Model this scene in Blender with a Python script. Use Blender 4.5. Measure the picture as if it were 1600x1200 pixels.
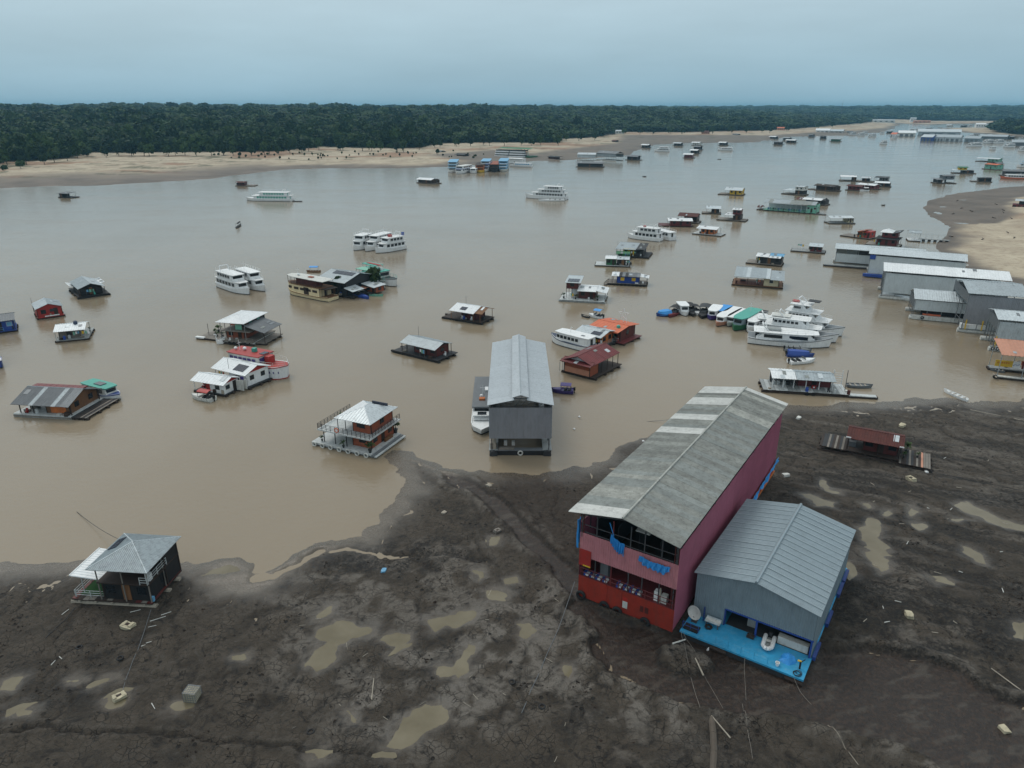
import bpy, math, random
import numpy as np
from mathutils import Vector, Matrix
R = math.radians
for o in list(bpy.data.objects):
    bpy.data.objects.remove(o)
scene = bpy.context.scene
COL = scene.collection
random.seed(7)

# ------------------------------------------------------------------ camera
CAM_H, FPX, HORIZON = 50.0, 1110.0, 168.0
PITCH = math.atan((600 - HORIZON) / FPX)
cd = bpy.data.cameras.new('camera')
cd.sensor_width = 36
cd.lens = 36 * FPX / 1600
cd.clip_start = 0.5
cd.clip_end = 60000
cam = bpy.data.objects.new('camera', cd)
cam.location = (0, 0, CAM_H)
cam.rotation_euler = (R(90) - PITCH, 0, 0)
COL.objects.link(cam)
scene.camera = cam

# ------------------------------------------------------------------ sky and sun
SUN_EL, SUN_AZ = R(56), R(-38)          # azimuth measured from +Y towards +X
w = bpy.data.worlds.new('World')
scene.world = w
w.use_nodes = True
nt = w.node_tree
nt.nodes.clear()
out = nt.nodes.new('ShaderNodeOutputWorld')
sky = nt.nodes.new('ShaderNodeTexSky')
sky.sky_type = 'NISHITA'
sky.sun_disc = False
sky.sun_elevation = SUN_EL
sky.sun_rotation = SUN_AZ
sky.air_density = 1.5
sky.dust_density = 4
sky.ozone_density = 3
b1 = nt.nodes.new('ShaderNodeBackground')
b1.inputs[1].default_value = 0.06
nt.links.new(sky.outputs[0], b1.inputs[0])
tc = nt.nodes.new('ShaderNodeTexCoord')
sx = nt.nodes.new('ShaderNodeSeparateXYZ')
nt.links.new(tc.outputs['Generated'], sx.inputs[0])
cr = nt.nodes.new('ShaderNodeValToRGB')
els = cr.color_ramp.elements
els[0].position = 0.0
els[0].color = (0.320, 0.510, 0.625, 1)
els[1].position = 1.0
els[1].color = (0.98, 1.02, 1.02, 1)
for p, c in ((0.05, (0.375, 0.555, 0.660, 1)), (0.15, (0.520, 0.670, 0.755, 1)), (0.45, (0.77, 0.86, 0.90, 1))):
    e = els.new(p)
    e.color = c
nt.links.new(sx.outputs[2], cr.inputs[0])
# soft cloud veil: stretched noise on a flat cloud deck
mp = nt.nodes.new('ShaderNodeVectorMath')
mp.operation = 'MULTIPLY'
mp.inputs[1].default_value = (1.6, 1.6, 9.0)
nt.links.new(tc.outputs['Generated'], mp.inputs[0])
nz = nt.nodes.new('ShaderNodeTexNoise')
nz.inputs['Scale'].default_value = 1.7
nz.inputs['Detail'].default_value = 6
nz.inputs['Roughness'].default_value = 0.55
nt.links.new(mp.outputs[0], nz.inputs[0])
mr = nt.nodes.new('ShaderNodeMapRange')
mr.inputs[1].default_value = 0.32
mr.inputs[2].default_value = 0.72
mr.inputs[3].default_value = 0.94
mr.inputs[4].default_value = 1.08
nt.links.new(nz.outputs[0], mr.inputs[0])
ml = nt.nodes.new('ShaderNodeVectorMath')
ml.operation = 'SCALE'
nt.links.new(cr.outputs[0], ml.inputs[0])
nt.links.new(mr.outputs[0], ml.inputs['Scale'])
b2 = nt.nodes.new('ShaderNodeBackground')
nt.links.new(ml.outputs[0], b2.inputs[0])
b2.inputs[1].default_value = 1.0
mx = nt.nodes.new('ShaderNodeMixShader')
mx.inputs[0].default_value = 0.86
nt.links.new(b1.outputs[0], mx.inputs[1])
nt.links.new(b2.outputs[0], mx.inputs[2])
nt.links.new(mx.outputs[0], out.inputs[0])

sl = bpy.data.lights.new('sun', 'SUN')
sl.energy = 1.2
sl.angle = R(25)
sl.color = (1.0, 0.96, 0.90)
sun = bpy.data.objects.new('sun', sl)
sd = Vector((math.sin(SUN_AZ) * math.cos(SUN_EL), math.cos(SUN_AZ) * math.cos(SUN_EL), math.sin(SUN_EL)))
sun.rotation_euler = sd.to_track_quat('Z', 'Y').to_euler()
COL.objects.link(sun)
vs = scene.view_settings
vs.view_transform = 'Standard'
vs.look = 'None'
vs.gamma = 1
vs.exposure = 0.08
vs.use_curve_mapping = False
scene.cycles.use_denoising = True
scene.cycles.max_bounces = 6
scene.cycles.volume_bounces = 0

# ------------------------------------------------------------------ survey helper: picture point -> point on the ground plane
def G(x, y, z=0.0):
    dx, dy = (x - 800) / FPX, -(y - 600) / FPX
    d = (dx, math.cos(PITCH) + dy * math.sin(PITCH), -math.sin(PITCH) + dy * math.cos(PITCH))
    t = (z - CAM_H) / d[2]
    return Vector((d[0] * t, d[1] * t, z))

# ------------------------------------------------------------------ materials
MATS = {}
def pm(name, c, rough=0.6, metal=0.0, var=0.14, scale=0.7, dirt=0.0, dirtc=(0.05, 0.045, 0.035), spec=0.4, bump=0.0):
    """painted / weathered surface with soft tonal variation and streaky dirt"""
    if name in MATS:
        return MATS[name]
    m = bpy.data.materials.new(name)
    m.use_nodes = True
    n = m.node_tree
    b = n.nodes['Principled BSDF']
    b.inputs['Roughness'].default_value = rough
    b.inputs['Metallic'].default_value = metal
    b.inputs['Specular IOR Level'].default_value = spec
    g = n.nodes.new('ShaderNodeNewGeometry')
    t = n.nodes.new('ShaderNodeTexNoise')
    t.inputs['Scale'].default_value = scale
    t.inputs['Detail'].default_value = 5
    t.inputs['Roughness'].default_value = 0.65
    n.links.new(g.outputs['Position'], t.inputs['Vector'])
    oi = n.nodes.new('ShaderNodeObjectInfo')
    r = n.nodes.new('ShaderNodeMapRange')
    r.inputs[1].default_value = 0.25
    r.inputs[2].default_value = 0.75
    r.inputs[3].default_value = 1 - var
    r.inputs[4].default_value = 1 + var
    n.links.new(t.outputs[0], r.inputs[0])
    r2 = n.nodes.new('ShaderNodeMapRange')
    r2.inputs[3].default_value = 1 - var * 0.5
    r2.inputs[4].default_value = 1 + var * 0.5
    n.links.new(oi.outputs['Random'], r2.inputs[0])
    mu = n.nodes.new('ShaderNodeMath')
    mu.operation = 'MULTIPLY'
    n.links.new(r.outputs[0], mu.inputs[0])
    n.links.new(r2.outputs[0], mu.inputs[1])
    s = n.nodes.new('ShaderNodeVectorMath')
    s.operation = 'SCALE'
    s.inputs[0].default_value = c[:3]
    n.links.new(mu.outputs[0], s.inputs['Scale'])
    last = s.outputs[0]
    if dirt > 0:
        v = n.nodes.new('ShaderNodeVectorMath')
        v.operation = 'MULTIPLY'
        v.inputs[1].default_value = (2.2, 2.2, 0.5)
        n.links.new(g.outputs['Position'], v.inputs[0])
        t2 = n.nodes.new('ShaderNodeTexNoise')
        t2.inputs['Scale'].default_value = 1.1
        t2.inputs['Detail'].default_value = 6
        t2.inputs['Roughness'].default_value = 0.7
        n.links.new(v.outputs[0], t2.inputs['Vector'])
        r3 = n.nodes.new('ShaderNodeMapRange')
        r3.inputs[1].default_value = 0.48
        r3.inputs[2].default_value = 0.75
        r3.inputs[4].default_value = dirt
        n.links.new(t2.outputs[0], r3.inputs[0])
        mix = n.nodes.new('ShaderNodeMix')
        mix.data_type = 'RGBA'
        mix.inputs['B'].default_value = (*dirtc, 1)
        n.links.new(r3.outputs[0], mix.inputs['Factor'])
        n.links.new(last, mix.inputs['A'])
        last = mix.outputs['Result']
    n.links.new(last, b.inputs['Base Color'])
    if bump:
        t3 = n.nodes.new('ShaderNodeTexNoise')
        t3.inputs['Scale'].default_value = 6
        t3.inputs['Detail'].default_value = 4
        n.links.new(g.outputs['Position'], t3.inputs['Vector'])
        bu = n.nodes.new('ShaderNodeBump')
        bu.inputs['Strength'].default_value = bump
        bu.inputs['Distance'].default_value = 0.05
        n.links.new(t3.outputs[0], bu.inputs['Height'])
        n.links.new(bu.outputs[0], b.inputs['Normal'])
    MATS[name] = m
    return m

P = {}
def defmats():
    d = dict(
        white=((0.68, 0.70, 0.70), .45, .06), offwhite=((0.52, 0.53, 0.50), .55, .15), cream=((0.62, 0.52, 0.32), .55, .1),
        yellow=((0.62, 0.40, 0.03), .55, .15), palewall=((0.50, 0.45, 0.30), .6, .15), orange=((0.45, 0.13, 0.03), .6, .2),
        coral=((0.52, 0.13, 0.06), .6, .12), red=((0.32, 0.025, 0.02), .5, .15), darkred=((0.085, 0.017, 0.014), .6, .25),
        maroon=((0.13, 0.022, 0.024), .55, .2), brick=((0.26, 0.068, 0.030), .7, .2), wood=((0.16, 0.075, 0.032), .7, .3),
        darkwood=((0.032, 0.021, 0.016), .75, .3), black=((0.012, 0.012, 0.013), .7, .3), charcoal=((0.026, 0.028, 0.031), .7, .2),
        greywood=((0.17, 0.155, 0.135), .8, .25), palewood=((0.30, 0.27, 0.22), .8, .2), deckgrey=((0.24, 0.26, 0.26), .7, .18),
        deckwhite=((0.44, 0.47, 0.47), .6, .14), galv=((0.30, 0.345, 0.365), .38, .14), galvlight=((0.45, 0.50, 0.52), .38, .12),
        galvdark=((0.15, 0.165, 0.175), .45, .16), whiteroof=((0.64, 0.67, 0.68), .5, .08), slate=((0.12, 0.132, 0.142), .6, .15), frontgrey=((0.235, 0.245, 0.262), .55, .07),
        fibre=((0.215, 0.235, 0.225), .75, .22), pale_sheet=((0.50, 0.51, 0.49), .6, .12), rust=((0.066, 0.014, 0.011), .75, .35),
        blue=((0.02, 0.06, 0.27), .5, .15), deepblue=((0.02, 0.05, 0.20), .5, .2), sky_tarp=((0.03, 0.25, 0.60), .5, .12),
        deckblue=((0.03, 0.28, 0.50), .5, .22), teal=((0.05, 0.30, 0.24), .5, .12), green=((0.02, 0.12, 0.05), .6, .2),
        mint=((0.16, 0.40, 0.30), .5, .12), bluegrey=((0.195, 0.25, 0.28), .5, .12), purple=((0.05, 0.035, 0.16), .45, .2),
        pinkwall=((0.42, 0.17, 0.19), .6, .14), magenta=((0.30, 0.090, 0.138), .6, .12), cladding=((0.50, 0.55, 0.565), .5, .06), galvroof=((0.42, 0.46, 0.485), .45, .05), blueroof=((0.215, 0.27, 0.30), .42, .06), seam=((0.30, 0.36, 0.39), .45, .1), hullred=((0.27, 0.028, 0.016), .55, .2),
        salmon=((0.42, 0.20, 0.13), .6, .12), glass=((0.012, 0.016, 0.020), .12, .1), rope=((0.28, 0.25, 0.20), .9, .2),
        foam=((0.42, 0.38, 0.27), .9, .25), pot=((0.03, 0.035, 0.035), .6, .2), leaf=((0.045, 0.085, 0.022), .7, .35),
        steel=((0.06, 0.06, 0.065), .5, .2), rubber=((0.014, 0.014, 0.015), .85, .2), lightblue=((0.12, 0.32, 0.50), .5, .12),
        turf=((0.02, 0.075, 0.015), .9, .2), solar=((0.012, 0.018, 0.035), .15, .1), stripe=((0.035, 0.05, 0.09), .5, .1))
    for k, (c, r, v) in d.items():
        P[k] = dict(c=c, r=r, v=v)
defmats()
DIRTY = dict(cladding=.2, galvroof=.28, blueroof=.25, frontgrey=.25, whiteroof=.32, galv=.5, galvlight=.45, galvdark=.3, fibre=.55, pale_sheet=.4, rust=.4, deckwhite=.5, deckgrey=.5, offwhite=.5,
             white=.28, cream=.25, deckblue=.5, hullred=.35, pinkwall=.25, magenta=.12, red=.3, palewall=.3, wood=.45, brick=.4, bluegrey=.25,
             maroon=.35, coral=.3, foam=.5, blue=.25, greywood=.4, palewood=.5, slate=.3)
def mat(k):
    q = P[k]
    dc = (0.05, 0.045, 0.038)
    if k == 'rust':
        dc = (0.13, 0.045, 0.02)
    if k == 'deckblue':
        dc = (0.16, 0.33, 0.42)
    return pm(k, q['c'], q['r'], 0.15 if k.startswith('galv') else 0.0, q['v'], 0.8, DIRTY.get(k, 0.2), dc, bump=0.12)

# ------------------------------------------------------------------ mesh helpers
class MB:
    def __init__(s):
        s.v, s.f = [], []
    def add(s, v, f):
        n = len(s.v)
        s.v += [tuple(a) for a in v]
        s.f += [tuple(i + n for i in q) for q in f]
        return s
    def box(s, x0, x1, y0, y1, z0, z1):
        return s.add([(x0, y0, z0), (x1, y0, z0), (x1, y1, z0), (x0, y1, z0), (x0, y0, z1), (x1, y0, z1), (x1, y1, z1), (x0, y1, z1)],
                     [(0, 3, 2, 1), (4, 5, 6, 7), (0, 1, 5, 4), (1, 2, 6, 5), (2, 3, 7, 6), (3, 0, 4, 7)])
    def tube(s, p, q, r, n=6, r2=None):
        p, q = Vector(p), Vector(q)
        d = (q - p).normalized()
        a = d.orthogonal().normalized()
        b = d.cross(a)
        r2 = r if r2 is None else r2
        v = []
        for c, rr in ((p, r), (q, r2)):
            for i in range(n):
                t = 2 * math.pi * i / n
                v.append(c + a * math.cos(t) * rr + b * math.sin(t) * rr)
        f = [(i, (i + 1) % n, n + (i + 1) % n, n + i) for i in range(n)]
        f += [tuple(range(n - 1, -1, -1)), tuple(range(n, 2 * n))]
        return s.add(v, f)
    def path(s, pts, r, n=5):
        for a, b in zip(pts, pts[1:]):
            s.tube(a, b, r, n)
        return s
    def prism(s, poly, z0, z1):
        n = len(poly)
        v = [(x, y, z0) for x, y in poly] + [(x, y, z1) for x, y in poly]
        return s.add(v, [tuple(range(n - 1, -1, -1)), tuple(range(n, 2 * n))] + [(i, (i + 1) % n, n + (i + 1) % n, n + i) for i in range(n)])
    def loft(s, lo, hi):
        n = len(lo)
        return s.add(list(lo) + list(hi), [tuple(range(n - 1, -1, -1)), tuple(range(n, 2 * n))] + [(i, (i + 1) % n, n + (i + 1) % n, n + i) for i in range(n)])
    def lathe(s, prof, cx=0, cy=0, cz=0, n=10):
        v, f = [], []
        for r, z in prof:
            for i in range(n):
                t = 2 * math.pi * i / n
                v.append((cx + r * math.cos(t), cy + r * math.sin(t), cz + z))
        for k in range(len(prof) - 1):
            f += [(k * n + i, k * n + (i + 1) % n, (k + 1) * n + (i + 1) % n, (k + 1) * n + i) for i in range(n)]
        f += [tuple(range(n - 1, -1, -1)), tuple(range((len(prof) - 1) * n, len(prof) * n))]
        return s.add(v, f)
    def torus(s, c, R0, r, ax='y', n=12, m=6):
        v, f = [], []
        for i in range(n):
            t = 2 * math.pi * i / n
            for j in range(m):
                q = 2 * math.pi * j / m
                a, b, h = (R0 + r * math.cos(q)) * math.cos(t), (R0 + r * math.cos(q)) * math.sin(t), r * math.sin(q)
                v.append((c[0] + a, c[1] + h, c[2] + b) if ax == 'y' else (c[0] + h, c[1] + a, c[2] + b) if ax == 'x' else (c[0] + a, c[1] + b, c[2] + h))
        for i in range(n):
            for j in range(m):
                f.append((i * m + j, ((i + 1) % n) * m + j, ((i + 1) % n) * m + (j + 1) % m, i * m + (j + 1) % m))
        return s.add(v, f)
    def mesh(s, name, m):
        me = bpy.data.meshes.new(name)
        me.from_pydata(s.v, [], s.f)
        if m is not None:
            me.materials.append(m)
        return me

def link(name, data, parent=None, loc=(0, 0, 0), rz=0.0, scl=None):
    o = bpy.data.objects.new(name, data)
    COL.objects.link(o)
    if parent is not None:
        o.parent = parent
    o.location = loc
    if rz:
        o.rotation_euler = (0, 0, rz)
    if scl is not None:
        o.scale = scl
    return o
def mk(name, mb, m, parent=None, loc=(0, 0, 0), rz=0.0):
    return link(name, mb.mesh(name, mat(m) if isinstance(m, str) else m), parent, loc, rz)
UC = {}
def ub(name, m, parent, x0, x1, y0, y1, z0, z1, rz=0.0):
    """one box piece; boxes of one material share their mesh"""
    if m not in UC:
        UC[m] = MB().box(-.5, .5, -.5, .5, -.5, .5).mesh('box_' + m, mat(m))
    return link(name, UC[m], parent, ((x0 + x1) / 2, (y0 + y1) / 2, (z0 + z1) / 2), rz, (abs(x1 - x0), abs(y1 - y0), abs(z1 - z0)))
def tag(o, label, cat, group=None, kind=None):
    o['label'] = label
    o['category'] = cat
    if group:
        o['group'] = group
    if kind:
        o['kind'] = kind
    return o
def thing(name, label, cat, loc, rz=0.0, group=None):
    return tag(link(name, None, None, loc, rz), label, cat, group)

# ------------------------------------------------------------------ numpy noise and outlines
def vnoise(x, y, seed=0):
    xi, yi = np.floor(x).astype(np.int64), np.floor(y).astype(np.int64)
    fx, fy = x - xi, y - yi
    fx, fy = fx * fx * (3 - 2 * fx), fy * fy * (3 - 2 * fy)
    def h(a, b):
        n = (a * 374761393 + b * 668265263 + seed * 1442695041) & 0xffffffff
        n = ((n ^ (n >> 13)) * 1274126177) & 0xffffffff
        return ((n ^ (n >> 16)) & 0xffff) / 65535.0
    return (h(xi, yi) * (1 - fx) + h(xi + 1, yi) * fx) * (1 - fy) + (h(xi, yi + 1) * (1 - fx) + h(xi + 1, yi + 1) * fx) * fy
def fbm(x, y, oct=4, seed=0):
    s, a, t = 0, 0.5, 0
    for k in range(oct):
        s = s + a * vnoise(x, y, seed + k * 17)
        t += a
        x, y, a = x * 2.03 + 11.3, y * 2.03 + 5.7, a * 0.5
    return s / t
def sdf(px, py, poly):
    """signed distance to a closed outline, positive inside"""
    d = np.full(px.shape, 1e18)
    inside = np.zeros(px.shape, bool)
    n = len(poly)
    for i in range(n):
        ax, ay = poly[i][0], poly[i][1]
        bx, by = poly[(i + 1) % n][0], poly[(i + 1) % n][1]
        ex, ey = bx - ax, by - ay
        wx, wy = px - ax, py - ay
        t = np.clip((wx * ex + wy * ey) / (ex * ex + ey * ey + 1e-12), 0, 1)
        d = np.minimum(d, (wx - t * ex) ** 2 + (wy - t * ey) ** 2)
        c = ((ay <= py) & (by > py)) | ((by <= py) & (ay > py))
        with np.errstate(divide='ignore', invalid='ignore'):
            xx = ax + (py - ay) / (by - ay + (1e-12 if by == ay else 0)) * ex
        inside ^= c & (px < xx)
    d = np.sqrt(d)
    return np.where(inside, d, -d)
def sstep(a, b, x):
    t = np.clip((x - a) / (b - a), 0, 1)
    return t * t * (3 - 2 * t)
def grid_mesh(name, X, Y, Z, masks, material):
    ny, nx = X.shape
    me = bpy.data.meshes.new(name)
    me.vertices.add(nx * ny)
    me.vertices.foreach_set('co', np.stack([X, Y, Z], -1).astype(np.float32).ravel())
    idx = np.arange(nx * ny).reshape(ny, nx)
    q = np.stack([idx[:-1, :-1], idx[:-1, 1:], idx[1:, 1:], idx[1:, :-1]], -1).reshape(-1, 4)
    me.loops.add(q.size)
    me.loops.foreach_set('vertex_index', q.ravel().astype(np.int32))
    me.polygons.add(len(q))
    me.polygons.foreach_set('loop_start', np.arange(0, q.size, 4).astype(np.int32))
    me.polygons.foreach_set('loop_total', np.full(len(q), 4, np.int32))
    me.polygons.foreach_set('use_smooth', np.ones(len(q), bool))
    at = me.attributes.new('masks', 'FLOAT_COLOR', 'POINT')
    at.data.foreach_set('color', np.stack(masks, -1).astype(np.float32).ravel())
    me.update()
    me.validate()
    me.materials.append(material)
    o = link(name, me)
    o['kind'] = 'structure'
    return o

class NT:
    """small node helper"""
    def __init__(s, name):
        s.m = bpy.data.materials.new(name)
        s.m.use_nodes = True
        s.t = s.m.node_tree
        s.b = s.t.nodes['Principled BSDF']
        s.pos = s.t.nodes.new('ShaderNodeNewGeometry').outputs['Position']
    def ln(s, a, b):
        s.t.links.new(a, b)
    def noise(s, scale, detail=5, rough=.6, vec=None, dist=0.0):
        n = s.t.nodes.new('ShaderNodeTexNoise')
        n.inputs['Scale'].default_value = scale
        n.inputs['Detail'].default_value = detail
        n.inputs['Roughness'].default_value = rough
        n.inputs['Distortion'].default_value = dist
        s.ln(vec or s.pos, n.inputs['Vector'])
        return n.outputs[0]
    def rng(s, x, a, b, c=0.0, d=1.0):
        n = s.t.nodes.new('ShaderNodeMapRange')
        n.inputs[1].default_value, n.inputs[2].default_value, n.inputs[3].default_value, n.inputs[4].default_value = a, b, c, d
        s.ln(x, n.inputs[0])
        return n.outputs[0]
    def mix(s, f, a, b):
        n = s.t.nodes.new('ShaderNodeMix')
        n.data_type = 'RGBA'
        for k, x in (('Factor', f), ('A', a), ('B', b)):
            if isinstance(x, (tuple, list)):
                n.inputs[k].default_value = (*x, 1)
            elif isinstance(x, float):
                n.inputs[k].default_value = x
            else:
                s.ln(x, n.inputs[k])
        return n.outputs['Result']
    def math(s, op, a, b=0.0):
        n = s.t.nodes.new('ShaderNodeMath')
        n.operation = op
        for i, x in enumerate((a, b)):
            if isinstance(x, (int, float)):
                n.inputs[i].default_value = x
            else:
                s.ln(x, n.inputs[i])
        return n.outputs[0]
    def masks(s):
        a = s.t.nodes.new('ShaderNodeAttribute')
        a.attribute_name = 'masks'
        sp = s.t.nodes.new('ShaderNodeSeparateColor')
        s.ln(a.outputs['Color'], sp.inputs[0])
        return sp.outputs[0], sp.outputs[1], sp.outputs[2], a.outputs['Alpha']
    def bump(s, h, strength, dist):
        n = s.t.nodes.new('ShaderNodeBump')
        n.inputs['Strength'].default_value = strength
        n.inputs['Distance'].default_value = dist
        s.ln(h, n.inputs['Height'])
        s.ln(n.outputs[0], s.b.inputs['Normal'])

# ------------------------------------------------------------------ river
def stretch(k, v):
    n = k.t.nodes.new('ShaderNodeVectorMath')
    n.operation = 'MULTIPLY'
    n.inputs[1].default_value = v
    k.ln(k.pos, n.inputs[0])
    return n.outputs[0]
k = NT('river_water')
big = k.noise(0.012, 4, .55, stretch(k, (1.0, 0.6, 1.0)))
k.ln(k.mix(k.rng(big, .35, .68), (0.192, 0.155, 0.106), (0.236, 0.196, 0.142)), k.b.inputs['Base Color'])
k.b.inputs['IOR'].default_value = 1.333
k.b.inputs['Specular IOR Level'].default_value = 0.68
wind = k.noise(0.02, 3, .6, stretch(k, (1.0, 2.6, 1.0)))
k.ln(k.rng(wind, .35, .65, .04, .16), k.b.inputs['Roughness'])
rip = k.noise(0.9, 4, .6, stretch(k, (1.0, 1.5, 1.0)), 0.4)
rip2 = k.noise(0.16, 3, .5)
k.bump(k.math('ADD', rip, k.math('MULTIPLY', rip2, 1.6)), 0.20, 0.25)
WATER = k.m
river = mk('river', MB().add([(-9000, -300, 0), (9000, -300, 0), (9000, 14000, 0), (-9000, 14000, 0)], [(0, 1, 2, 3)]), WATER)
river['kind'] = 'structure'

k = NT('puddle_water')
k.ln(k.mix(k.rng(k.noise(0.25, 4), .35, .65), (0.115, 0.098, 0.062), (0.158, 0.138, 0.094)), k.b.inputs['Base Color'])
k.b.inputs['Roughness'].default_value = 0.08
k.b.inputs['IOR'].default_value = 1.333
PUDDLE = k.m

# ------------------------------------------------------------------ near mud flat
def tr(pts, ox, oy, s):
    return [(ox + x / s, oy + y / s) for x, y in pts]
PUD = []
for pts in ([(210, 650), (245, 610), (290, 590), (295, 620), (250, 650)],
            [(180, 810), (210, 765), (270, 720), (215, 715), (230, 680), (290, 655), (345, 655), (450, 680), (450, 705), (340, 725), (300, 745), (310, 795), (250, 830), (215, 842)],
            [(470, 720), (530, 690), (580, 700), (580, 730), (520, 765), (500, 740)],
            [(640, 650), (690, 640), (810, 610), (830, 620), (760, 665), (700, 680), (670, 698), (645, 680)],
            [(670, 825), (730, 825), (770, 780), (800, 735), (825, 745), (800, 800), (790, 840), (750, 880), (745, 850), (690, 870)],
            [(470, 1140), (500, 1080), (560, 1010), (640, 965), (700, 960), (710, 1000), (680, 1050), (600, 1100), (520, 1150), (490, 1160)],
            [(980, 670), (1020, 665), (1050, 695), (1020, 720), (985, 705)], [(1145, 810), (1180, 815), (1190, 840), (1165, 855), (1145, 835)],
            [(860, 540), (910, 530), (955, 545), (950, 565), (870, 575)], [(820, 460), (850, 455), (855, 490), (830, 500)],
            [(875, 335), (915, 335), (910, 365), (880, 365)], [(205, 1160), (260, 1135), (265, 1170), (220, 1190)],
            [(335, 990), (350, 990), (380, 1030), (350, 1030)], [(920, 495), (970, 490), (985, 510), (930, 515)]):
    PUD.append(tr(pts, 400, 700, 2.4))
for pts in ([(10, 800), (60, 770), (120, 770), (110, 800), (60, 835), (15, 835)], [(330, 780), (390, 765), (395, 790), (345, 805)],
            [(430, 805), (500, 785), (570, 775), (560, 790), (480, 815), (435, 822)], [(500, 880), (560, 845), (605, 850), (600, 880), (560, 905), (510, 910)],
            [(800, 920), (850, 880), (900, 885), (890, 920), (830, 940)], [(1090, 675), (1150, 668), (1170, 685), (1110, 695)],
            [(950, 290), (1000, 265), (1080, 242), (1115, 250), (1110, 275), (1000, 290)], [(50, 930), (110, 900), (160, 920), (140, 960), (70, 960)]):
    PUD.append(tr(pts, 0, 800, 3))
for pts in ([(575, 905), (610, 890), (630, 840), (660, 850), (690, 890), (695, 960), (740, 1040), (745, 1170), (700, 1190), (640, 1120), (600, 1000)],
            [(200, 690), (250, 685), (320, 720), (410, 745), (400, 770), (310, 765), (260, 730)], [(325, 620), (350, 605), (400, 650), (450, 685), (400, 685), (340, 650)],
            [(1160, 760), (1250, 740), (1340, 790), (1450, 850), (1600, 890), (1600, 920), (1500, 915), (1350, 860), (1240, 820)], [(880, 870), (940, 870), (990, 900), (960, 915)],
            [(880, 810), (905, 765), (930, 790), (960, 815), (900, 835)], [(720, 795), (760, 785), (765, 810), (730, 830)], [(600, 755), (640, 745), (655, 775), (620, 780)],
            [(1210, 1020), (1260, 1020), (1360, 1080), (1390, 1140), (1300, 1120), (1230, 1060)], [(1130, 840), (1200, 840), (1270, 855), (1150, 860)]):
    PUD.append(tr(pts, 1200, 600, 4))
for pts in ([(425, 125), (455, 110), (470, 170), (450, 185), (425, 165)], [(1315, 440), (1371, 430), (1371, 500), (1330, 490)], [(860, 190), (960, 195), (980, 215), (900, 220)]):
    PUD.append(tr(pts, 1200, 850, 3.4275))
def W2(pts, z=0.0):
    return [(G(x, y, z).x, G(x, y, z).y) for x, y in pts]
SHORE = W2([(-420, 905), (-150, 893), (0, 885), (60, 880), (150, 872), (230, 876), (290, 878), (350, 882), (385, 895), (392, 908), (420, 905), (425, 885), (455, 866), (500, 848),
            (560, 838), (595, 812), (615, 785), (630, 765), (628, 748), (612, 728), (600, 712), (612, 700), (640, 706), (690, 733), (740, 738), (800, 740), (862, 738), (905, 728), (945, 716),
            (985, 690), (1040, 672), (1120, 655), (1180, 645), (1215, 635), (1260, 634), (1320, 630), (1375, 628), (1420, 622), (1475, 621), (1520, 630), (1580, 628), (1640, 620), (1800, 622), (2100, 640)]) \
    + [(230, 20), (-140, 20)]
ST = 0.25
gx, gy = np.arange(-92, 130, ST), np.arange(34, 136, ST)
X, Y = np.meshgrid(gx, gy)
wx = X + (fbm(X * .35, Y * .35, 4, 3) - .5) * 3.0
wy = Y + (fbm(X * .35, Y * .35, 4, 9) - .5) * 3.0
ds = sdf(wx, wy, SHORE)
n1, n2, n3 = fbm(X * .12, Y * .12, 4, 1), fbm(X * .6, Y * .6, 4, 2), fbm(X * 2.2, Y * 2.2, 3, 4)
rough_zone = sstep(1.5, 9, ds)
Z = np.where(ds > 0, 0.02 + 0.30 * (1 - np.exp(-np.maximum(ds, 0) / 9)) + 0.006 * np.maximum(ds, 0), ds * 0.10)
Z = np.maximum(Z, -1.5)
Z += (n1 - .5) * 0.35 * rough_zone + (n2 - .5) * 0.36 * (0.14 + 0.78 * rough_zone) + (n3 - .5) * 0.13 * (0.05 + 0.95 * rough_zone)
# soft drainage ridges that fan out towards the water
ang = fbm(X * .05, Y * .05, 3, 31)
ridge = np.abs(fbm(X * .22 + ang * 3, Y * .10, 4, 33) - .5) * 2
Z -= 0.16 * (1 - sstep(0, .10, ridge)) * sstep(.5, 4, ds)
# wet brown gullies
CHAN = [W2([(690, 742), (735, 752), (790, 790), (835, 835), (868, 868), (905, 900), (905, 945), (880, 925), (862, 890), (815, 850), (778, 808), (745, 775), (700, 757)]),
        W2([(900, 930), (960, 975), (1060, 990), (1200, 1045), (1262, 1058), (1285, 1022), (1350, 1016), (1430, 1028), (1500, 1052), (1555, 1092), (1640, 1115), (1700, 1240), (1500, 1230),
            (1440, 1180), (1330, 1150), (1240, 1125), (1150, 1118), (1090, 1110), (1010, 1080), (955, 1055), (925, 1030), (922, 1010), (934, 1000), (915, 975), (888, 955)])]
ISL = W2([(1025, 1018), (1062, 1012), (1110, 1035), (1118, 1048), (1085, 1062), (1050, 1058), (1030, 1040)])
wx2 = X + (fbm(X * .8, Y * .8, 3, 13) - .5) * 1.1
wy2 = Y + (fbm(X * .8, Y * .8, 3, 19) - .5) * 1.1
chan = np.full(X.shape, -1e9)
for c in CHAN:
    chan = np.maximum(chan, sdf(wx2, wy2, c))
chan = np.minimum(chan, -sdf(wx2, wy2, ISL) + 0.0)
inch = sstep(-0.25, 0.25, chan)
flow = (fbm(X * .5 + Y * .2, Y * 1.6 - X * .5, 4, 41) - .5)
Z = Z * (1 - inch) + (0.055 + np.maximum(flow, -.1) * 0.20 + 0.05 * n2) * inch
Z += 0.32 * np.exp(-((chan + 0.75) / 0.65) ** 2) * (1 - inch)
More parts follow.
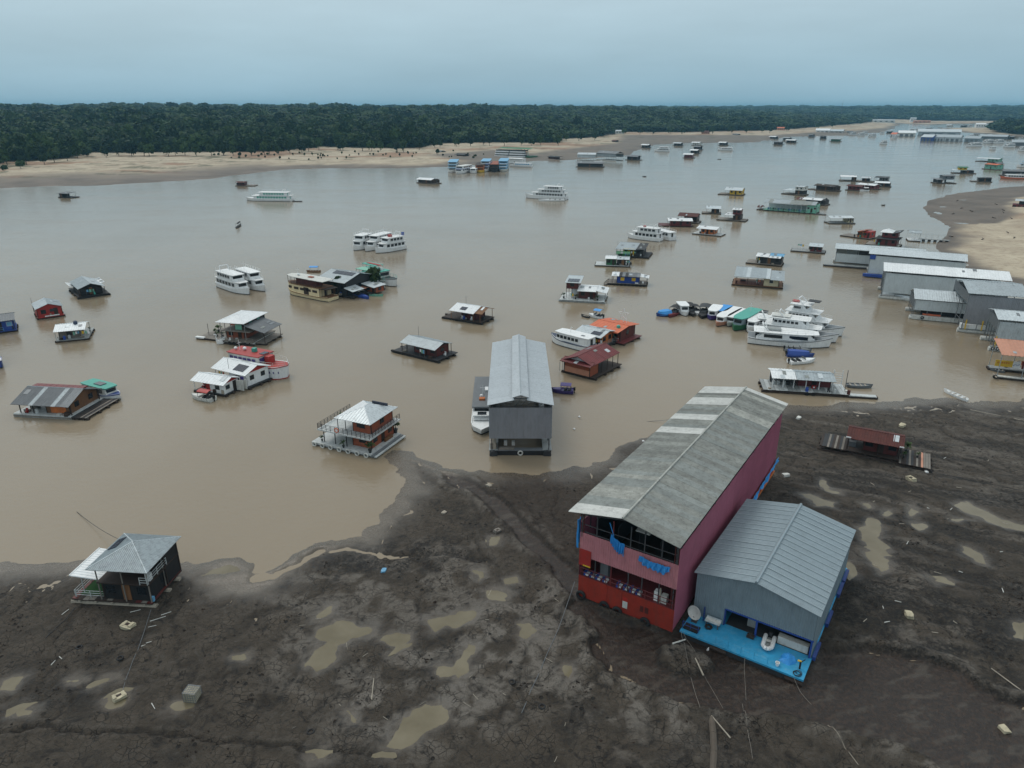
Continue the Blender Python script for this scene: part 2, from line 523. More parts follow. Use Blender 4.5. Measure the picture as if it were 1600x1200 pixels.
# puddles: shallow hollows, water lies in them
PLEV = []
pwet = np.zeros(X.shape)
for i, p in enumerate(PUD):
    q = np.array(W2(p, 0.25))
    x0, x1, y0, y1 = q[:, 0].min() - 4, q[:, 0].max() + 4, q[:, 1].min() - 4, q[:, 1].max() + 4
    s = np.s_[max(0, int((y0 - gy[0]) / ST)):max(1, int((y1 - gy[0]) / ST)), max(0, int((x0 - gx[0]) / ST)):max(1, int((x1 - gx[0]) / ST))]
    if X[s].size < 9:
        PLEV.append(None)
        continue
    d = sdf(X[s] + (fbm(X[s] * .7, Y[s] * .7, 5, 51) - .5) * 1.5, Y[s] + (fbm(X[s] * .7, Y[s] * .7, 5, 52) - .5) * 1.5, q.tolist())
    lev = 0.10 + float(np.median(Z[s][d > 0])) * 0.5 if (d > 0).any() else 0.15
    lev = max(lev, 0.08)
    wgt = sstep(-2.2, -0.1, d)
    Z[s] = Z[s] * (1 - wgt) + (lev - np.clip(d, -2, .6) * 0.16 + (n3[s] - .5) * 0.02) * wgt
    pwet[s] = np.maximum(pwet[s], .8 * sstep(-1.3, -.1, d))
    PLEV.append(lev)
# masks: wet / pale crust and painted sheen streaks / black / brown
def patch(poly, soft, seed, sc=.35):
    return sstep(-soft, soft * .5, sdf(X, Y, W2(poly)) + (fbm(X * sc, Y * sc, 4, seed) - .5) * soft * 2.2)
wet = np.maximum(1 - sstep(0.3, 7.0, ds + (n1 - .5) * 6), inch * 0.68)
wet = np.maximum(wet, pwet)
crust = np.zeros(X.shape)
for poly, s_, a in (([(440, 905), (560, 868), (690, 850), (770, 890), (760, 950), (690, 985), (560, 985), (470, 960)], 4, .75),
                    ([(520, 1130), (600, 1040), (690, 980), (800, 925), (890, 920), (925, 1010), (1000, 1085), (1085, 1100), (1095, 1150), (1000, 1165), (900, 1110), (800, 1105), (730, 1150), (620, 1175)], 3.5, 1.0),
                    ([(460, 990), (640, 1000), (640, 1080), (540, 1110), (440, 1060)], 3, .7), ([(1390, 870), (1450, 900), (1470, 970), (1440, 1010), (1400, 990), (1370, 930)], 3, .8),
                    ([(1330, 860), (1400, 880), (1390, 950), (1340, 940)], 3, .5), ([(1440, 640), (1600, 660), (1600, 760), (1480, 740), (1420, 700)], 5, .35)):
    crust = np.maximum(crust, a * patch(poly, s_, 61))
crust *= sstep(.41, .56, fbm(X * .55, Y * .55, 5, 66)) * (1 - inch)
crust = np.maximum(crust, .8 * np.exp(-((chan + 0.9) / 0.7) ** 2) * sstep(.45, .6, n2) * sstep(0, 3, ds))
dark = np.zeros(X.shape)
for poly, s_, a in (([(395, 880), (470, 860), (560, 848), (700, 850), (720, 880), (560, 905), (440, 905), (400, 900)], 2.5, .9),
                    ([(1300, 905), (1450, 920), (1620, 950), (1620, 1110), (1520, 1060), (1300, 1012)], 4, .9), ([(1210, 770), (1320, 800), (1480, 840), (1610, 900), (1610, 940), (1320, 890)], 5, .55),
                    ([(0, 1030), (110, 1035), (180, 1050), (120, 1120), (0, 1130)], 4, .6), ([(560, 990), (720, 1000), (700, 1080), (600, 1060)], 3, .55), ([(700, 780), (780, 790), (800, 830), (720, 830)], 3, .6),
                    ([(870, 1110), (1000, 1160), (1200, 1150), (1300, 1230), (800, 1230)], 4, .6), ([(30, 1140), (400, 1150), (600, 1200), (20, 1230)], 5, .4)):
    dark = np.maximum(dark, a * patch(poly, s_, 71))
dark *= sstep(.40, .58, fbm(X * .45, Y * .45, 5, 77)) * (1 - inch)
dark = np.maximum(dark, .75 * (1 - sstep(0, .055, ridge)) * sstep(1, 5, ds) * (1 - inch))
dark = np.maximum(dark, .9 * np.exp(-((chan + 0.05) / 0.22) ** 2))
crust = np.maximum(crust, .35 * inch * sstep(.08, .18, flow))
brown = np.maximum(inch * (1 - .5 * sstep(.06, .16, flow)), .5 * patch([(780, 745), (900, 740), (900, 900), (830, 850), (760, 780)], 5, 81))

# drag marks and cracks
def pl(pts):
    q = W2(pts)
    d = np.full(X.shape, 1e9)
    wxx, wyy = X + (fbm(X * .7, Y * .7, 3, 14) - .5) * 1.0, Y + (fbm(X * .7, Y * .7, 3, 15) - .5) * 1.0
    for (ax, ay), (bx, by) in zip(q, q[1:]):
        t = np.clip(((wxx - ax) * (bx - ax) + (wyy - ay) * (by - ay)) / ((bx - ax) ** 2 + (by - ay) ** 2 + 1e-9), 0, 1)
        d = np.minimum(d, np.hypot(wxx - ax - t * (bx - ax), wyy - ay - t * (by - ay)))
    return d
for pts, wd, dp, dk in (([(-40, 1160), (60, 1140), (130, 1148), (230, 1148), (330, 1163), (450, 1172), (620, 1190)], .20, .22, .95), ([(140, 1072), (220, 1060), (320, 1066), (410, 1052)], .35, .10, .3), ([(150, 1092), (240, 1068), (300, 1040), (330, 1020), (380, 985), (410, 960)], .5, .12, .35),
                        ([(400, 1040), (420, 1075), (412, 1110), (380, 1160)], .3, .12, .5), ([(640, 720), (700, 745), (740, 790), (760, 850)], .25, .08, .6), ([(800, 770), (830, 800), (850, 850)], .2, .1, .6), ([(1330, 1016), (1420, 1026), (1500, 1050), (1560, 1092), (1630, 1112)], .3, .15, .95),
                        ([(930, 1000), (960, 1050), (1010, 1080), (1090, 1110)], .25, .10, .7), ([(1260, 700), (1330, 730), (1440, 760), (1610, 800)], .25, .06, .5), ([(1330, 850), (1400, 875), (1490, 920), (1620, 950)], .35, .12, .8), ([(1300, 640), (1380, 650), (1480, 665), (1620, 690)], .3, .05, .4),
                        ([(480, 870), (540, 858), (620, 872), (700, 868), (760, 880)], .5, .2, .9), ([(395, 905), (430, 900), (470, 880), (500, 862)], .4, .25, .9), ([(0, 1120), (90, 1090), (150, 1075)], .3, .12, .6), ([(560, 1075), (590, 1040), (640, 1010)], .25, .1, .5)):
    dd = pl(pts)
    Z -= dp * np.exp(-(dd / wd) ** 2)
    Z += dp * .5 * np.exp(-((dd - wd * 2.2) / wd) ** 2)
    dark = np.maximum(dark, dk * np.exp(-(dd / (wd * 1.1)) ** 2))
    crust = np.maximum(crust, .35 * dk * np.exp(-((dd - wd * 2.4) / (wd * .8)) ** 2) * sstep(.4, .6, n2))
ca, sa = math.cos(R(-24)), math.sin(R(-24))
U_, V_ = X * ca + Y * sa, -X * sa + Y * ca
st1 = sstep(.52, .66, fbm(U_ * .09 + n1 * .8, V_ * .55 + n1 * 1.5, 5, 121)) * sstep(30, 45, X) * sstep(1, 6, ds) * (1 - inch)
st_sheen = sstep(.55, .68, fbm(U_ * .10 + n1 * .8, V_ * .6 + n1 * 1.5, 5, 131)) * sstep(30, 45, X) * sstep(1, 6, ds) * (1 - inch)
dark = np.maximum(dark, .85 * st1)
crust = np.maximum(crust, .55 * st_sheen)  # pale streaks paint the wet mud's sheen into the crust mask
Z += (st_sheen - st1) * .05
k = NT('mud')
wetm, crust_sheenm, darkm, brownm = k.masks()
nA, nB, nC = k.noise(0.35, 6, .65), k.noise(2.6, 6, .7), k.noise(11.0, 4, .7)
c = k.mix(k.rng(nA, .35, .66), (0.043, 0.034, 0.0245), (0.084, 0.068, 0.051))
swl = k.noise(0.55, 7, .68, None, 2.2)
c = k.mix(k.rng(swl, .52, .66, 0, .85), c, (0.014, 0.012, 0.0105))
c = k.mix(k.rng(swl, .44, .34, 0, .55), c, (0.092, 0.082, 0.070))
c = k.mix(k.math('MULTIPLY', k.rng(nC, .55, .72), .45), c, (0.085, 0.077, 0.068))
c = k.mix(k.math('MULTIPLY', crust_sheenm, k.math('MULTIPLY', k.rng(swl, .66, .46), k.rng(nC, .30, .60, .45, 1.0))), c, (0.190, 0.172, 0.150))
c = k.mix(k.math('MULTIPLY', darkm, k.rng(nB, .68, .42)), c, (0.006, 0.0055, 0.0055))
dry = k.rng(wetm, .5, .1)
c = k.mix(k.math('MULTIPLY', k.math('MULTIPLY', k.rng(nC, .56, .64), dry), .75), c, (0.008, 0.007, 0.0065))
c = k.mix(k.math('MULTIPLY', k.math('MULTIPLY', k.rng(k.noise(5.0, 5, .75), .40, .30), dry), .6), c, (0.11, 0.10, 0.088))
vor = k.t.nodes.new('ShaderNodeTexVoronoi')
vor.feature = 'DISTANCE_TO_EDGE'
vor.inputs['Scale'].default_value = 1.5
k.ln(k.pos, vor.inputs['Vector'])
ck = k.math('MULTIPLY', k.rng(vor.outputs['Distance'], .045, .0), k.math('MULTIPLY', dry, k.rng(nA, .45, .6)))
c = k.mix(k.math('MULTIPLY', ck, .8), c, (0.006, 0.0055, 0.005))
vh = k.t.nodes.new('ShaderNodeTexVoronoi')
vh.inputs['Scale'].default_value = 0.95
k.ln(k.pos, vh.inputs['Vector'])
sh = k.t.nodes.new('ShaderNodeSeparateColor')
k.ln(vh.outputs['Color'], sh.inputs[0])
hole = k.math('MULTIPLY', k.math('MULTIPLY', k.rng(vh.outputs['Distance'], .21, .14), k.rng(sh.outputs[0], .45, .5)), k.math('MULTIPLY', dry, k.rng(k.noise(0.12, 3), .47, .55)))
c = k.mix(k.math('MULTIPLY', hole, .85), c, (0.007, 0.006, 0.0055))  # dark shade of the dents painted into the mud colour
c = k.mix(k.math('MULTIPLY', wetm, .6), c, (0.027, 0.022, 0.018))
c = k.mix(k.math('MULTIPLY', k.rng(wetm, .62, 1.0), .85), c, (0.105, 0.088, 0.067))  # shoreline silt, also paled to paint in the sky sheen on wet mud
c = k.mix(k.math('MULTIPLY', brownm, .9), c, k.mix(k.rng(nB, .45, .62), (0.011, 0.006, 0.004), (0.040, 0.024, 0.016)))
k.ln(c, k.b.inputs['Base Color'])
k.ln(k.math('ADD', k.rng(wetm, 0, 1, .86, .26), k.rng(nB, .35, .65, -.08, .12)), k.b.inputs['Roughness'])
crk = k.math('SUBTRACT', k.math('MULTIPLY', ck, -.6), hole)
k.bump(k.math('ADD', k.math('ADD', k.math('MULTIPLY', nB, k.rng(wetm, 0, 1, 1.3, .25)), k.math('MULTIPLY', nC, k.rng(wetm, 0, 1, .6, .1))), crk), 1.0, 0.24)
k.b.inputs['Specular IOR Level'].default_value = 0.35
# the stranded hulls have pressed the mud flat under them
for fp, lim in (([(1062, 985), (1258, 1058), (1325, 890), (1150, 825)], .30), ([(903, 935), (1053, 988), (1222, 748), (1085, 690)], .35), ([(112, 945), (240, 953), (290, 908), (165, 898)], .28), ([(1279, 704), (1449, 738), (1465, 705), (1290, 675)], .28)):
    wgt = sstep(-1.4, .0, sdf(X, Y, W2(fp)))
    Z = Z * (1 - wgt) + np.minimum(Z, lim) * wgt
mud = grid_mesh('mud_flat', X, Y, Z, [wet, crust, dark, brown], k.m)
# clods and crumbs of churned mud
rg = np.random.default_rng(11)
cl = sstep(.56, .70, fbm(X * .3, Y * .3, 4, 201)) * sstep(2, 6, ds) * (pwet < .15) * (chan < -.6) * (.35 + dark + .5 * crust) * (Y < 100)
pr = cl.ravel() / cl.sum()
pick = rg.choice(cl.size, 5000, p=pr)
cx_, cy_ = X.ravel()[pick] + rg.uniform(-.13, .13, pick.size), Y.ravel()[pick] + rg.uniform(-.13, .13, pick.size)
cz_, cr_ = Z.ravel()[pick], np.abs(rg.normal(0, .05, pick.size)) + .03
octa = np.array([(1, 0, 0), (0, 1, 0), (-1, 0, 0), (0, -1, 0), (0, 0, .8), (0, 0, -.6)])
tri = np.array([(0, 1, 4), (1, 2, 4), (2, 3, 4), (3, 0, 4), (1, 0, 5), (2, 1, 5), (3, 2, 5), (0, 3, 5)])
vv = octa[None] * cr_[:, None, None] * rg.uniform(.55, 1.45, (pick.size, 6, 1)) + np.stack([cx_, cy_, cz_ + cr_ * .2], -1)[:, None, :]
ff = (tri[None] + (np.arange(pick.size) * 6)[:, None, None]).reshape(-1, 3)
cme = bpy.data.meshes.new('mud_clods')
cme.from_pydata(vv.reshape(-1, 3).tolist(), [], ff.tolist())
cme.materials.append(k.m)
co = link('mud_clods', cme)
co['kind'] = 'stuff'
co['label'] = 'loose clods of churned mud strewn over the flat'
def mudz(x, y):
    i, j = int((y - gy[0]) / ST), int((x - gx[0]) / ST)
    return float(Z[i, j]) if 0 <= i < Z.shape[0] and 0 <= j < Z.shape[1] else 0.0
for p, lev in zip(PUD, PLEV):
    if lev is None:
        continue
    q = W2(p, 0.25)
    cx, cy = sum(a for a, b in q) / len(q), sum(b for a, b in q) / len(q)
    q = [(cx + (a - cx) * 1.12 + (.5 if a > cx else -.5), cy + (b - cy) * 1.12 + (.5 if b > cy else -.5)) for a, b in q]
    # convex-ish apron sheet; the mud around it hides its rim
    hull = sorted(set(q))
    def half(h):
        r = []
        for pt in h:
            while len(r) > 1 and (r[-1][0] - r[-2][0]) * (pt[1] - r[-2][1]) - (r[-1][1] - r[-2][1]) * (pt[0] - r[-2][0]) <= 0:
                r.pop()
            r.append(pt)
        return r
    a, b = half(hull), half(hull[::-1])
    hp = a[:-1] + b[:-1]
    po = mk('puddle', MB().prism([(x - cx, y - cy) for x, y in hp], -0.03, 0.0), PUDDLE, None, (cx, cy, lev))
    po['kind'] = 'structure'
    po['label'] = 'shallow muddy puddle lying in the mud flat'

# ------------------------------------------------------------------ far banks
far_close = [(-7000, 9000), (-7000, 300)]
LAND_L = W2([(-700, 360), (-500, 335), (-200, 308), (0, 294), (60, 291), (150, 290), (250, 284), (330, 279), (400, 269), (450, 264), (520, 262), (620, 263), (690, 261), (760, 257), (830, 251), (880, 250),
             (930, 248), (975, 243), (990, 236), (1005, 229), (1040, 224), (1100, 223), (1180, 222), (1200, 219), (1240, 214), (1290, 212), (1340, 212), (1385, 205), (1400, 199), (1410, 194), (1385, 190), (1330, 184), (1290, 178)]) + far_close
FOR_L = W2([(-700, 330), (-300, 290), (-100, 275), (0, 258), (60, 257), (115, 251), (125, 243), (200, 243), (300, 242), (420, 241), (470, 237), (500, 233), (560, 235), (640, 236), (690, 228), (760, 226),
            (870, 226), (877, 220), (940, 216), (955, 209), (1060, 209), (1200, 206), (1240, 203), (1275, 200), (1340, 194), (1365, 190), (1330, 184), (1290, 178)]) + far_close
LAND_F = W2([(1000, 190), (1372, 191), (1420, 194), (1450, 195), (1500, 193.5), (1560, 193), (1700, 193), (2300, 196)]) + [(12000, 3000), (12000, 14000), (-3000, 14000)]
FOR_F = W2([(1000, 187), (1372, 187.5), (1420, 188), (1450, 190), (1500, 190.5), (1560, 190), (1700, 190), (2300, 192)]) + [(12000, 3300), (12000, 14000), (-3000, 14000)]
LAND_R = W2([(2200, 290), (1700, 287), (1600, 291), (1540, 297), (1480, 305), (1455, 313), (1449, 325), (1465, 340), (1492, 355), (1482, 368), (1470, 378), (1462, 388), (1478, 400), (1500, 415), (1560, 436),
             (1620, 452), (1750, 480), (2000, 520), (2600, 560)]) + [(1400, 130), (1400, 700)]
LAND_M = W2([(1462, 199), (1480, 203), (1500, 206.5), (1560, 211), (1620, 215), (2200, 228), (2200, 197), (1700, 196), (1560, 197), (1520, 199), (1490, 200)])
FOR_M = W2([(1552, 203), (1560, 208), (1600, 212), (1700, 214), (2200, 218), (2200, 198), (1700, 198), (1600, 199), (1570, 200)])
th = np.linspace(R(-50), R(52), 640)
rr = np.exp(np.linspace(math.log(140), math.log(13500), 430))
TH, RR = np.meshgrid(th, rr)
FX, FY = RR * np.sin(TH), RR * np.cos(TH)
wob = np.clip(RR * .012, 2, 25)
jx, jy = FX + (fbm(FX / 40, FY / 40, 4, 5) - .5) * wob * 2, FY + (fbm(FX / 40, FY / 40, 4, 6) - .5) * wob * 2
dL, dF, dR, dM = sdf(jx, jy, LAND_L), sdf(FX, FY, LAND_F), sdf(jx, jy, LAND_R), sdf(FX, FY, LAND_M)
fL, fF, fM = sdf(FX, FY, FOR_L), sdf(FX, FY, FOR_F), sdf(FX, FY, FOR_M)
def bank(d, f, rise, dist, seed):
    h = np.where(d > 0, 0.15 + 3.2 * (1 - np.exp(-np.maximum(d, 0) / 70)), np.maximum(d * 0.05, -3))
    hill = 0.72 + 0.5 * fbm(FX / 420, FY / 420, 3, seed)
    return h + np.where(f > 0, rise * (1 - np.exp(-np.maximum(f, 0) / dist)) * hill, 0)
ZL = bank(dL, fL, 35, 420, 21)
ZL = np.where(fL > 0, 3 + (ZL - 3) * (1 - .66 * sstep(.25, .41, TH)), ZL)
ZF = bank(dF, fF, 40, 700, 22)
ZM = bank(dM, fM, 4, 100, 23)
ZR = np.where(dR > 0, 0.06 + np.minimum(dR * .02, .35) + 2.4 * sstep(18, 60, dR), np.maximum(dR * .05, -3))
FZ = np.maximum(np.maximum(ZL, ZF), np.maximum(ZM, ZR))
land = np.maximum(np.maximum(dL, dF), np.maximum(dM, dR))
FZ += np.where(land > 3, (fbm(FX / 9, FY / 9, 4, 27) - .5) * 0.9, 0) + np.where(land > 0, (fbm(FX / 3, FY / 3, 3, 28) - .5) * 0.16, 0)
wetF = np.where(dR > -5, 1 - sstep(3, 11, dR + (fbm(FX / 14, FY / 14, 3, 35) - .5) * 12 - np.where(FY > 330, 30, 0) * sstep(320, 350, FY)), 1 - sstep(.25, 1.0, (land + (fbm(FX / 30, FY / 30, 4, 36) - .5) * 40) / (34 + 72 * (1 - sstep(-300, -170, FX)))))
# the long grey tidal flats of the middle distance
tid = sdf(FX, FY, W2([(670, 246), (770, 238), (830, 243), (960, 226), (975, 214), (1060, 214), (1200, 213), (1340, 205), (1400, 199), (1340, 216), (1100, 228), (1000, 240), (900, 256), (780, 262), (700, 250)]))
wetF = np.maximum(wetF, sstep(-14, 14, tid) * .92)
redF = sstep(.54, .66, fbm(FX / 60, FY / 22, 4, 37)) * sstep(20, 50, land)
redF = np.maximum(redF, sstep(-10, 10, sdf(FX, FY, W2([(358, 246), (400, 239), (450, 239), (455, 246), (420, 252), (360, 252)]))))
scrub = np.maximum(sstep(-6, 6, np.maximum(np.maximum(fL, fF), fM)), sstep(.62, .72, fbm(FX / 18, FY / 10, 4, 38)) * sstep(30, 70, land) * .7)
k = NT('bank_soil')
wm, rm, gm, am = k.masks()
nA, nB = k.noise(0.05, 6, .65), k.noise(0.4, 5, .65)
c = k.mix(k.rng(nA, .35, .65), (0.43, 0.375, 0.28), (0.29, 0.24, 0.178))
c = k.mix(k.rng(nB, .50, .70, 0, .5), c, (0.19, 0.145, 0.10))
c = k.mix(k.math('MULTIPLY', rm, .8), c, (0.23, 0.135, 0.085))
c = k.mix(k.math('MULTIPLY', wm, .95), c, k.mix(k.rng(nA, .4, .6), (0.070, 0.058, 0.048), (0.120, 0.098, 0.080)))
c = k.mix(k.math('MULTIPLY', gm, k.rng(nB, .30, .55, .5, 1.0)), c, (0.030, 0.042, 0.018))
k.ln(c, k.b.inputs['Base Color'])
k.ln(k.rng(wm, 0, 1, .95, .72), k.b.inputs['Roughness'])
k.b.inputs['Specular IOR Level'].default_value = 0.25
k.bump(nB, .5, .5)
far_bank = grid_mesh('far_bank', FX, FY, FZ, [wetF, redF, scrub, scrub * 0], k.m)
def farz(x, y):
    t, r = math.atan2(x, y), math.hypot(x, y)
    j = int(round((t - th[0]) / (th[1] - th[0])))
    i = int(round(math.log(r / rr[0]) / math.log(rr[1] / rr[0])))
    return float(FZ[max(0, min(429, i)), max(0, min(639, j))])

# ------------------------------------------------------------------ forest
k = NT('foliage')
oi = k.t.nodes.new('ShaderNodeObjectInfo')
n = k.noise(0.35, 4, .6)
c = k.mix(oi.outputs['Random'], (0.005, 0.016, 0.005), (0.040, 0.074, 0.013))
c = k.mix(k.rng(n, .40, .75, 0, .7), c, (0.008, 0.019, 0.007))
k.ln(c, k.b.inputs['Base Color'])
k.b.inputs['Roughness'].default_value = 0.75
k.b.inputs['Specular IOR Level'].default_value = 0.2
FOLIAGE = k.m
BARK = pm('bark', (0.09, 0.075, 0.06), .9, var=.25)
def crown_mesh(name, seed, lumps=13, tall=0.75, leaves=170):
    """uneven crown of radius about 1, made of leafy clumps and loose leaf sprays"""
    rs = random.Random(seed)
    mb = MB()
    cs = []
    for i in range(lumps):
        a, q = rs.uniform(0, 6.28), rs.uniform(-.25, 1)
        rad = math.sqrt(max(0.05, 1 - q * q)) * rs.uniform(.35, .82)
        cs.append((Vector((math.cos(a) * rad, math.sin(a) * rad, q * tall * .75)), rs.uniform(.26, .46)))
    import bmesh
    for cpt, r in cs:
        bm = bmesh.new()
        bmesh.ops.create_icosphere(bm, subdivisions=2, radius=r)
        for v in bm.verts:
            v.co *= rs.uniform(.72, 1.22)
            v.co.z *= .75
        bm.verts.ensure_lookup_table()
        mb.add([v.co + cpt for v in bm.verts], [[v.index for v in f.verts] for f in bm.faces])
        bm.free()
    for i in range(leaves):
        cpt, r = rs.choice(cs)
        d = Vector((rs.gauss(0, 1), rs.gauss(0, 1), rs.gauss(.2, .8))).normalized()
        p = cpt + d * r * rs.uniform(.95, 1.35)
        a = Vector((rs.gauss(0, 1), rs.gauss(0, 1), rs.gauss(0, 1))).normalized() * .13
        b = a.orthogonal() * rs.uniform(.6, 1.2)
        mb.add([p - a - b, p + a - b, p + a + b, p - a + b], [(0, 1, 2, 3)])
    return mb.mesh(name, FOLIAGE)
pcol = bpy.data.collections.new('crown_kinds')
for i in range(5):
    pcol.objects.link(bpy.data.objects.new('crown_kind', crown_mesh('crown', 100 + i, 13, (.75, .6, .95, .7, 1.2)[i])))
rs = np.random.default_rng(4)
pts, scl, rot, kid = [], [], [], []
r = 330.0
while r < 7500:
    sp = min(max(4.8, r * 0.0072), 22)
    t = R(-49) + rs.random() * sp / r
    nn = int(R(99) * r / sp)
    tt = R(-48.5) + (np.arange(nn) + rs.random(nn) * .9) * sp / r
    r2 = r + (rs.random(nn) - .5) * sp * 1.1
    x, y = r2 * np.sin(tt), r2 * np.cos(tt)
    jx2 = x + (fbm(x / 16, y / 16, 3, 91) - .5) * 26
    jy2 = y + (fbm(x / 16, y / 16, 3, 92) - .5) * 26
    ok = np.maximum(np.maximum(sdf(jx2, jy2, FOR_L), sdf(x, y, FOR_F)), sdf(jx2, jy2, FOR_M)) > 0
    for a, b, cn in zip(x[ok], y[ok], (.8 + .5 * vnoise(x / 70, y / 70, 5))[ok]):
        hh = rs.uniform(10, 15) * (1.5 if rs.random() < .05 else 1) * cn
        cw = sp * rs.uniform(.85, 1.25)
        pts.append((a, b, farz(a, b) + hh * .52))
        scl.append((cw, cw * rs.uniform(.85, 1.15), hh * .44))
        rot.append(rs.uniform(0, 6.28))
        kid.append(int(rs.integers(0, 5)))
        if r < 1700 and rs.random() < .45:
            a2, b2 = a + rs.uniform(-7, 7), b + rs.uniform(-9, 1)
            bs = rs.uniform(1.6, 3.4)
            pts.append((a2, b2, farz(a2, b2) + bs * .4))
            scl.append((bs * 1.4, bs * 1.2, bs))
            rot.append(rs.uniform(0, 6.28))
            kid.append(int(rs.integers(0, 5)))
    r += sp * .86
me = bpy.data.meshes.new('forest')
me.from_pydata(pts, [], [])
a = me.attributes.new('tree_scale', 'FLOAT_VECTOR', 'POINT')
a.data.foreach_set('vector', np.array(scl, np.float32).ravel())
a = me.attributes.new('tree_turn', 'FLOAT', 'POINT')
a.data.foreach_set('value', np.array(rot, np.float32))
a = me.attributes.new('tree_kind', 'INT', 'POINT')
a.data.foreach_set('value', np.array(kid, np.int32))
forest = link('forest', me)
tag(forest, 'dense dark green forest covering the far bank to the horizon', 'forest', kind='stuff')
ng = bpy.data.node_groups.new('plant_forest', 'GeometryNodeTree')
ng.interface.new_socket('Geometry', in_out='INPUT', socket_type='NodeSocketGeometry')
ng.interface.new_socket('Geometry', in_out='OUTPUT', socket_type='NodeSocketGeometry')
gi, go = ng.nodes.new('NodeGroupInput'), ng.nodes.new('NodeGroupOutput')
iop, ci = ng.nodes.new('GeometryNodeInstanceOnPoints'), ng.nodes.new('GeometryNodeCollectionInfo')
ci.inputs[0].default_value = pcol
ci.inputs[1].default_value = True
ci.inputs[2].default_value = True
def named(nm, ty):
    q = ng.nodes.new('GeometryNodeInputNamedAttribute')
    q.data_type = ty
    q.inputs[0].default_value = nm
    return q.outputs[0]
cx = ng.nodes.new('ShaderNodeCombineXYZ')
ng.links.new(named('tree_turn', 'FLOAT'), cx.inputs[2])
ng.links.new(gi.outputs[0], iop.inputs['Points'])
ng.links.new(ci.outputs[0], iop.inputs['Instance'])
iop.inputs['Pick Instance'].default_value = True
ng.links.new(named('tree_kind', 'INT'), iop.inputs['Instance Index'])
ng.links.new(cx.outputs[0], iop.inputs['Rotation'])
ng.links.new(named('tree_scale', 'FLOAT_VECTOR'), iop.inputs['Scale'])
ng.links.new(iop.outputs[0], go.inputs[0])
forest.modifiers.new('plant_forest', 'NODES').node_group = ng

# edge trees that stand out one by one
TRUNK = MB()
TRUNK.tube((0, 0, -.6), (.03, .02, .55), .030, 7, .018)
for a_, b_ in ((.3, .2), (2.3, .25), (4.4, .22)):
    TRUNK.tube((.02, .01, .35 + b_ * .3), (math.cos(a_) * .25, math.sin(a_) * .25, .72), .012, 5, .006)
TRUNK_ME = TRUNK.mesh('trunk', BARK)
CROWNS = [crown_mesh('edge_crown', 300 + i, 15, (.7, .9, .6, .8)[i], 320) for i in range(4)]
def tree(x, y, h, label, group=None, cr=None, name='tree', squat=1.0, z=None):
    t = thing(name, label, 'tree', (x, y, farz(x, y) if z is None else z), random.uniform(0, 6.28), group)
    link('trunk', TRUNK_ME, t, (0, 0, 0), 0, (h * 1.1, h * 1.1, h))
    cw = h * random.uniform(.30, .40) if cr is None else cr
    link('crown', random.choice(CROWNS), t, (0, 0, h * .46), random.uniform(0, 6), (cw * 1.1, cw * 1.1, h * .50 * squat))
    return t
rnd = random.Random(5)
for px in list(range(10, 880, 19)) + list(range(885, 1360, 23)):
    px += rnd.uniform(-7, 7)
    e = [(0, 258), (60, 257), (115, 251), (125, 244), (200, 244), (300, 243), (420, 242), (470, 238), (500, 234), (560, 236), (640, 237), (690, 229), (760, 227), (870, 227), (880, 221), (940, 217), (955, 210),
         (1060, 210), (1200, 207), (1240, 204), (1275, 201), (1340, 195), (1365, 191)]
    py = next(b0 + (b1 - b0) * (px - a0) / (a1 - a0) for (a0, b0), (a1, b1) in zip(e, e[1:]) if a0 <= px <= a1)
    g = G(px, py + rnd.uniform(-.8, .9), 3.2)
    tree(g.x, g.y, rnd.uniform(10, 15), 'rounded dark green tree in the front row of the forest above the far bank', 'front row of the forest')
for px, py, h, lab in ((33, 264, 7, 'low bushy shrub spreading on the pale sand at the far left bank'), (8, 268, 5, 'small grey-green shrub on sand at the left picture edge'),
                       (136, 246, 9, 'slim lone tree on the sand strip, leftmost of the loners before the forest'), (166, 247, 10, 'dark lone tree on the sand in front of the forest'),
                       (260, 243, 10, 'lone tree with bare trunk standing between scrub and forest'), (350, 243, 8, 'young tree beside the orange soil patch'),
                       (436, 242, 9, 'round tree just beside the orange earth cut'), (532, 236, 9, 'pale green domed tree at the sand edge'), (684, 242, 6, 'small isolated tree on the far sand spit'),
                       (375, 246, 5, 'thin sapling on bare sand below the orange soil')):
    g = G(px, py, 2.5)
    tree(g.x, g.y, h, lab, None, h * .5 if 'shrub' in lab or 'domed' in lab else None, 'shrub' if 'shrub' in lab else 'tree', 1.0)

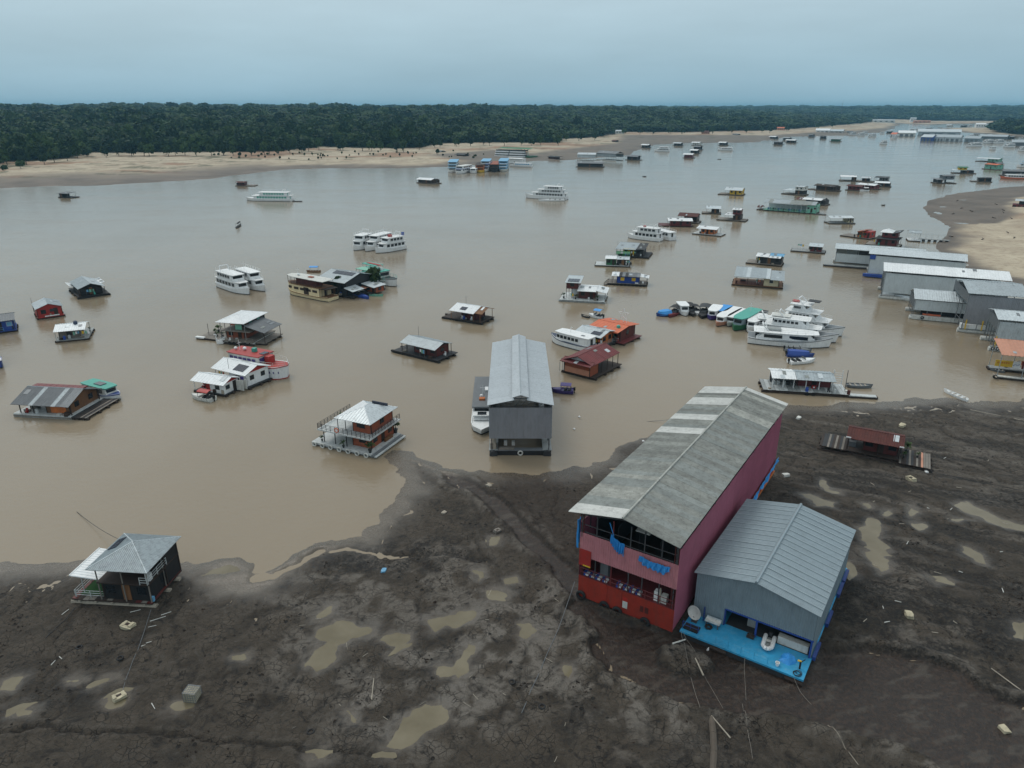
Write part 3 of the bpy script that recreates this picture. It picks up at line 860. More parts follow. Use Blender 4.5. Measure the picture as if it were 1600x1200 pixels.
# ------------------------------------------------------------------ floating houses
def slope(mb, a, b, up, s0=0.0, s1=1.0, rib=0.45, h=0.05, t=0.07):
    """ribbed roof slope: eave a->b, 'up' climbs to the ridge; s0, s1 = ends of the ridge along the eave (hips)"""
    a, b, up = Vector(a), Vector(b), Vector(up)
    L = (b - a).length
    n = max(2, int(round(L / rib)))
    nrm = (b - a).cross(up).normalized()
    if nrm.z < 0:
        nrm = -nrm
    prof = []
    for i in range(n):
        prof += [(i / n, 0), ((i + .12) / n, h), ((i + .38) / n, h), ((i + .5) / n, 0)]
    prof.append((1, 0))
    v, f = [], []
    for s, hh in prof:
        k = 1.0
        if s0 > 0:
            k = min(k, s / s0)
        if s1 < 1:
            k = min(k, (1 - s) / (1 - s1))
        e = a + (b - a) * s
        v += [e + nrm * hh, e + up * k + nrm * hh * (1 if k > .02 else 0), e - nrm * t, e + up * k - nrm * t]
    m = len(prof)
    for i in range(m - 1):
        p, q = 4 * i, 4 * i + 4
        f += [(p, q, q + 1, p + 1), (p + 2, p + 3, q + 3, q + 2), (p, p + 2, q + 2, q), (p + 1, q + 1, q + 3, p + 3)]
    f += [(0, 1, 3, 2), (4 * m - 4, 4 * m - 2, 4 * m - 1, 4 * m - 3)]
    return mb.add(v, f)

TYRE = MB().torus((0, 0, 0), .30, .11, 'y', 12, 6).mesh('tyre', mat('rubber'))
LEAFS = {}
def leaf_mesh(kind):
    if kind in LEAFS:
        return LEAFS[kind]
    rs = random.Random(kind)
    mb = MB()
    for i in range(26):
        a, el, ln = rs.uniform(0, 6.28), rs.uniform(.15, 1.3), rs.uniform(.55, 1.0)
        d = Vector((math.cos(a) * math.cos(el), math.sin(a) * math.cos(el), math.sin(el)))
        s = Vector((-math.sin(a), math.cos(a), 0)) * .09
        p1, p2 = d * ln * .55, d * ln + Vector((0, 0, -.28 * ln))
        mb.add([s * .3, p1 + s, p2, p1 - s, -s * .3], [(0, 1, 2, 3, 4)])
        mb.add([p1 + s * .2 + Vector((0, 0, .02)), p1 + s + Vector((0, 0, .14)), p2 * .9], [(0, 1, 2)])
    LEAFS[kind] = mb.mesh('leaves', mat('leaf'))
    return LEAFS[kind]
POT = MB().lathe([(.20, 0), (.29, .5), (.33, .5), (.33, .56), (.25, .56)], n=9).mesh('pot', mat('pot'))
STEM = MB().tube((0, 0, 0), (0.02, 0.01, 1), .05, 5, .03).mesh('stem', BARK)

ALLH = []
class House:
    def __init__(s, name, label, p0, p1, D, cat='floating house', group=None, z=0.0, rot=0.0):
        A, B = G(*p0, z), G(*p1, z)
        s.L = (B - A).length
        ang = math.atan2(B.y - A.y, B.x - A.x) + R(rot)
        if isinstance(D, tuple):
            C = G(*D, z) - A
            D = abs(-math.sin(ang) * C.x + math.cos(ang) * C.y)
        s.D, s.ang, s.A, s.z = D, ang, A, z
        s.o = thing(name, label, cat, A, ang, group)
        s.rf = None
        ALLH.append(s)
    def X(s, u):
        return u * s.L
    def Y(s, v):
        return v * s.D
    def world(s, u, v, z):
        x, y = s.X(u), s.Y(v)
        c, n = math.cos(s.ang), math.sin(s.ang)
        return Vector((s.A.x + c * x - n * y, s.A.y + n * x + c * y, s.z + z))
    def deck(s, m='greywood', z1=.55, u0=0, u1=1, v0=0, v1=1, t=.16, planks=0, logs='darkwood', edge=None):
        x0, x1, y0, y1 = s.X(u0), s.X(u1), s.Y(v0), s.Y(v1)
        if planks:
            d = ub('deck', 'darkwood', s.o, x0, x1, y0, y1, z1 - t, z1 - .05)
            w = (x1 - x0) / planks
            for i in range(planks):
                ub('plank', random.choice(m) if isinstance(m, (list, tuple)) else m, s.o, x0 + i * w + .02, x0 + (i + 1) * w - .02, y0 + random.uniform(-.08, .1), y1 + random.uniform(-.1, .08), z1 - .046, z1 + random.uniform(-.01, .012))
        else:
            ub('deck', m, s.o, x0, x1, y0, y1, z1 - t, z1)
        if edge:
            ub('deck_edge', edge, s.o, x0 - .03, x1 + .03, y0 - .06, y0 - .003, z1 - t - .1, z1 + .03)
        if logs:
            nl = 3 if y1 - y0 < 9 else 4
            for i in range(nl):
                yy = y0 + (y1 - y0) * (i + .5) / nl if i else y0 + .35
                mk('float_log', MB().tube((x0 - .25, yy, .14), (x1 + .25, yy, .16), .32, 8, .27), logs, s.o)
            nb = max(3, int((x1 - x0) / 1.6))
            for i in range(nb):
                xx = x0 + (x1 - x0) * (i + .5) / nb
                ub('cross_beam', logs, s.o, xx - .11, xx + .11, y0 - .12, y1 + .12, z1 - t - .16, z1 - t - .003)
        return s
    def cab(s, m, u0, u1, v0, v1, z0, z1, win=1, winr=1, winl=0, door='f', wm='glass', fm=None, inset=0):
        if fm is None:
            fm = 'offwhite' if m in ('white', 'offwhite', 'cream', 'palewall', 'blue', 'mint') else 'black' if m in ('black', 'charcoal') else 'darkwood'
        x0, x1, y0, y1 = s.X(u0), s.X(u1), s.Y(v0), s.Y(v1)
        ub('wall', m, s.o, x0, x1, y0, y1, z0, z1)
        if z1 - z0 > 1.2 and s.L > 5:
            for xx in (x0, x1):
                for yy in (y0, y1):
                    ub('corner_post', 'darkwood' if m not in ('white', 'offwhite', 'cream') else m, s.o, xx - .06, xx + .06, yy - .06, yy + .06, z0, z1 + .05)
        zc, hh = z0 + (z1 - z0) * .58, min(.45, (z1 - z0) * .2)
        def opening(nm, face, c, hw, za, zb, mm):
            if face == 'f':
                o = ub(nm, mm, s.o, c - hw, c + hw, y0 - .05, y0 + .02, za, zb)
                fr = (c - hw - .07, c + hw + .07, y0 - .035, y0 + .01)
            elif face == 'r':
                o = ub(nm, mm, s.o, x1 - .02, x1 + .05, c - hw, c + hw, za, zb)
                fr = (x1 - .01, x1 + .035, c - hw - .07, c + hw + .07)
            elif face == 'l':
                o = ub(nm, mm, s.o, x0 - .05, x0 + .02, c - hw, c + hw, za, zb)
                fr = (x0 - .035, x0 + .01, c - hw - .07, c + hw + .07)
            if nm == 'window' and s.L > 4:
                ub('window_frame', fm, s.o, *fr, za - .07, zb + .07)
        nf = win + (1 if door == 'f' else 0)
        for i in range(nf):
            c = x0 + (x1 - x0) * (i + .5) / nf
            if door == 'f' and i == nf // 2:
                opening('door', 'f', c, min(.45, (x1 - x0) / nf * .35), z0 + .02, min(z1 - .15, z0 + 2.0), 'darkwood' if m not in ('black', 'darkwood', 'charcoal') else 'wood')
            else:
                opening('window', 'f', c, min(.5, (x1 - x0) / nf * .32), zc - hh, zc + hh, wm)
        nr = winr + (1 if door == 'r' else 0)
        for i in range(nr):
            c = y0 + (y1 - y0) * (i + .5) / nr
            if door == 'r' and i == nr // 2:
                opening('door', 'r', c, .45, z0 + .02, min(z1 - .15, z0 + 2.0), 'darkwood' if m not in ('black', 'darkwood') else 'wood')
            else:
                opening('window', 'r', c, min(.5, (y1 - y0) / nr * .32), zc - hh, zc + hh, wm)
        for i in range(winl):
            opening('window', 'l', y0 + (y1 - y0) * (i + .5) / winl, .45, zc - hh, zc + hh, wm)
        return s
    def gable_walls(s, m, kind, u0, u1, v0, v1, ze, zr):
        x0, x1, y0, y1 = s.X(u0), s.X(u1), s.Y(v0), s.Y(v1)
        if kind == 'gx':
            for xx in (x0, x1):
                mk('gable', MB().loft([(xx - .05, y0, ze), (xx - .05, y1, ze), (xx - .05, (y0 + y1) / 2, zr)], [(xx + .05, y0, ze), (xx + .05, y1, ze), (xx + .05, (y0 + y1) / 2, zr)]), m, s.o)
        else:
            for yy in (y0, y1):
                mk('gable', MB().loft([(x0, yy - .05, ze), (x1, yy - .05, ze), ((x0 + x1) / 2, yy - .05, zr)], [(x0, yy + .05, ze), (x1, yy + .05, ze), ((x0 + x1) / 2, yy + .05, zr)]), m, s.o)
        return s
    def roof(s, kind, m, u0, u1, v0, v1, ze, zr, rib=.5, sheets=None, rim=None):
        x0, x1, y0, y1 = s.X(u0), s.X(u1), s.Y(v0), s.Y(v1)
        xm, ym = (x0 + x1) / 2, (y0 + y1) / 2
        dz = zr - ze
        S = []     # slopes: a, b, up, s0, s1
        if kind == 'gx':
            S = [((x0, y0, ze), (x1, y0, ze), (0, ym - y0, dz), 0, 1), ((x1, y1, ze), (x0, y1, ze), (0, ym - y1, dz), 0, 1)]
            rt = [((x0, ym, zr + .04), (x1, ym, zr + .04))]
        elif kind == 'gy':
            S = [((x0, y1, ze), (x0, y0, ze), (xm - x0, 0, dz), 0, 1), ((x1, y0, ze), (x1, y1, ze), (xm - x1, 0, dz), 0, 1)]
            rt = [((xm, y0, zr + .04), (xm, y1, zr + .04))]
        elif kind == 'hip':
            w, d = x1 - x0, y1 - y0
            if w >= d:
                k = d / 2 / w
                ra, rb = (x0 + d / 2, ym, zr), (x1 - d / 2, ym, zr)
                S = [((x0, y0, ze), (x1, y0, ze), (0, d / 2, dz), k, 1 - k), ((x1, y1, ze), (x0, y1, ze), (0, -d / 2, dz), k, 1 - k),
                     ((x1, y0, ze), (x1, y1, ze), (-d / 2, 0, dz), .5, .5), ((x0, y1, ze), (x0, y0, ze), (d / 2, 0, dz), .5, .5)]
            else:
                k = w / 2 / d
                ra, rb = (xm, y0 + w / 2, zr), (xm, y1 - w / 2, zr)
                S = [((x0, y1, ze), (x0, y0, ze), (w / 2, 0, dz), k, 1 - k), ((x1, y0, ze), (x1, y1, ze), (-w / 2, 0, dz), k, 1 - k),
                     ((x0, y0, ze), (x1, y0, ze), (0, w / 2, dz), .5, .5), ((x1, y1, ze), (x0, y1, ze), (0, -w / 2, dz), .5, .5)]
            c4 = [(x0, y0, ze), (x1, y0, ze), (x1, y1, ze), (x0, y1, ze)]
            near = (lambda c: min((ra, rb), key=lambda q: (q[0] - c[0]) ** 2 + (q[1] - c[1]) ** 2))
            rt = [(ra, rb)] if ra != rb else []
            rt += [(c, near(c)) for c in c4]
        elif kind == 'sf':      # climbs to the back
            S = [((x0, y0, ze), (x1, y0, ze), (0, y1 - y0, dz), 0, 1)]
            rt = [((x0, y1, zr + .03), (x1, y1, zr + .03))]
        elif kind == 'sb':      # climbs to the front
            S = [((x1, y1, ze), (x0, y1, ze), (0, y0 - y1, dz), 0, 1)]
            rt = [((x0, y0, zr + .03), (x1, y0, zr + .03))]
        elif kind == 'sr':      # climbs to the right
            S = [((x0, y1, ze), (x0, y0, ze), (x1 - x0, 0, dz), 0, 1)]
            rt = [((x1, y0, zr + .03), (x1, y1, zr + .03))]
        elif kind == 'sl':
            S = [((x1, y0, ze), (x1, y1, ze), (x0 - x1, 0, dz), 0, 1)]
            rt = [((x0, y0, zr + .03), (x0, y1, zr + .03))]
        mb = MB()
        for a, b in rt:
            mb.tube(a, b, .07, 5)
        ms = m if isinstance(m, (list, tuple)) else [m]
        top = mk('roof', mb, ms[-1] if rim is None else rim, s.o)
        for a, b, up, k0, k1 in S:
            if sheets and k0 == 0 and k1 == 1:
                a, b, up = Vector(a), Vector(b), Vector(up)
                L = (b - a).length
                n = max(2, int(round(L / sheets)))
                d = (b - a) / L
                for i in range(n):
                    p = a + d * (L * i / n)
                    q = a + d * (L * (i + 1) / n + (.05 if i < n - 1 else 0))
                    lift = Vector((0, 0, random.uniform(0, .025) + (.012 if i % 2 else 0)))
                    mm = m(i, n, up) if callable(m) else random.choice(ms)
                    mk('roof_sheet', slope(MB(), p + lift, q + lift, up, 0, 1, max(.18, L / n / max(2, round(L / n / rib)))), mm, top)
            else:
                mk('roof_slope', slope(MB(), a, b, up, k0, k1, rib), random.choice(ms), top)
        s.rf = (kind, x0, x1, y0, y1, ze, zr)
        if kind in ('gx', 'gy', 'sf', 'sl', 'sr') and not callable(m):
            rp = random.Random(int((x0 * 13 + y1 * 7 + s.A.x * 3 + s.A.y) * 100))
            for i in range(rp.randint(1, 4)):
                w, d = rp.uniform(.5, 1.0), rp.uniform(.8, 1.8)
                cx, cy = rp.uniform(x0 + 1, max(x0 + 1.1, x1 - 1)), rp.uniform(y0 + .6, max(y0 + .7, y1 - .6))
                if kind in ('gx',):
                    cy = min(cy, ym - d / 2 - .1) if cy < ym else max(cy, ym + d / 2 + .1)
                elif kind == 'gy':
                    cx = min(cx, xm - w / 2 - .1) if cx < xm else max(cx, xm + w / 2 + .1)
                cx, cy = min(max(cx, x0 + w / 2), x1 - w / 2), min(max(cy, y0 + d / 2), y1 - d / 2)
                lo = [(x, y, s.roofz(x, y) + .055) for x, y in ((cx - w / 2, cy - d / 2), (cx + w / 2, cy - d / 2), (cx + w / 2, cy + d / 2), (cx - w / 2, cy + d / 2))]
                mk('roof_patch', MB().loft(lo, [(x, y, z + .03) for x, y, z in lo]), rp.choice(['galvdark', 'galv', 'fibre', 'galvlight']), top)
        return s
    def clutter(s, seed, n=5, z=.55, v=(0.02, .98), u=(0.02, .98)):
        rp = random.Random(seed)
        for i in range(n):
            uu, vv = rp.uniform(*u), rp.choice([rp.uniform(v[0], v[0] + .12), rp.uniform(*v)])
            q = rp.random()
            if q < .3:
                mk('barrel', MB().lathe([(.26, 0), (.29, .1), (.29, .75), (.26, .85)], s.X(uu), s.Y(vv), z, 9), rp.choice(['blue', 'charcoal', 'deckwhite', 'teal', 'rust']), s.o)
            elif q < .55:
                s.item('crate', rp.choice(['greywood', 'darkwood', 'palewood', 'offwhite']), uu, vv, rp.uniform(.4, .9), rp.uniform(.3, .7), z, z + rp.uniform(.3, .7), rp.uniform(0, 1))
            elif q < .8:
                x, y = s.X(uu), s.Y(vv)
                c = rp.choice(['white', 'red', 'deckwhite', 'charcoal'])
                mk('chair', MB().box(x - .22, x + .22, y - .22, y + .22, z + .38, z + .44).box(x - .22, x + .22, y + .18, y + .22, z + .44, z + .9).box(x - .2, x - .16, y - .2, y + .2, z, z + .38).box(x + .16, x + .2, y - .2, y + .2, z, z + .38), c, s.o)
            else:
                x, y = s.X(uu), s.Y(vv)
                ln = rp.uniform(1.2, 2.2)
                mk('laundry_line', MB().tube((x, y, z), (x, y, z + 1.7), .03, 4).tube((x + ln, y, z), (x + ln, y, z + 1.7), .03, 4).tube((x, y, z + 1.65), (x + ln, y, z + 1.65), .012, 3), 'greywood', s.o)
                for k in range(3):
                    s.item('hanging_cloth', rp.choice(['white', 'coral', 'lightblue', 'yellow', 'mint']), (x + ln * (k + .5) / 3) / s.L, vv, ln * .24, .03, z + rp.uniform(.8, 1.1), z + 1.64)
        return s
    def roofz(s, x, y):
        kind, x0, x1, y0, y1, ze, zr = s.rf
        tx, ty = (x - x0) / (x1 - x0), (y - y0) / (y1 - y0)
        d = zr - ze
        return {'gx': ze + d * (1 - abs(2 * ty - 1)), 'gy': ze + d * (1 - abs(2 * tx - 1)), 'sf': ze + d * ty, 'sb': zr - d * ty, 'sr': ze + d * tx, 'sl': zr - d * tx,
                'hip': ze + d * min(1, 2 * min(tx * max(1, (x1 - x0) / (y1 - y0)), (1 - tx) * max(1, (x1 - x0) / (y1 - y0)), ty * max(1, (y1 - y0) / (x1 - x0)), (1 - ty) * max(1, (y1 - y0) / (x1 - x0))))}[kind]
    def solar(s, u0, u1, v0, v1, n=3, along='x', m='solar', lift=.12):
        for i in range(n):
            a0, a1, b0, b1 = (u0 + (u1 - u0) * i / n, u0 + (u1 - u0) * (i + .93) / n, v0, v1) if along == 'x' else (u0, u1, v0 + (v1 - v0) * i / n, v0 + (v1 - v0) * (i + .93) / n)
            c = [(s.X(a), s.Y(b)) for a, b in ((a0, b0), (a1, b0), (a1, b1), (a0, b1))]
            lo = [(x, y, s.roofz(x, y) + lift - .04) for x, y in c]
            hi = [(x, y, z + .05) for x, y, z in lo]
            mk('solar_panel', MB().loft(lo, hi), m, s.o)
        return s
    def posts(s, uv, z0, z1, m='darkwood', r=.07):
        for u, v in uv:
            zz = z1
            mk('post', MB().tube((s.X(u), s.Y(v), z0), (s.X(u), s.Y(v), zz), r, 6), m, s.o)
        return s
    def rail(s, path, z0, h=1.0, m='white', bars=3, step=1.3, r=.035):
        for (u0, v0), (u1, v1) in zip(path, path[1:]):
            a, b = Vector((s.X(u0), s.Y(v0), z0)), Vector((s.X(u1), s.Y(v1), z0))
            n = max(1, int((b - a).length / step))
            mb = MB()
            for i in range(n + 1):
                p = a + (b - a) * i / n
                mb.tube(p, p + Vector((0, 0, h)), r * 1.2, 5)
            for j in range(bars):
                zz = Vector((0, 0, h * (j + 1) / bars))
                mb.tube(a + zz, b + zz, r, 5)
            mk('railing', mb, m, s.o)
        return s
    def tank(s, u, v, z, r=.5, h=.9, m='blue'):
        mk('water_tank', MB().lathe([(r * .8, 0), (r, .1), (r, h * .75), (r * .6, h * .92), (r * .25, h), (r * .2, h + .04)], s.X(u), s.Y(v), z, 10), m, s.o)
        return s
    def tyres(s, us, v=0.0, z=.35, white=False):
        for u in us:
            o = link('tyre_fender', TYRE, s.o, (s.X(u), s.Y(v) - .14, z))
            if white:
                o.data = TYREW
        return s
    def pole(s, u, v, z0, z1, m='steel', r=.035):
        mk('pole', MB().tube((s.X(u), s.Y(v), z0), (s.X(u), s.Y(v), z1), r, 5), m, s.o)
        return s
    def item(s, nm, m, u, v, w, d, z0, z1, rz=0):
        x, y = s.X(u), s.Y(v)
        ub(nm, m, s.o, x - w / 2, x + w / 2, y - d / 2, y + d / 2, z0, z1, rz)
        return s
TYREW = MB().torus((0, 0, 0), .34, .11, 'y', 12, 6).mesh('tyre_white', mat('offwhite'))
HOUSES = []
def plant(pos, h, label, group=None, tallstem=.25):
    t = thing('potted_plant', label, 'potted plant', pos, random.uniform(0, 6), group)
    link('pot', POT, t, (0, 0, 0), 0, (h * .55, h * .55, h * .6))
    link('stem', STEM, t, (0, 0, h * .3), 0, (h * .8, h * .8, h * tallstem + h * .1))
    link('leaves', leaf_mesh(random.randint(1, 3)), t, (0, 0, h * (.34 + tallstem)), 0, (h * .75, h * .75, h * .65))
    return t

# ------------------------------------------------------------------ boats
def hull_pts(L, B, bow=2.0, stern=.86, full=.55, n=14):
    """half-breadth of the plan outline at n stations, stern (0) to bow (L)"""
    r = []
    for i in range(n):
        t = i / (n - 1)
        b = 1.0
        if t > full:
            b = max(0.02, 1 - ((t - full) / (1 - full)) ** bow)
        if t < .2:
            b *= stern + (1 - stern) * math.sin(t / .2 * math.pi / 2)
        r.append((t, b * B / 2))
    return r
class Boat:
    def __init__(s, name, label, p0, p1, B, hullm, fb=1.0, sheer=.6, bow=2.0, full=.55, cat='boat', group=None, z=0.0, deckm='deckgrey', stern=.86, stripe=None, keel='charcoal'):
        A, C = G(*p0, z), G(*p1, z)
        s.L = (C - A).length
        s.ang = math.atan2(C.y - A.y, C.x - A.x)
        s.B, s.fb, s.z = B, fb, z
        s.o = thing(name, label, cat, A, s.ang, group)
        s.h = hull_pts(s.L, B, bow, stern, full)
        zz = lambda t: fb + sheer * max(0, (t - .45) / .55) ** 2 + sheer * .25 * max(0, (.25 - t) / .25) ** 2
        s.zz = zz
        mb = MB()
        v, f = [], []
        for t, b in s.h:
            x = t * s.L
            xo = x - (0.06 * s.L * max(0, (t - .7) / .3) ** 2)
            v += [(x, -b, zz(t)), (x - (x - xo) * .5, -b * .93, .16), (xo, -b * .6, -.35), (xo, b * .6, -.35), (x - (x - xo) * .5, b * .93, .16), (x, b, zz(t)), (x, b * .9, zz(t)), (x, b * .9, zz(t) - .18), (x, -b * .9, zz(t) - .18), (x, -b * .9, zz(t))]
        n = len(s.h)
        for i in range(n - 1):
            p, q = i * 10, i * 10 + 10
            for j in range(10):
                k = (j + 1) % 10
                f.append((p + j, q + j, q + k, p + k))
        f += [tuple(range(10)), tuple(range((n - 1) * 10 + 9, (n - 1) * 10 - 1, -1))]
        mb.add(v, f)
        s.hull = mk('hull', mb, hullm, s.o)
        if keel and fb > .5:
            kb = MB()
            lo, hi = [], []
            for sg in (-1, 1):
                for t, b in (s.h if sg < 0 else s.h[::-1]):
                    lo.append((t * s.L - .03 * s.L * max(0, (t - .7) / .3) ** 2, sg * (b * .93 + .02), -.1))
                    hi.append((t * s.L - .025 * s.L * max(0, (t - .7) / .3) ** 2, sg * (b * .935 + .02), .17))
            mk('boot_stripe', kb.loft(lo, hi), keel, s.hull)
        if stripe:
            lo, hi = [], []
            for sg in (-1, 1):
                for t, b in (s.h if sg < 0 else s.h[::-1]):
                    lo.append((t * s.L, sg * (b + .025), zz(t) - .22))
                    hi.append((t * s.L, sg * (b + .03), zz(t) - .05))
            mk('stripe', MB().loft(lo, hi), stripe, s.hull)
        dk = MB()
        lo = [(t * s.L, -b * .9, zz(t) - .2) for t, b in s.h] + [(t * s.L, b * .9, zz(t) - .2) for t, b in s.h[::-1]]
        m2 = len(s.h)
        dk.add(lo, [(i, i + 1, 2 * m2 - 2 - i, 2 * m2 - 1 - i) for i in range(m2 - 1)])
        mk('deck', dk, deckm, s.o)
    def half(s, t):
        for (a, b), (c, d) in zip(s.h, s.h[1:]):
            if a <= t <= c:
                return b + (d - b) * (t - a) / (c - a)
        return s.h[-1][1]
    def outline(s, t0, t1, w, n=9, round_=0.0):
        ts = [t0 + (t1 - t0) * i / (n - 1) for i in range(n)]
        hb = []
        for t in ts:
            b = s.half(max(0, min(1, t))) * w
            e = (t - t0) / (t1 - t0)
            if round_ and e > 1 - round_:
                b *= math.sqrt(max(0.03, 1 - ((e - 1 + round_) / round_) ** 2))
            hb.append(b)
        return [(t * s.L, -b) for t, b in zip(ts, hb)] + [(t * s.L, b) for t, b in list(zip(ts, hb))[::-1]]
    def level(s, z0, z1, t0, t1, w, m, nwin=6, slabm='white', over=.03, rake=0.0, wm='glass', winh=.5, round_=0.0, slab=True, open_=False, wint=None, railm=None, slabw=None, backrake=0.0):
        lo = s.outline(t0, t1, w, 11, round_)
        if open_:
            nb = max(3, int((t1 - t0) * s.L / 2.2))
            for i in range(nb + 1):
                t = t0 + (t1 - t0) * i / nb
                for sg in (-1, 1):
                    b = s.half(t) * w * (1 if not round_ else .95)
                    mk('post', MB().tube((t * s.L, sg * b, z0), (t * s.L, sg * b, z1), .06, 5), m, s.o)
            if railm:
                s.rails(t0, t1, w, z0, .9, railm)
        else:
            hi = s.outline(t0 + backrake, t1 - rake, w * .97, 11, round_)
            mk('cabin', MB().loft([(x, y, z0) for x, y in lo], [(x, y, z1) for x, y in hi]), m, s.o)
            a0, a1 = wint or (t0 + .03, t1 - rake - .04)
            for i in range(nwin):
                t = a0 + (a1 - a0) * (i + .5) / nwin
                ww = (a1 - a0) * s.L / nwin * .36
                for sg in (-1, 1):
                    b = s.half(t) * w
                    if round_ and (t - t0) / (t1 - t0) > 1 - round_ * .7:
                        continue
                    ub('window', wm, s.o, t * s.L - ww, t * s.L + ww, sg * b - .05, sg * b + .05, z0 + (z1 - z0) * (.60 - winh * .5), z0 + (z1 - z0) * (.60 + winh * .5))
            if nwin and not round_:
                bb = s.half(t1) * w
                if bb > .5:
                    ub('windscreen', wm, s.o, (t1 - rake * .5) * s.L - .05, (t1 - rake * .5) * s.L + .09, -bb * .8, bb * .8, z0 + (z1 - z0) * .38, z0 + (z1 - z0) * .82)
                b0 = s.half(t0) * w
                ub('door', wm, s.o, (t0 + backrake * .5) * s.L - .08, t0 * s.L + .05, -.4, .4, z0 + .02, z0 + (z1 - z0) * .85)
        if slab:
            sw = slabw or w * 1.06
            so = s.outline(max(0.0, t0 - over), min(.995, t1 + over * .6), sw, 11, round_)
            mk('upper_deck' if not slab == 'roof' else 'roof', MB().prism(so, z1, z1 + .14), slabm, s.o)
        return s
    def rails(s, t0, t1, w, z, h=.9, m='white', close=True):
        mb = MB()
        n = max(3, int((t1 - t0) * s.L / 1.6))
        for sg in (-1, 1):
            pt = [Vector(((t0 + (t1 - t0) * i / n) * s.L, sg * s.half(min(1, t0 + (t1 - t0) * i / n)) * w, z)) for i in range(n + 1)]
            for p in pt:
                mb.tube(p, p + Vector((0, 0, h)), .03, 4)
            for k in (.5, 1):
                mb.path([p + Vector((0, 0, h * k)) for p in pt], .028, 4)
        mk('railing', mb, m, s.o)
        return s
    def box(s, nm, m, t, y, w, d, z0, z1):
        ub(nm, m, s.o, t * s.L - w / 2, t * s.L + w / 2, y - d / 2, y + d / 2, z0, z1)
        return s
    def mast(s, t, z0, z1, m='white'):
        x = t * s.L
        mk('mast', MB().tube((x, 0, z0), (x - .15, 0, z1), .06, 5, .03).tube((x - .1, -.5, z0 + (z1 - z0) * .7), (x - .1, .5, z0 + (z1 - z0) * .7), .03, 4), m, s.o)
        return s
    def dome(s, t, y, z, r, m='white'):
        mk('radar_dome', MB().lathe([(r * .4, 0), (r * .5, r * .3), (r, r * .7), (r * .8, r * 1.3), (r * .3, r * 1.6)], t * s.L, y, z, 8), m, s.o)
        return s
    def canopy(s, t0, t1, w, z0, z1, m, posts='steel', arch=.25):
        x0, x1, b = t0 * s.L, t1 * s.L, s.B * .5 * w
        mb = MB()
        n = 6
        top = []
        for x in (x0, x1):
            for i in range(n + 1):
                a = -1 + 2 * i / n
                top.append((x, a * b, z1 + arch * (1 - a * a)))
        bot = [(x, y, z - .06) for x, y, z in top]
        k = n + 1
        f = [(i, k + i, k + i + 1, i + 1) for i in range(n)] + [(2 * k + i, 2 * k + i + 1, 3 * k + i + 1, 3 * k + i) for i in range(n)]
        f += [(i, i + 1, 2 * k + i + 1, 2 * k + i) for i in range(n)] + [(k + i, 3 * k + i, 3 * k + i + 1, k + i + 1) for i in range(n)]
        f += [(0, 2 * k, 3 * k, k), (n, k + n, 3 * k + n, 2 * k + n)]
        mk('canopy', mb.add(top + bot, f), m, s.o)
        for x in (x0 + .1, x1 - .1):
            for sg in (-1, 1):
                mk('canopy_post', MB().tube((x, sg * b * .92, z0), (x, sg * b * .92, z1), .03, 4), posts, s.o)
        return s
    def motor(s, n=1, m='black'):
        for i in range(n):
            y = (i - (n - 1) / 2) * .5
            mk('outboard_motor', MB().box(-.35, .02, y - .16, y + .16, s.fb - .1, s.fb + .5).box(-.25, -.12, y - .07, y + .07, -.3, s.fb - .1), m, s.o)
        return s

def speedboat(label, p0, p1, B, hullm='white', deckm='offwhite', cover=None, canopy=None, seats='charcoal', group=None, screen=True, z=0.0, fb=.65, name='speedboat', motor=1, high=1.25):
    b = Boat(name, label, p0, p1, B, hullm, fb, .25, 1.8, .45, 'speedboat' if name == 'speedboat' else 'boat', group, z, deckm, .95, keel=None)
    L = b.L
    # foredeck and cockpit
    ol = b.outline(.55, .97, .9, 8)
    mk('foredeck', MB().loft([(x, y, fb - .15) for x, y in ol], [(x, y * .8, fb + .22 - .12 * x / L) for x, y in ol]), hullm if hullm != 'black' else 'charcoal', b.o)
    if screen:
        w = b.half(.55) * .75
        mk('windscreen', MB().loft([(L * .57, -w, fb + .05), (L * .60, -w * .6, fb + .05), (L * .60, w * .6, fb + .05), (L * .57, w, fb + .05)], [(L * .53, -w * .9, fb + .6), (L * .55, -w * .55, fb + .6), (L * .55, w * .55, fb + .6), (L * .53, w * .9, fb + .6)]), 'glass', b.o)
    for t in (.18, .36):
        ub('seat', seats, b.o, L * t - .25, L * t + .25, -B * .32, B * .32, fb - .25, fb + .1)
        ub('seat_back', seats, b.o, L * t - .3, L * t - .2, -B * .32, B * .32, fb + .1, fb + .42)
    if cover:
        ol = b.outline(.02, .82, 1.04, 8)
        mk('tarpaulin_cover', MB().loft([(x, y, fb - .2) for x, y in ol], [(x * .94 + .1, y * .62, fb + .75 - .25 * (x / L) ** 2) for x, y in ol]), cover, b.o)
    if canopy:
        b.canopy(.10, .58, .85, fb, fb + high, canopy)
    b.motor(motor)
    return b
def canoe(label, p0, p1, B, m, group=None, canopy=None, z=0.0, fb=.45, motor=False, cat='canoe'):
    b = Boat('canoe', label, p0, p1, B, m, fb, .2, 2.2, .4, cat, group, z, 'wood', .55, keel=None)
    for t in (.15, .35, .55, .72):
        w = b.half(t) * .88
        ub('bench', 'palewood', b.o, b.L * t - .12, b.L * t + .12, -w, w, fb - .12, fb - .05)
    if canopy:
        b.canopy(.15, .75, .9, fb, fb + 1.2, canopy, arch=.35)
    if motor:
        b.motor(1)
    return b

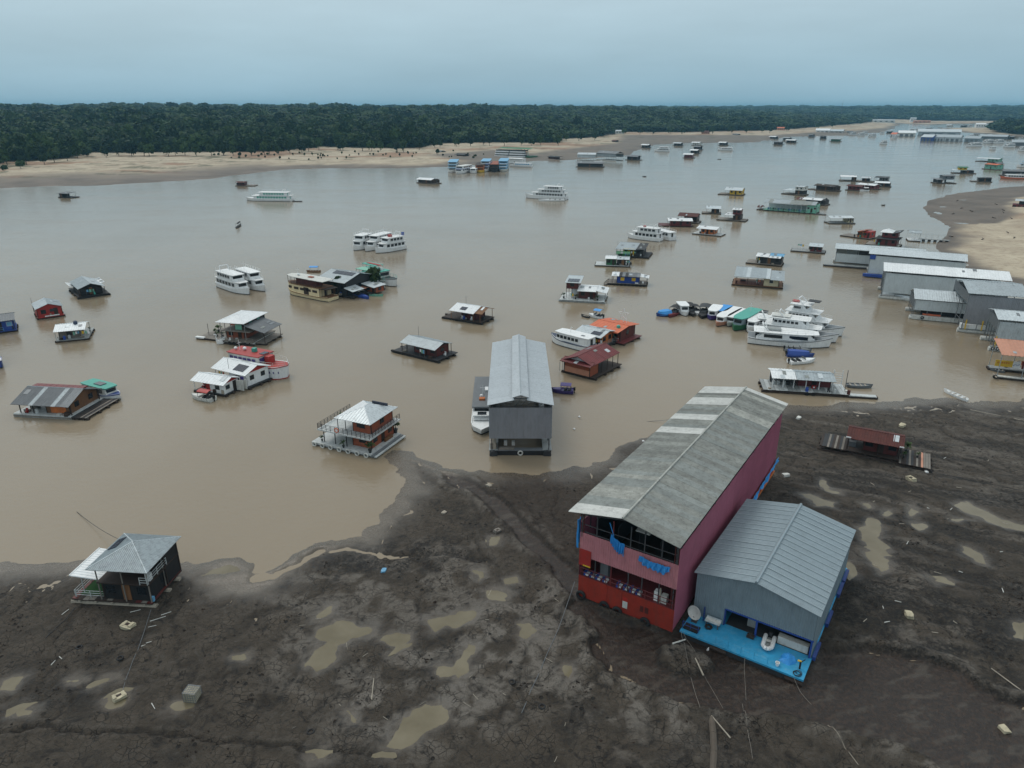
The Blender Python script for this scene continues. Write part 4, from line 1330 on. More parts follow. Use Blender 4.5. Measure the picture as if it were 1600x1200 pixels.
# ------------------------------------------------------------------ big red and pink boat hangar
for nm, c in (('fibre_dark', (0.185, 0.195, 0.182)), ('fibre_light', (0.30, 0.31, 0.285)), ('fibre_mid', (0.22, 0.232, 0.215))):
    P[nm] = dict(c=c, r=.8, v=.25)
    DIRTY[nm] = .6
def wallrib(h, name, m, a, b, up, rib=.28, s0=0, s1=1, parent=None, dep=.04):
    return mk(name, slope(MB(), a, b, up, s0, s1, rib, dep, .05), m, parent or h.o)
def tarp(h, name, m, a, b, drop, seed, n=16, k=5, out=(0, -1, 0)):
    """crumpled hanging cloth between a and b"""
    rs = random.Random(seed)
    a, b, out = Vector(a), Vector(b), Vector(out)
    n, k = max(n, 26), max(k, 7)
    ctl = [rs.uniform(.35, 1.15) for _ in range(6)]
    ph, f1, f2 = rs.uniform(0, 6), rs.uniform(5, 8), rs.uniform(11, 16)
    v, f = [], []
    for i in range(n + 1):
        t = i / n
        ci = t * 5
        c0 = int(min(4, ci))
        cs_ = ctl[c0] + (ctl[c0 + 1] - ctl[c0]) * (3 * (ci - c0) ** 2 - 2 * (ci - c0) ** 3)
        dd = drop * (cs_ + rs.uniform(-.04, .04))
        for j in range(k + 1):
            q = j / k
            fold = .10 * math.sin(t * 38 + ph + q * 2.2) * (.25 + q) + .05 * math.sin(t * 71 + q * 5)
            v.append(a + (b - a) * (t + .012 * math.sin(q * 6 + i)) + Vector((0, 0, -dd * q - .18 * math.sin(t * math.pi) + .05 * math.sin(t * f2 + ph))) + out * (.30 + fold))
    for i in range(n):
        for j in range(k):
            p = i * (k + 1) + j
            f.append((p, p + 1, p + k + 2, p + k + 1))
    o = mk(name, MB().add(v, f), m, h.o)
    md = o.modifiers.new('thickness', 'SOLIDIFY')
    md.thickness = .04
    return o
h = House('boat_hangar', 'tall red and pink boat hangar with long grey gable roof, aground on the mud', (903, 935), (1053, 988), 39.3, 'hangar', rot=-3.2)
L, D, o = h.L, h.D, h.o
ub('pontoon', 'charcoal', o, .15, L - .15, .2, D - .2, -.6, .55)
ub('hull', 'hullred', o, 0.06, L - .06, .08, D - .08, .5, 3.05)
for x0, x1 in ((0, .315 * L), (.315 * L + .03, .47 * L), (.47 * L + .03, L)):
    ub('hull_panel', 'hullred', o, x0, x1, -.02, .077, .45 - .0, 3.12)
ub('hatch', 'darkred', o, .665 * L, .70 * L, -.05, -.021, 1.5, 2.2)
ub('hatch', 'darkred', o, .715 * L, .75 * L, -.05, -.021, 1.5, 2.2)
ub('notice_board', 'offwhite', o, .485 * L, .535 * L, -.06, -.021, 1.15, 2.0)
ub('notice_board', 'red', o, .485 * L, .535 * L, -.06, -.021, 2.0, 2.45)
ub('gallery_deck', 'maroon', o, .02, L - .02, 0.0, D, 3.12, 3.2)
ub('upper_floor', 'darkwood', o, .3, L - .3, 2.2, D - .3, 5.7, 5.85)
ub('shade_backing', 'black', o, .25, L - .25, 3.2, 3.3, 3.2, 5.7)  # black backing paints the gallery's dark interior
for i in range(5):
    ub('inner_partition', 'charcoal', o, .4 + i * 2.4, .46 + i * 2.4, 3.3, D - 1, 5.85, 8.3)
wallrib(h, 'front_cladding', 'pinkwall', (0.0, -.02, 5.65), (L, -.02, 5.65), (0, 0, 2.85), .26)
ub('red_banner', 'red', o, .0, 1.38, -.14, -.08, 4.55, 6.55)
ub('banner_stripe', 'yellow', o, .5, 1.36, -.15, -.141, 4.55, 4.72)
# long side walls of pink sheets
nsh = 13
for i in range(nsh):
    y0, y1 = D * i / nsh, D * (i + 1) / nsh - .02
    wallrib(h, 'side_cladding', 'magenta', (L + .01, y0, 2.75 if i > 7 else .7), (L + .01, y1, 2.75 if i > 7 else .7), (0, 0, 7.5 if i > 7 else 9.55), .3, dep=.035)
    wallrib(h, 'side_cladding', 'magenta', (-.01, y1, 3.1), (-.01, y0, 3.1), (0, 0, 6.6), .3, dep=.035)
wallrib(h, 'rear_cladding', 'pinkwall', (L, D, 3.0), (0, D, 3.0), (0, 0, 5.4), .3)
ub('rubbing_strake', 'orange', o, L + .0, L + .14, D * .62, D, 1.05, 1.3)
# steel frames: posts, girts, lattice under the eaves
for x in (L - .18, .18):
    mb = MB()
    for i in range(21):
        y = D * i / 20
        mb.tube((x, y, 8.0), (x, y, 11.2), .06, 4)
        if i < 20:
            mb.tube((x, y, 10.35), (x, y + D / 40, 11.1), .045, 4).tube((x, y + D / 40, 11.1), (x, y + D / 20, 10.35), .045, 4)
    mk('eave_truss', mb, 'steel', o)
for i in range(9):
    y = .12 + (D - .3) * i / 8
    mb = MB()
    for x0, x1 in ((-.2, L / 2), (L + .2, L / 2)):
        mb.tube((x0, y, 11.05), (x1, y, 12.2), .07, 4).tube((x0, y, 10.5), (x1, y, 11.6), .05, 4)
        for k in range(5):
            a, b = k / 5, (k + 1) / 5
            mb.tube((x0 + (x1 - x0) * a, y, 11.05 + 1.15 * a), (x0 + (x1 - x0) * b, y, 10.5 + 1.1 * b), .04, 4)
    mk('roof_truss', mb, 'steel', o)
for u in (.03, .17, .34, .52, .66, .83, .97):
    mk('front_post', MB().tube((u * L, .1, 3.2), (u * L, .1, 11.0), .07, 5), 'steel' if u not in (.34,) else 'maroon', o)
mk('girt', MB().tube((0, .1, 9.5), (L, .1, 9.5), .05, 4).tube((0, .1, 8.62), (L, .1, 8.62), .06, 4), 'steel', o)
for u0, u1 in ((0, .03), (.955, .99)):
    mb = MB()
    for x in (u0 * L, u1 * L + .05):
        mb.tube((x, .02, 3.2), (x, .02, 11.0), .045, 4)
    for k in range(11):
        z = 3.2 + k * .7
        mb.tube((u0 * L, .02, z), (u1 * L + .05, .02, z + .7), .03, 4)
    mk('lattice_column', mb, 'darkred', o)
h.rail([(0.02, -.001), (.98, -.001)], 3.2, 1.0, 'maroon', 2, 1.35, .04)
for k, x in enumerate((.5, 1.2, 1.9, 2.7, 4.3, 5.1, 5.8, 6.5)):
    ub('bench', 'deepblue' if k % 2 else 'blue', o, x, x + .18, .12, .9, 3.2, 3.62)
    ub('bench_top', 'white', o, x + .18, x + .5, .2, .8, 3.2, 3.35)
ub('freezer', 'white', o, .78 * L, .835 * L, .3, .9, 3.2, 4.3)
ub('freezer', 'offwhite', o, .85 * L, .905 * L, .3, .9, 3.2, 4.1)
ub('pipe', 'palewood', o, .838 * L, .85 * L, .15, .28, 3.2, 5.0)
ub('walkway_panel', 'offwhite', o, 4.7, 6.3, 3.5, 17, 8.35, 8.5)
ub('shelf', 'slate', o, 2.1, 3.0, .8, 1.8, 3.2, 5.0)
tarp(h, 'blue_tarpaulin', 'sky_tarp', (.63 * L, -.1, 8.35), (.93 * L, -.1, 8.25), 1.15, 3)
tarp(h, 'blue_tarpaulin', 'sky_tarp', (.33 * L, .1, 9.6), (.47 * L, .1, 8.9), 1.3, 5)
tarp(h, 'blue_tarpaulin', 'sky_tarp', (-.08, .05, 9.9), (-.08, .8, 9.8), 3.4, 6, 6, 8, (-1, 0, 0))
tarp(h, 'blue_tarpaulin', 'sky_tarp', (L + .06, D * .60, 2.9), (L + .06, D, 3.4), 1.1, 8, 34, 4, (1, 0, 0))
mk('tarpaulin_rope', MB().tube((.30 * L, .05, 10.7), (.35 * L, .05, 9.3), .05, 4), 'sky_tarp', o)
for u, z in ((.04, .75), (.30, .55), (.44, .5), (.73, .5)):
    mk('tyre_fender', MB().torus((u * L, -.2, z), .42, .17, 'y', 14, 7), 'rubber', o)
PALE = {0, 1, 2, 5, 6, 7, 12, 13, 17, 18, 40, 41}
def redroof(i, n, up):
    if up.x > 0:
        return 'pale_sheet' if i in PALE else random.choice(['fibre_mid', 'fibre_dark', 'fibre_mid', 'fibre']) if i < 31 else random.choice(['fibre', 'fibre_light', 'fibre'])
    return random.choice(['fibre_mid', 'fibre', 'fibre_mid', 'fibre', 'fibre_light' if i > 28 or i in (9, 10) else 'fibre', 'fibre_dark']) if i < n - 1 else 'pale_sheet'
RX0, RX1, RY0, RY1 = -.95, L + .3, -1.1, D + 1.6
top = mk('roof', MB().tube(((RX0 + RX1) / 2, RY0, 12.47), ((RX0 + RX1) / 2, RY1, 12.47), .12, 6), 'fibre_light', o)
n = 42
for side in (0, 1):
    for i in range(n):
        ya, yb = RY1 - (RY1 - RY0) * i / n, RY1 - (RY1 - RY0) * (i + 1) / n - (.04 if i < n - 1 else 0)
        lf = random.uniform(0, .03)
        if side == 0:
            mk('roof_sheet', slope(MB(), (RX0, ya, 11.2 + lf), (RX0, yb, 11.2 + lf), ((RX1 - RX0) / 2, 0, 1.2), 0, 1, .20, .035, .05), redroof(i, n, Vector((1, 0, 0))), top)
        else:
            mk('roof_sheet', slope(MB(), (RX1, yb, 11.2 + lf), (RX1, ya, 11.2 + lf), (-(RX1 - RX0) / 2, 0, 1.2), 0, 1, .20, .035, .05), redroof(n - 1 - i, n, Vector((-1, 0, 0))), top)

# ------------------------------------------------------------------ blue-decked grey workshop
h = House('floating_workshop', 'grey corrugated metal workshop on a bright blue steel pontoon beside the red hangar', (1062, 985), (1258, 1055), 20.6, 'workshop', z=.9, rot=-3.6)
L, D, o = h.L, h.D, h.o
HB = h
ub('pontoon', 'charcoal', o, .15, L - .15, .1, D - .1, -1.1, -.2)
ub('deck', 'deckblue', o, 0, L, 0, D, -.2, 0)
for x in (L * .33, L * .93):
    mk('float_log', MB().tube((x - .8, .25, -.62), (x + .8, .25, -.62), .35, 9), 'darkwood', o)
yw, ze, zr, xm = 3.3, 5.1, 6.35, L * .5
wallrib(h, 'front_wall', 'bluegrey', (.15, yw, 0), (3.4, yw, 0), (0, 0, ze), .22)
wallrib(h, 'front_wall', 'bluegrey', (3.4, yw, 2.05), (L - .15, yw, 2.05), (0, 0, ze - 2.05), .22)
wallrib(h, 'gable', 'bluegrey', (.15, yw, ze), (L - .15, yw, ze), (0, 0, zr - ze - .1), .22, .5, .5)
wallrib(h, 'gable', 'bluegrey', (L - .15, D - .3, ze), (.15, D - .3, ze), (0, 0, zr - ze - .1), .22, .5, .5)
for i in range(6):
    y0, y1 = yw + (D - .3 - yw) * i / 6, yw + (D - .3 - yw) * (i + 1) / 6 - .02
    wallrib(h, 'side_wall', 'bluegrey', (L - .15, y0, 0.0), (L - .15, y1, 0.0), (0, 0, ze), .25)
    wallrib(h, 'side_wall', 'bluegrey', (.15, y1, 0), (.15, y0, 0), (0, 0, ze), .25)
    if i % 2 == 0 or i > 3:
        ub('side_fender', 'deepblue', o, L - .02, L + .30, y0, y1 - .3, -.15, .28)
wallrib(h, 'rear_wall', 'bluegrey', (L - .15, D - .3, 0), (.15, D - .3, 0), (0, 0, ze), .3)
ub('lintel', 'blue', o, 3.4, L - .1, yw - .06, yw + .12, 1.9, 2.06)
ub('jamb', 'deepblue', o, 3.33, 3.45, yw - .05, yw + .3, 0, 2.0)
for x in (6.55, L - .25):
    ub('column', 'blue', o, x - .09, x + .09, yw - .07, yw + .12, 0, 1.9)
ub('shade_backing', 'black', o, .4, L - .3, yw + 3.4, yw + 3.5, .04, 4.9)  # black backing set close in as the workshop's painted interior shade
ub('shade_floor', 'charcoal', o, 3.5, L - .3, yw + .25, D - .4, .004, .03)  # dark sheet over the blue deck paints the unlit interior
ub('work_bench', 'offwhite', o, 8.6, L - .5, yw + .35, yw + 1.0, 0, .85)
ub('work_bench', 'deckgrey', o, 5.4, 6.2, yw + 1.2, yw + 2.2, 0, 1.0)
ub('antenna_stand', 'deepblue', o, 1.4, 1.52, yw - .6, yw - .48, 0, 1.7)
top = mk('roof', MB().tube((xm, yw - .25, zr + .06), (xm, D, zr + .06), .16, 6), 'blueroof', o)
n = 17
for side in (0, 1):
    for i in range(n):
        ya, yb = D - (D - yw + .25) * i / n, D - (D - yw + .25) * (i + 1) / n - (.05 if i < n - 1 else 0)
        lf = random.uniform(0, .025)
        a, b, up = ((-.12, ya, ze + lf), (-.12, yb, ze + lf), (xm + .12, 0, zr - ze)) if side == 0 else ((L + .12, yb, ze + lf), (L + .12, ya, ze + lf), (-(xm + .12), 0, zr - ze))
        mk('roof_sheet', slope(MB(), a, b, up, 0, 1, .21, .035, .05), 'blueroof', top)
for i in range(1, n):
    yb = D - (D - yw + .25) * i / n
    for a, b in (((-.1, yb, ze + .09), (xm, yb, zr + .09)), ((L + .1, yb, ze + .09), (xm, yb, zr + .09))):
        mk('roof_seam', MB().tube(a, b, .045, 4), 'seam', top)
h.rail([(.30, .012), (.72, .012)], 0, .75, 'deckblue', 2, 1.2, .02)
h.rail([(.005, .03), (.14, .03)], 0, .8, 'deepblue', 2, .8, .03)
# loose things on the blue deck
def onB(u, y, z=0.0):
    return h.world(u, y / D, z)
t = thing('satellite_dish', 'round white satellite dish standing at the left corner of the blue deck', 'satellite dish', onB(.06, 2.1), h.ang)
mk('dish', MB().lathe([(.05, 0), (.45, .06), (.75, .2), (.72, .22), (.42, .10), (.05, .04)], 0, 0, 0, 18), 'offwhite', t, (0, 0, 1.15)).rotation_euler = (R(78), 0, R(-12))
mk('mount', MB().tube((0, .1, 0), (0, .1, 1.15), .06, 6).box(-.3, .3, -.2, .4, 0, .05), 'steel', t)
mk('feed_arm', MB().tube((0, -.05, .55), (.05, -.7, 1.1), .03, 5), 'steel', t)
t = thing('solar_mat', 'black rectangular mat behind a low rail on the blue deck', 'mat', onB(.075, .95), h.ang)
mk('mat', MB().box(-.75, .75, -.5, .5, .02, .14), 'black', t)
t = thing('metal_bench', 'pale metal bench with raised edge beside the grey workshop wall', 'bench', onB(.21, 2.5), h.ang)
mk('bench_top', MB().box(-.75, .75, -.35, .35, .55, .65), 'offwhite', t)
mk('bench_rim', MB().box(-.75, .75, .30, .36, .651, .8).box(-.75, .75, -.36, -.3, .651, .7), 'galvlight', t)
for x in (-.6, .6):
    for y in (-.25, .25):
        mk('leg', MB().box(x - .05, x + .05, y - .05, y + .05, 0, .549), 'steel', t)
t = thing('tyre', 'black tyre lying under the pale metal bench on the blue deck', 'tyre', onB(.19, 2.0, .12), 0)
mk('tread', MB().torus((0, 0, 0), .28, .12, 'z'), 'rubber', t)
t = thing('inflatable_dinghy', 'white inflatable dinghy with outboard parked on the blue deck', 'dinghy', onB(.665, 2.9), h.ang + R(-85))
mk('tube_ring', MB().path([(.0 - 1.0, -.42, .3), (.6, -.42, .3), (1.0, -.2, .38), (1.1, 0, .4), (1.0, .2, .38), (.6, .42, .3), (-1.0, .42, .3)], .2, 8), 'white', t)
mk('floor_board', MB().box(-.9, .8, -.3, .3, .14, .2), 'deckgrey', t)
mk('seat', MB().box(-.3, .0, -.35, .35, .32, .4), 'offwhite', t)
mk('outboard_motor', MB().box(-1.2, -.95, -.15, .15, .3, .75), 'charcoal', t)
t = thing('tarpaulin_heap', 'crumpled bright blue tarpaulin heap at the right end of the blue deck', 'tarpaulin', onB(.845, 1.9), 0)
rs = random.Random(4)
v = [(math.cos(a) * r_ * rs.uniform(.8, 1.2), math.sin(a) * r_ * rs.uniform(.8, 1.2), z_ * rs.uniform(.7, 1.2)) for r_, z_ in ((.75, 0), (.62, .3), (.35, .55)) for a in [i * math.pi / 5 for i in range(10)]] + [(0, 0, .62)]
mk('cloth', MB().add(v, [(k * 10 + i, k * 10 + (i + 1) % 10, k * 10 + 10 + (i + 1) % 10, k * 10 + 10 + i) for k in range(2) for i in range(10)] + [(20 + i, 20 + (i + 1) % 10, 30) for i in range(10)]), 'sky_tarp', t)
t = thing('bucket', 'small white bucket near the front edge of the blue deck', 'bucket', onB(.79, .55), 0)
mk('pail', MB().lathe([(.14, 0), (.19, .34), (.21, .34), (.21, .38), (.17, .38), (.16, .1)], n=12), 'white', t)
t = thing('hand_pump', 'dark hand pump with yellow head at the deck corner', 'pump', onB(.945, 1.3), 0)
mk('pump_body', MB().tube((0, 0, 0), (0, 0, .9), .09, 8).tube((0, 0, .75), (.45, .1, 1.0), .04, 6), 'black', t)
mk('pump_head', MB().tube((-.25, .05, .95), (.05, 0, .85), .09, 8), 'yellow', t)
t = thing('cable_coil', 'tangled dark cable coil at the near right corner of the blue deck', 'cable', onB(.945, .5, .05), 0)
mk('coil', MB().torus((0, 0, 0), .35, .03, 'z', 16, 5).torus((.15, .1, .06), .28, .03, 'z', 16, 5).torus((-.1, -.05, .1), .32, .03, 'z', 16, 5), 'black', t)
t = thing('engine_block', 'small dark engine standing by the blue workshop column', 'engine', onB(.52, 2.9), h.ang)
mk('block', MB().box(-.35, .35, -.2, .2, .05, .35).box(-.15, .15, -.12, .12, .35, .55), 'darkwood', t)

# ------------------------------------------------------------------ centre grey hangar
h = House('boat_hangar', 'grey corrugated floating boat hangar with raised ridge vent in midstream', (765, 712), (861, 712), 29.5, 'hangar')
L, D, o = h.L, h.D, h.o
for x0, x1 in ((-.1, 1.3), (L - 1.3, L + .1)):
    mk('pontoon', MB().tube(((x0 + x1) / 2, -.2, .25), ((x0 + x1) / 2, D, .25), .62, 12), 'charcoal', o)
    ub('pontoon_deck', 'deckgrey', o, x0, x1, .2, D, .78, .92)
ub('cross_pontoon', 'black', o, .0, L, .1, 1.1, .0, .75)
ub('cross_deck', 'slate', o, 1.0, L - 1.0, .15, 1.05, .752, .86)
link('tyre_fender', TYREW, o, (L * .5, 0.0, .45))
for i in range(10):
    y = .3 + (D - .6) * i / 9
    for x in (.35, L - .35):
        mk('column', MB().tube((x, y, .9), (x, y, 8.6), .09, 5), 'steel', o)
    mb = MB().tube((.3, y, 8.05), (L - .3, y, 8.05), .06, 4)
    for k in range(10):
        x = .3 + (L - .6) * k / 10
        mb.tube((x, y, 8.05), (x + (L - .6) / 10, y, 8.75 + .6 * (1 - abs(2 * (k + 1) / 10 - 1))), .035, 4)
    mk('roof_truss', mb, 'steel', o)
for i in range(9):
    x0, x1 = L * i / 9, L * (i + 1) / 9 - .015
    wallrib(h, 'front_sheet', 'frontgrey', (x0, .05, 2.9), (x1, .05, 2.9), (0, 0, 5.1), .19, dep=.035)
for i in range(8):
    y0, y1 = D * i / 8, D * (i + 1) / 8 - .02
    wallrib(h, 'side_sheet', 'galv', (L, y0, 3.0), (L, y1, 3.0), (0, 0, 5.3), .3)
    wallrib(h, 'side_sheet', 'galv', (0, y1, 3.0), (0, y0, 3.0), (0, 0, 5.3), .3)
wallrib(h, 'rear_sheet', 'galvdark', (L, D, 2.9), (0, D, 2.9), (0, 0, 5.1), .3)
mw = 1.25
top = mk('roof', MB().tube((L / 2, .2, 10.35), (L / 2, D + .3, 10.35), .07, 5), 'galv', o)
n = 15
for side in (0, 1):
    for i in range(n):
        ya, yb = D + .3 - (D + .7) * i / n, D + .3 - (D + .7) * (i + 1) / n - (.05 if i < n - 1 else 0)
        lf = random.uniform(0, .03)
        if side == 0:
            mk('roof_sheet', slope(MB(), (-.25, ya, 8.6 + lf), (-.25, yb, 8.6 + lf), (L / 2 - mw + .55, 0, .85), 0, 1, .24, .035, .05), 'galvroof', top)
            mk('vent_sheet', slope(MB(), (L / 2 - mw, ya, 9.85 + lf), (L / 2 - mw, yb, 9.85 + lf), (mw, 0, .42), 0, 1, .24, .03, .05), 'galvroof', top)
        else:
            mk('roof_sheet', slope(MB(), (L + .25, yb, 8.6 + lf), (L + .25, ya, 8.6 + lf), (-(L / 2 - mw + .55), 0, .85), 0, 1, .24, .035, .05), 'galvroof', top)
            mk('vent_sheet', slope(MB(), (L / 2 + mw, yb, 9.85 + lf), (L / 2 + mw, ya, 9.85 + lf), (-mw, 0, .42), 0, 1, .24, .03, .05), 'galvroof', top)
for k in range(7):
    y = .4 + (D - .6) * k / 6
    mk('vent_post', MB().tube((L / 2 - mw + .15, y, 9.3), (L / 2 - mw + .15, y, 9.95), .05, 4).tube((L / 2 + mw - .15, y, 9.3), (L / 2 + mw - .15, y, 9.95), .05, 4), 'steel', o)
ub('drum', 'offwhite', o, 2.2, 2.7, 1.6, 2.1, .95, 1.7)
ub('drum', 'offwhite', o, 3.4, 3.9, 1.6, 2.1, .95, 1.6)
ub('net_heap', 'palewood', o, .1, 1.0, .4, 2.6, .93, 1.9)
ub('net_heap', 'greywood', o, 1.4, 3.8, .25, .95, .87, 1.1)
# passenger launch moored at its side
b = Boat('passenger_launch', 'white launch with grey roof moored along the left side of the midstream hangar', (757, 608), (752, 682), 3.6, 'white', 1.0, .2, 3.2, .8, stern=.98, deckm='white')
b.level(1.0, 2.5, .02, .70, .92, 'white', 7, 'slate', .01, .02)
b.level(1.05, 1.75, .71, .80, .8, 'white', 0, 'white', .0, .05)
b.box('hatch', 'glass', .76, 0, 1.2, 1.5, 1.9, 1.96)
b.mast(.42, 2.6, 4.2).dome(.50, -.2, 2.64, .35)
b.box('life_raft', 'orange', .55, -.1, .9, 1.0, 2.64, 2.95)
b.box('roof_box', 'white', .33, .6, 1.6, .6, 2.64, 2.9)

# ------------------------------------------------------------------ dark two-storey house on the mud
h = House('stranded_house', 'dark two-storey wooden house with grey hip roof and white awning, tilted ashore on mud', (114, 944), (240, 952), 6.0, 'house', z=.12)
h.deck(['darkwood', 'darkred', 'greywood'], .75, 0, 1, 0, 1, planks=14, logs='palewood')
h.cab('black', .40, .97, .06, .95, .75, 2.95, 2, 1, door='f', fm='black')
h.deck('darkwood', 3.05, .36, 1.0, 0, 1, .12, logs=None)
h.cab('black', .50, .92, .34, .95, 3.05, 4.95, 2, 1, door='f')
h.cab('black', .92, .99, .55, .99, .75, 4.9, 0, 0, door=None)
h.posts([(.37, .03), (.68, .02), (.985, .03), (.985, .5), (.37, .97)], .75, 4.95, 'greywood', .07)
h.rail([(.99, .03), (.99, .62)], 3.05, .9, 'deckwhite', 3, 1.2)
h.rail([(.90, .0), (.99, .0)], 3.05, .9, 'deckwhite', 3, 1)
h.rail([(.37, .6), (.37, .99)], 3.05, .9, 'deckwhite', 3, 1)
h.roof('hip', ['galv'], .31, 1.05, -.08, 1.06, 4.95, 6.35, .22, rim='galvlight')
h.solar(.36, .47, .45, .80, 3, 'y', 'solar')
h.roof('sl', ['whiteroof'], -.02, .42, .12, .98, 2.75, 3.15, .4)
h.rail([(.04, .06), (.40, .06)], .75, .85, 'deckwhite', 3, 1.2)
h.rail([(.03, .06), (.03, .95)], .75, .85, 'deckwhite', 3, 1.2)
h.posts([(.10, .16), (.10, .93), (.40, .14)], .75, 2.8, 'deckwhite', .05)
h.item('turf_mat', 'turf', .22, .52, 3.0, 4.6, .765, .80).item('turf_screen', 'turf', .32, .70, 1.6, .08, .8, 2.3)
h.item('white_chair', 'white', .95, .16, .5, .5, 3.05, 3.9).item('gas_bottle', 'lightblue', .985, .07, .3, .3, .75, 1.3)

# ------------------------------------------------------------------ red-brown two-storey guest house on a white raft
h = House('guest_house', 'two-storey brick-red house with hip roof and round balcony on a white raft', (487, 692), (586, 714), (636, 681), 'floating house', z=.35)
ub('raft', 'slate', h.o, .2, h.L - .2, .2, h.D - .2, -.75, -.1)
h.deck('deckwhite', .25, 0, .94, 0, 1, .3, logs=None)
ub('step', 'slate', h.o, h.X(.945), h.X(.985), 0, h.D, -.1, .1)
ub('step_edge', 'deckwhite', h.o, h.X(.988), h.X(1.02), 0, h.D, -.15, .0)
h.cab('brick', .57, .86, .20, .94, .25, 2.4, 1, 2, door='r', fm='darkwood')
ub('balcony_slab', 'deckwhite', h.o, h.X(.10), h.X(.93), h.Y(.02), h.Y(1.05), 2.4, 2.58)
h.cab('brick', .57, .85, .24, .94, 2.58, 4.65, 1, 1, door=None, fm='darkwood')
for k in range(6):
    ub('wall_plank', 'brick', h.o, h.X(.57) - .03, h.X(.86) + .03, h.Y(.20) - .03, h.Y(.20) - .002, .3 + k * .35, .57 + k * .35)
    ub('wall_plank', 'brick', h.o, h.X(.57) - .03, h.X(.85) + .03, h.Y(.24) - .03, h.Y(.24) - .002, 2.65 + k * .33, 2.92 + k * .33)
ub('window', 'glass', h.o, h.X(.68), h.X(.78), h.Y(.20) - .06, h.Y(.20) - .03, 1.2, 1.95)
ub('window', 'glass', h.o, h.X(.63), h.X(.72), h.Y(.24) - .06, h.Y(.24) - .03, 3.4, 4.2)
ub('partition', 'white', h.o, h.X(.12), h.X(.57), h.Y(.80), h.Y(.82), .25, 2.4)
ub('partition', 'white', h.o, h.X(.36), h.X(.57), h.Y(.70), h.Y(.72), 2.58, 4.6)
h.rail([(.11, .03), (.92, .03), (.92, 1.04)], 2.58, .95, 'charcoal', 4, .8)
h.rail([(.11, .03), (.11, 1.04)], 2.58, .95, 'charcoal', 4, .8)
h.posts([(.16, .10), (.34, .10), (.52, .10)], .25, 2.4, 'charcoal', .08)
h.posts([(.37, .16), (.47, .2), (.37, .9)], 2.58, 4.65, 'charcoal', .06)
h.roof('hip', ['whiteroof', 'galvlight'], .34, .90, .12, 1.04, 4.65, 5.9, .5, rim='whiteroof')
ub('solar_panel', 'solar', h.o, h.X(.60), h.X(.84), h.Y(.82), h.Y(.84), 5.4, 5.85)
h.tyres([.05, .18, .31, .45, .59, .73, .87], 0, .0, True)
mk('life_ring', MB().torus((h.X(.42), h.Y(.03) - .12, 3.08), .34, .09, 'y'), 'coral', h.o)
mk('life_ring_disc', MB().lathe([(.26, 0), (.26, .03)], 0, 0, 0, 14), 'white', h.o, (h.X(.42), h.Y(.03) - .1, 3.08)).rotation_euler = (R(90), 0, 0)
ub('bench', 'wood', h.o, h.X(.88), h.X(.91), h.Y(.55), h.Y(.8), .25, .75)
for u, v, hh, lab in ((.12, .10, 1.0, 'low potted shrub at the left corner of the white raft'), (.50, .03, 1.3, 'slim potted cactus in front of the guest house posts'),
                      (.90, .06, 1.8, 'tall potted plant by the near corner of the brick-red guest house'), (.87, .98, 2.2, 'large potted palm at the right end of the white raft')):
    plant(h.world(u, v, .25), hh, lab)
plant(h.world(.16, .65, 2.58), .9, 'small potted plant on the balcony of the guest house')

# ------------------------------------------------------------------ rusty red roofed raft house on the mud
h = House('stranded_house', 'long raft house with rust-red roof and plank decks, stranded on the grey mud', (1279, 704), (1449, 738), 5.2, 'house', z=.15)
h.deck(['darkwood', 'greywood', 'darkwood', 'charcoal', 'greywood'], .95, 0, .25, .0, 1, planks=11)
h.deck('darkwood', .8, .25, .74, .1, 1)
h.deck(['darkwood', 'greywood', 'darkwood', 'greywood', 'charcoal', 'darkwood', 'salmon'], .75, .74, 1.02, -.05, 1.0, planks=13)
h.cab('darkred', .40, .72, .35, .95, .8, 2.9, 2, 1, door='f')
h.cab('black', .27, .31, .6, .95, .8, 2.9, 0, 0, door=None)
h.posts([(.26, .2), (.40, .2), (.55, .18), (.735, .2)], .8, 3.0, 'darkwood')
h.roof('gx', ['rust'], .235, .76, .02, 1.05, 2.95, 3.75, .35, sheets=1.2)
h.rail([(.75, .9), (.75, .1)], .75, .9, 'charcoal', 2)
h.item('white_fascia', 'white', .255, .02, .7, .1, 3.02, 3.2).item('white_fascia', 'white', .74, .02, .6, .1, 3.02, 3.2)
h.item('crate', 'slate', .30, .5, 1.0, .9, .8, 1.6)
plant(h.world(.80, .72, .75), 1.9, 'leafy green banana plant on the rusty raft house deck')
plant(h.world(.90, .55, .75), 1.0, 'dark potted plant on the right plank deck of the rusty raft house')
plant(h.world(.78, .35, .75), 1.1, 'dark bushy pot beside the end wall of the rusty raft house')

# ------------------------------------------------------------------ pale open-sided raft bar
h = House('floating_bar', 'long pale raft house with white and grey roof, maroon wall and white posts', (1192, 613), (1330, 622), 5.6, 'floating house')
h.deck(['deckgrey', 'deckwhite', 'deckgrey'], .62, 0, .97, 0, 1, planks=20)
h.deck('deckwhite', .5, .97, 1.28, .0, .20, .15)
h.cab('maroon', .42, .80, .55, .92, .62, 2.7, 0, 0, door='f')
h.cab('slate', .12, .42, .80, .92, .62, 2.3, 0, 0, door=None)
h.posts([(.12, .3), (.24, .3), (.36, .3), (.50, .3), (.65, .3), (.80, .3)], .62, 2.75, 'white', .09)
h.posts([(.12, .95), (.36, .95), (.80, .95)], .62, 2.75, 'white', .09)
h.roof('gx', ['whiteroof'], .09, .37, .10, 1.1, 2.75, 3.35, .5, sheets=1.1)
h.roof('gx', ['galv'], .375, .82, .10, 1.1, 2.72, 3.3, .5, sheets=1.1)
h.item('cool_box', 'red', .60, .40, .75, .5, .62, 1.2).item('cool_box_badge', 'white', .60, .40 - .0485, .3, .02, .78, 1.02)
mb = MB()
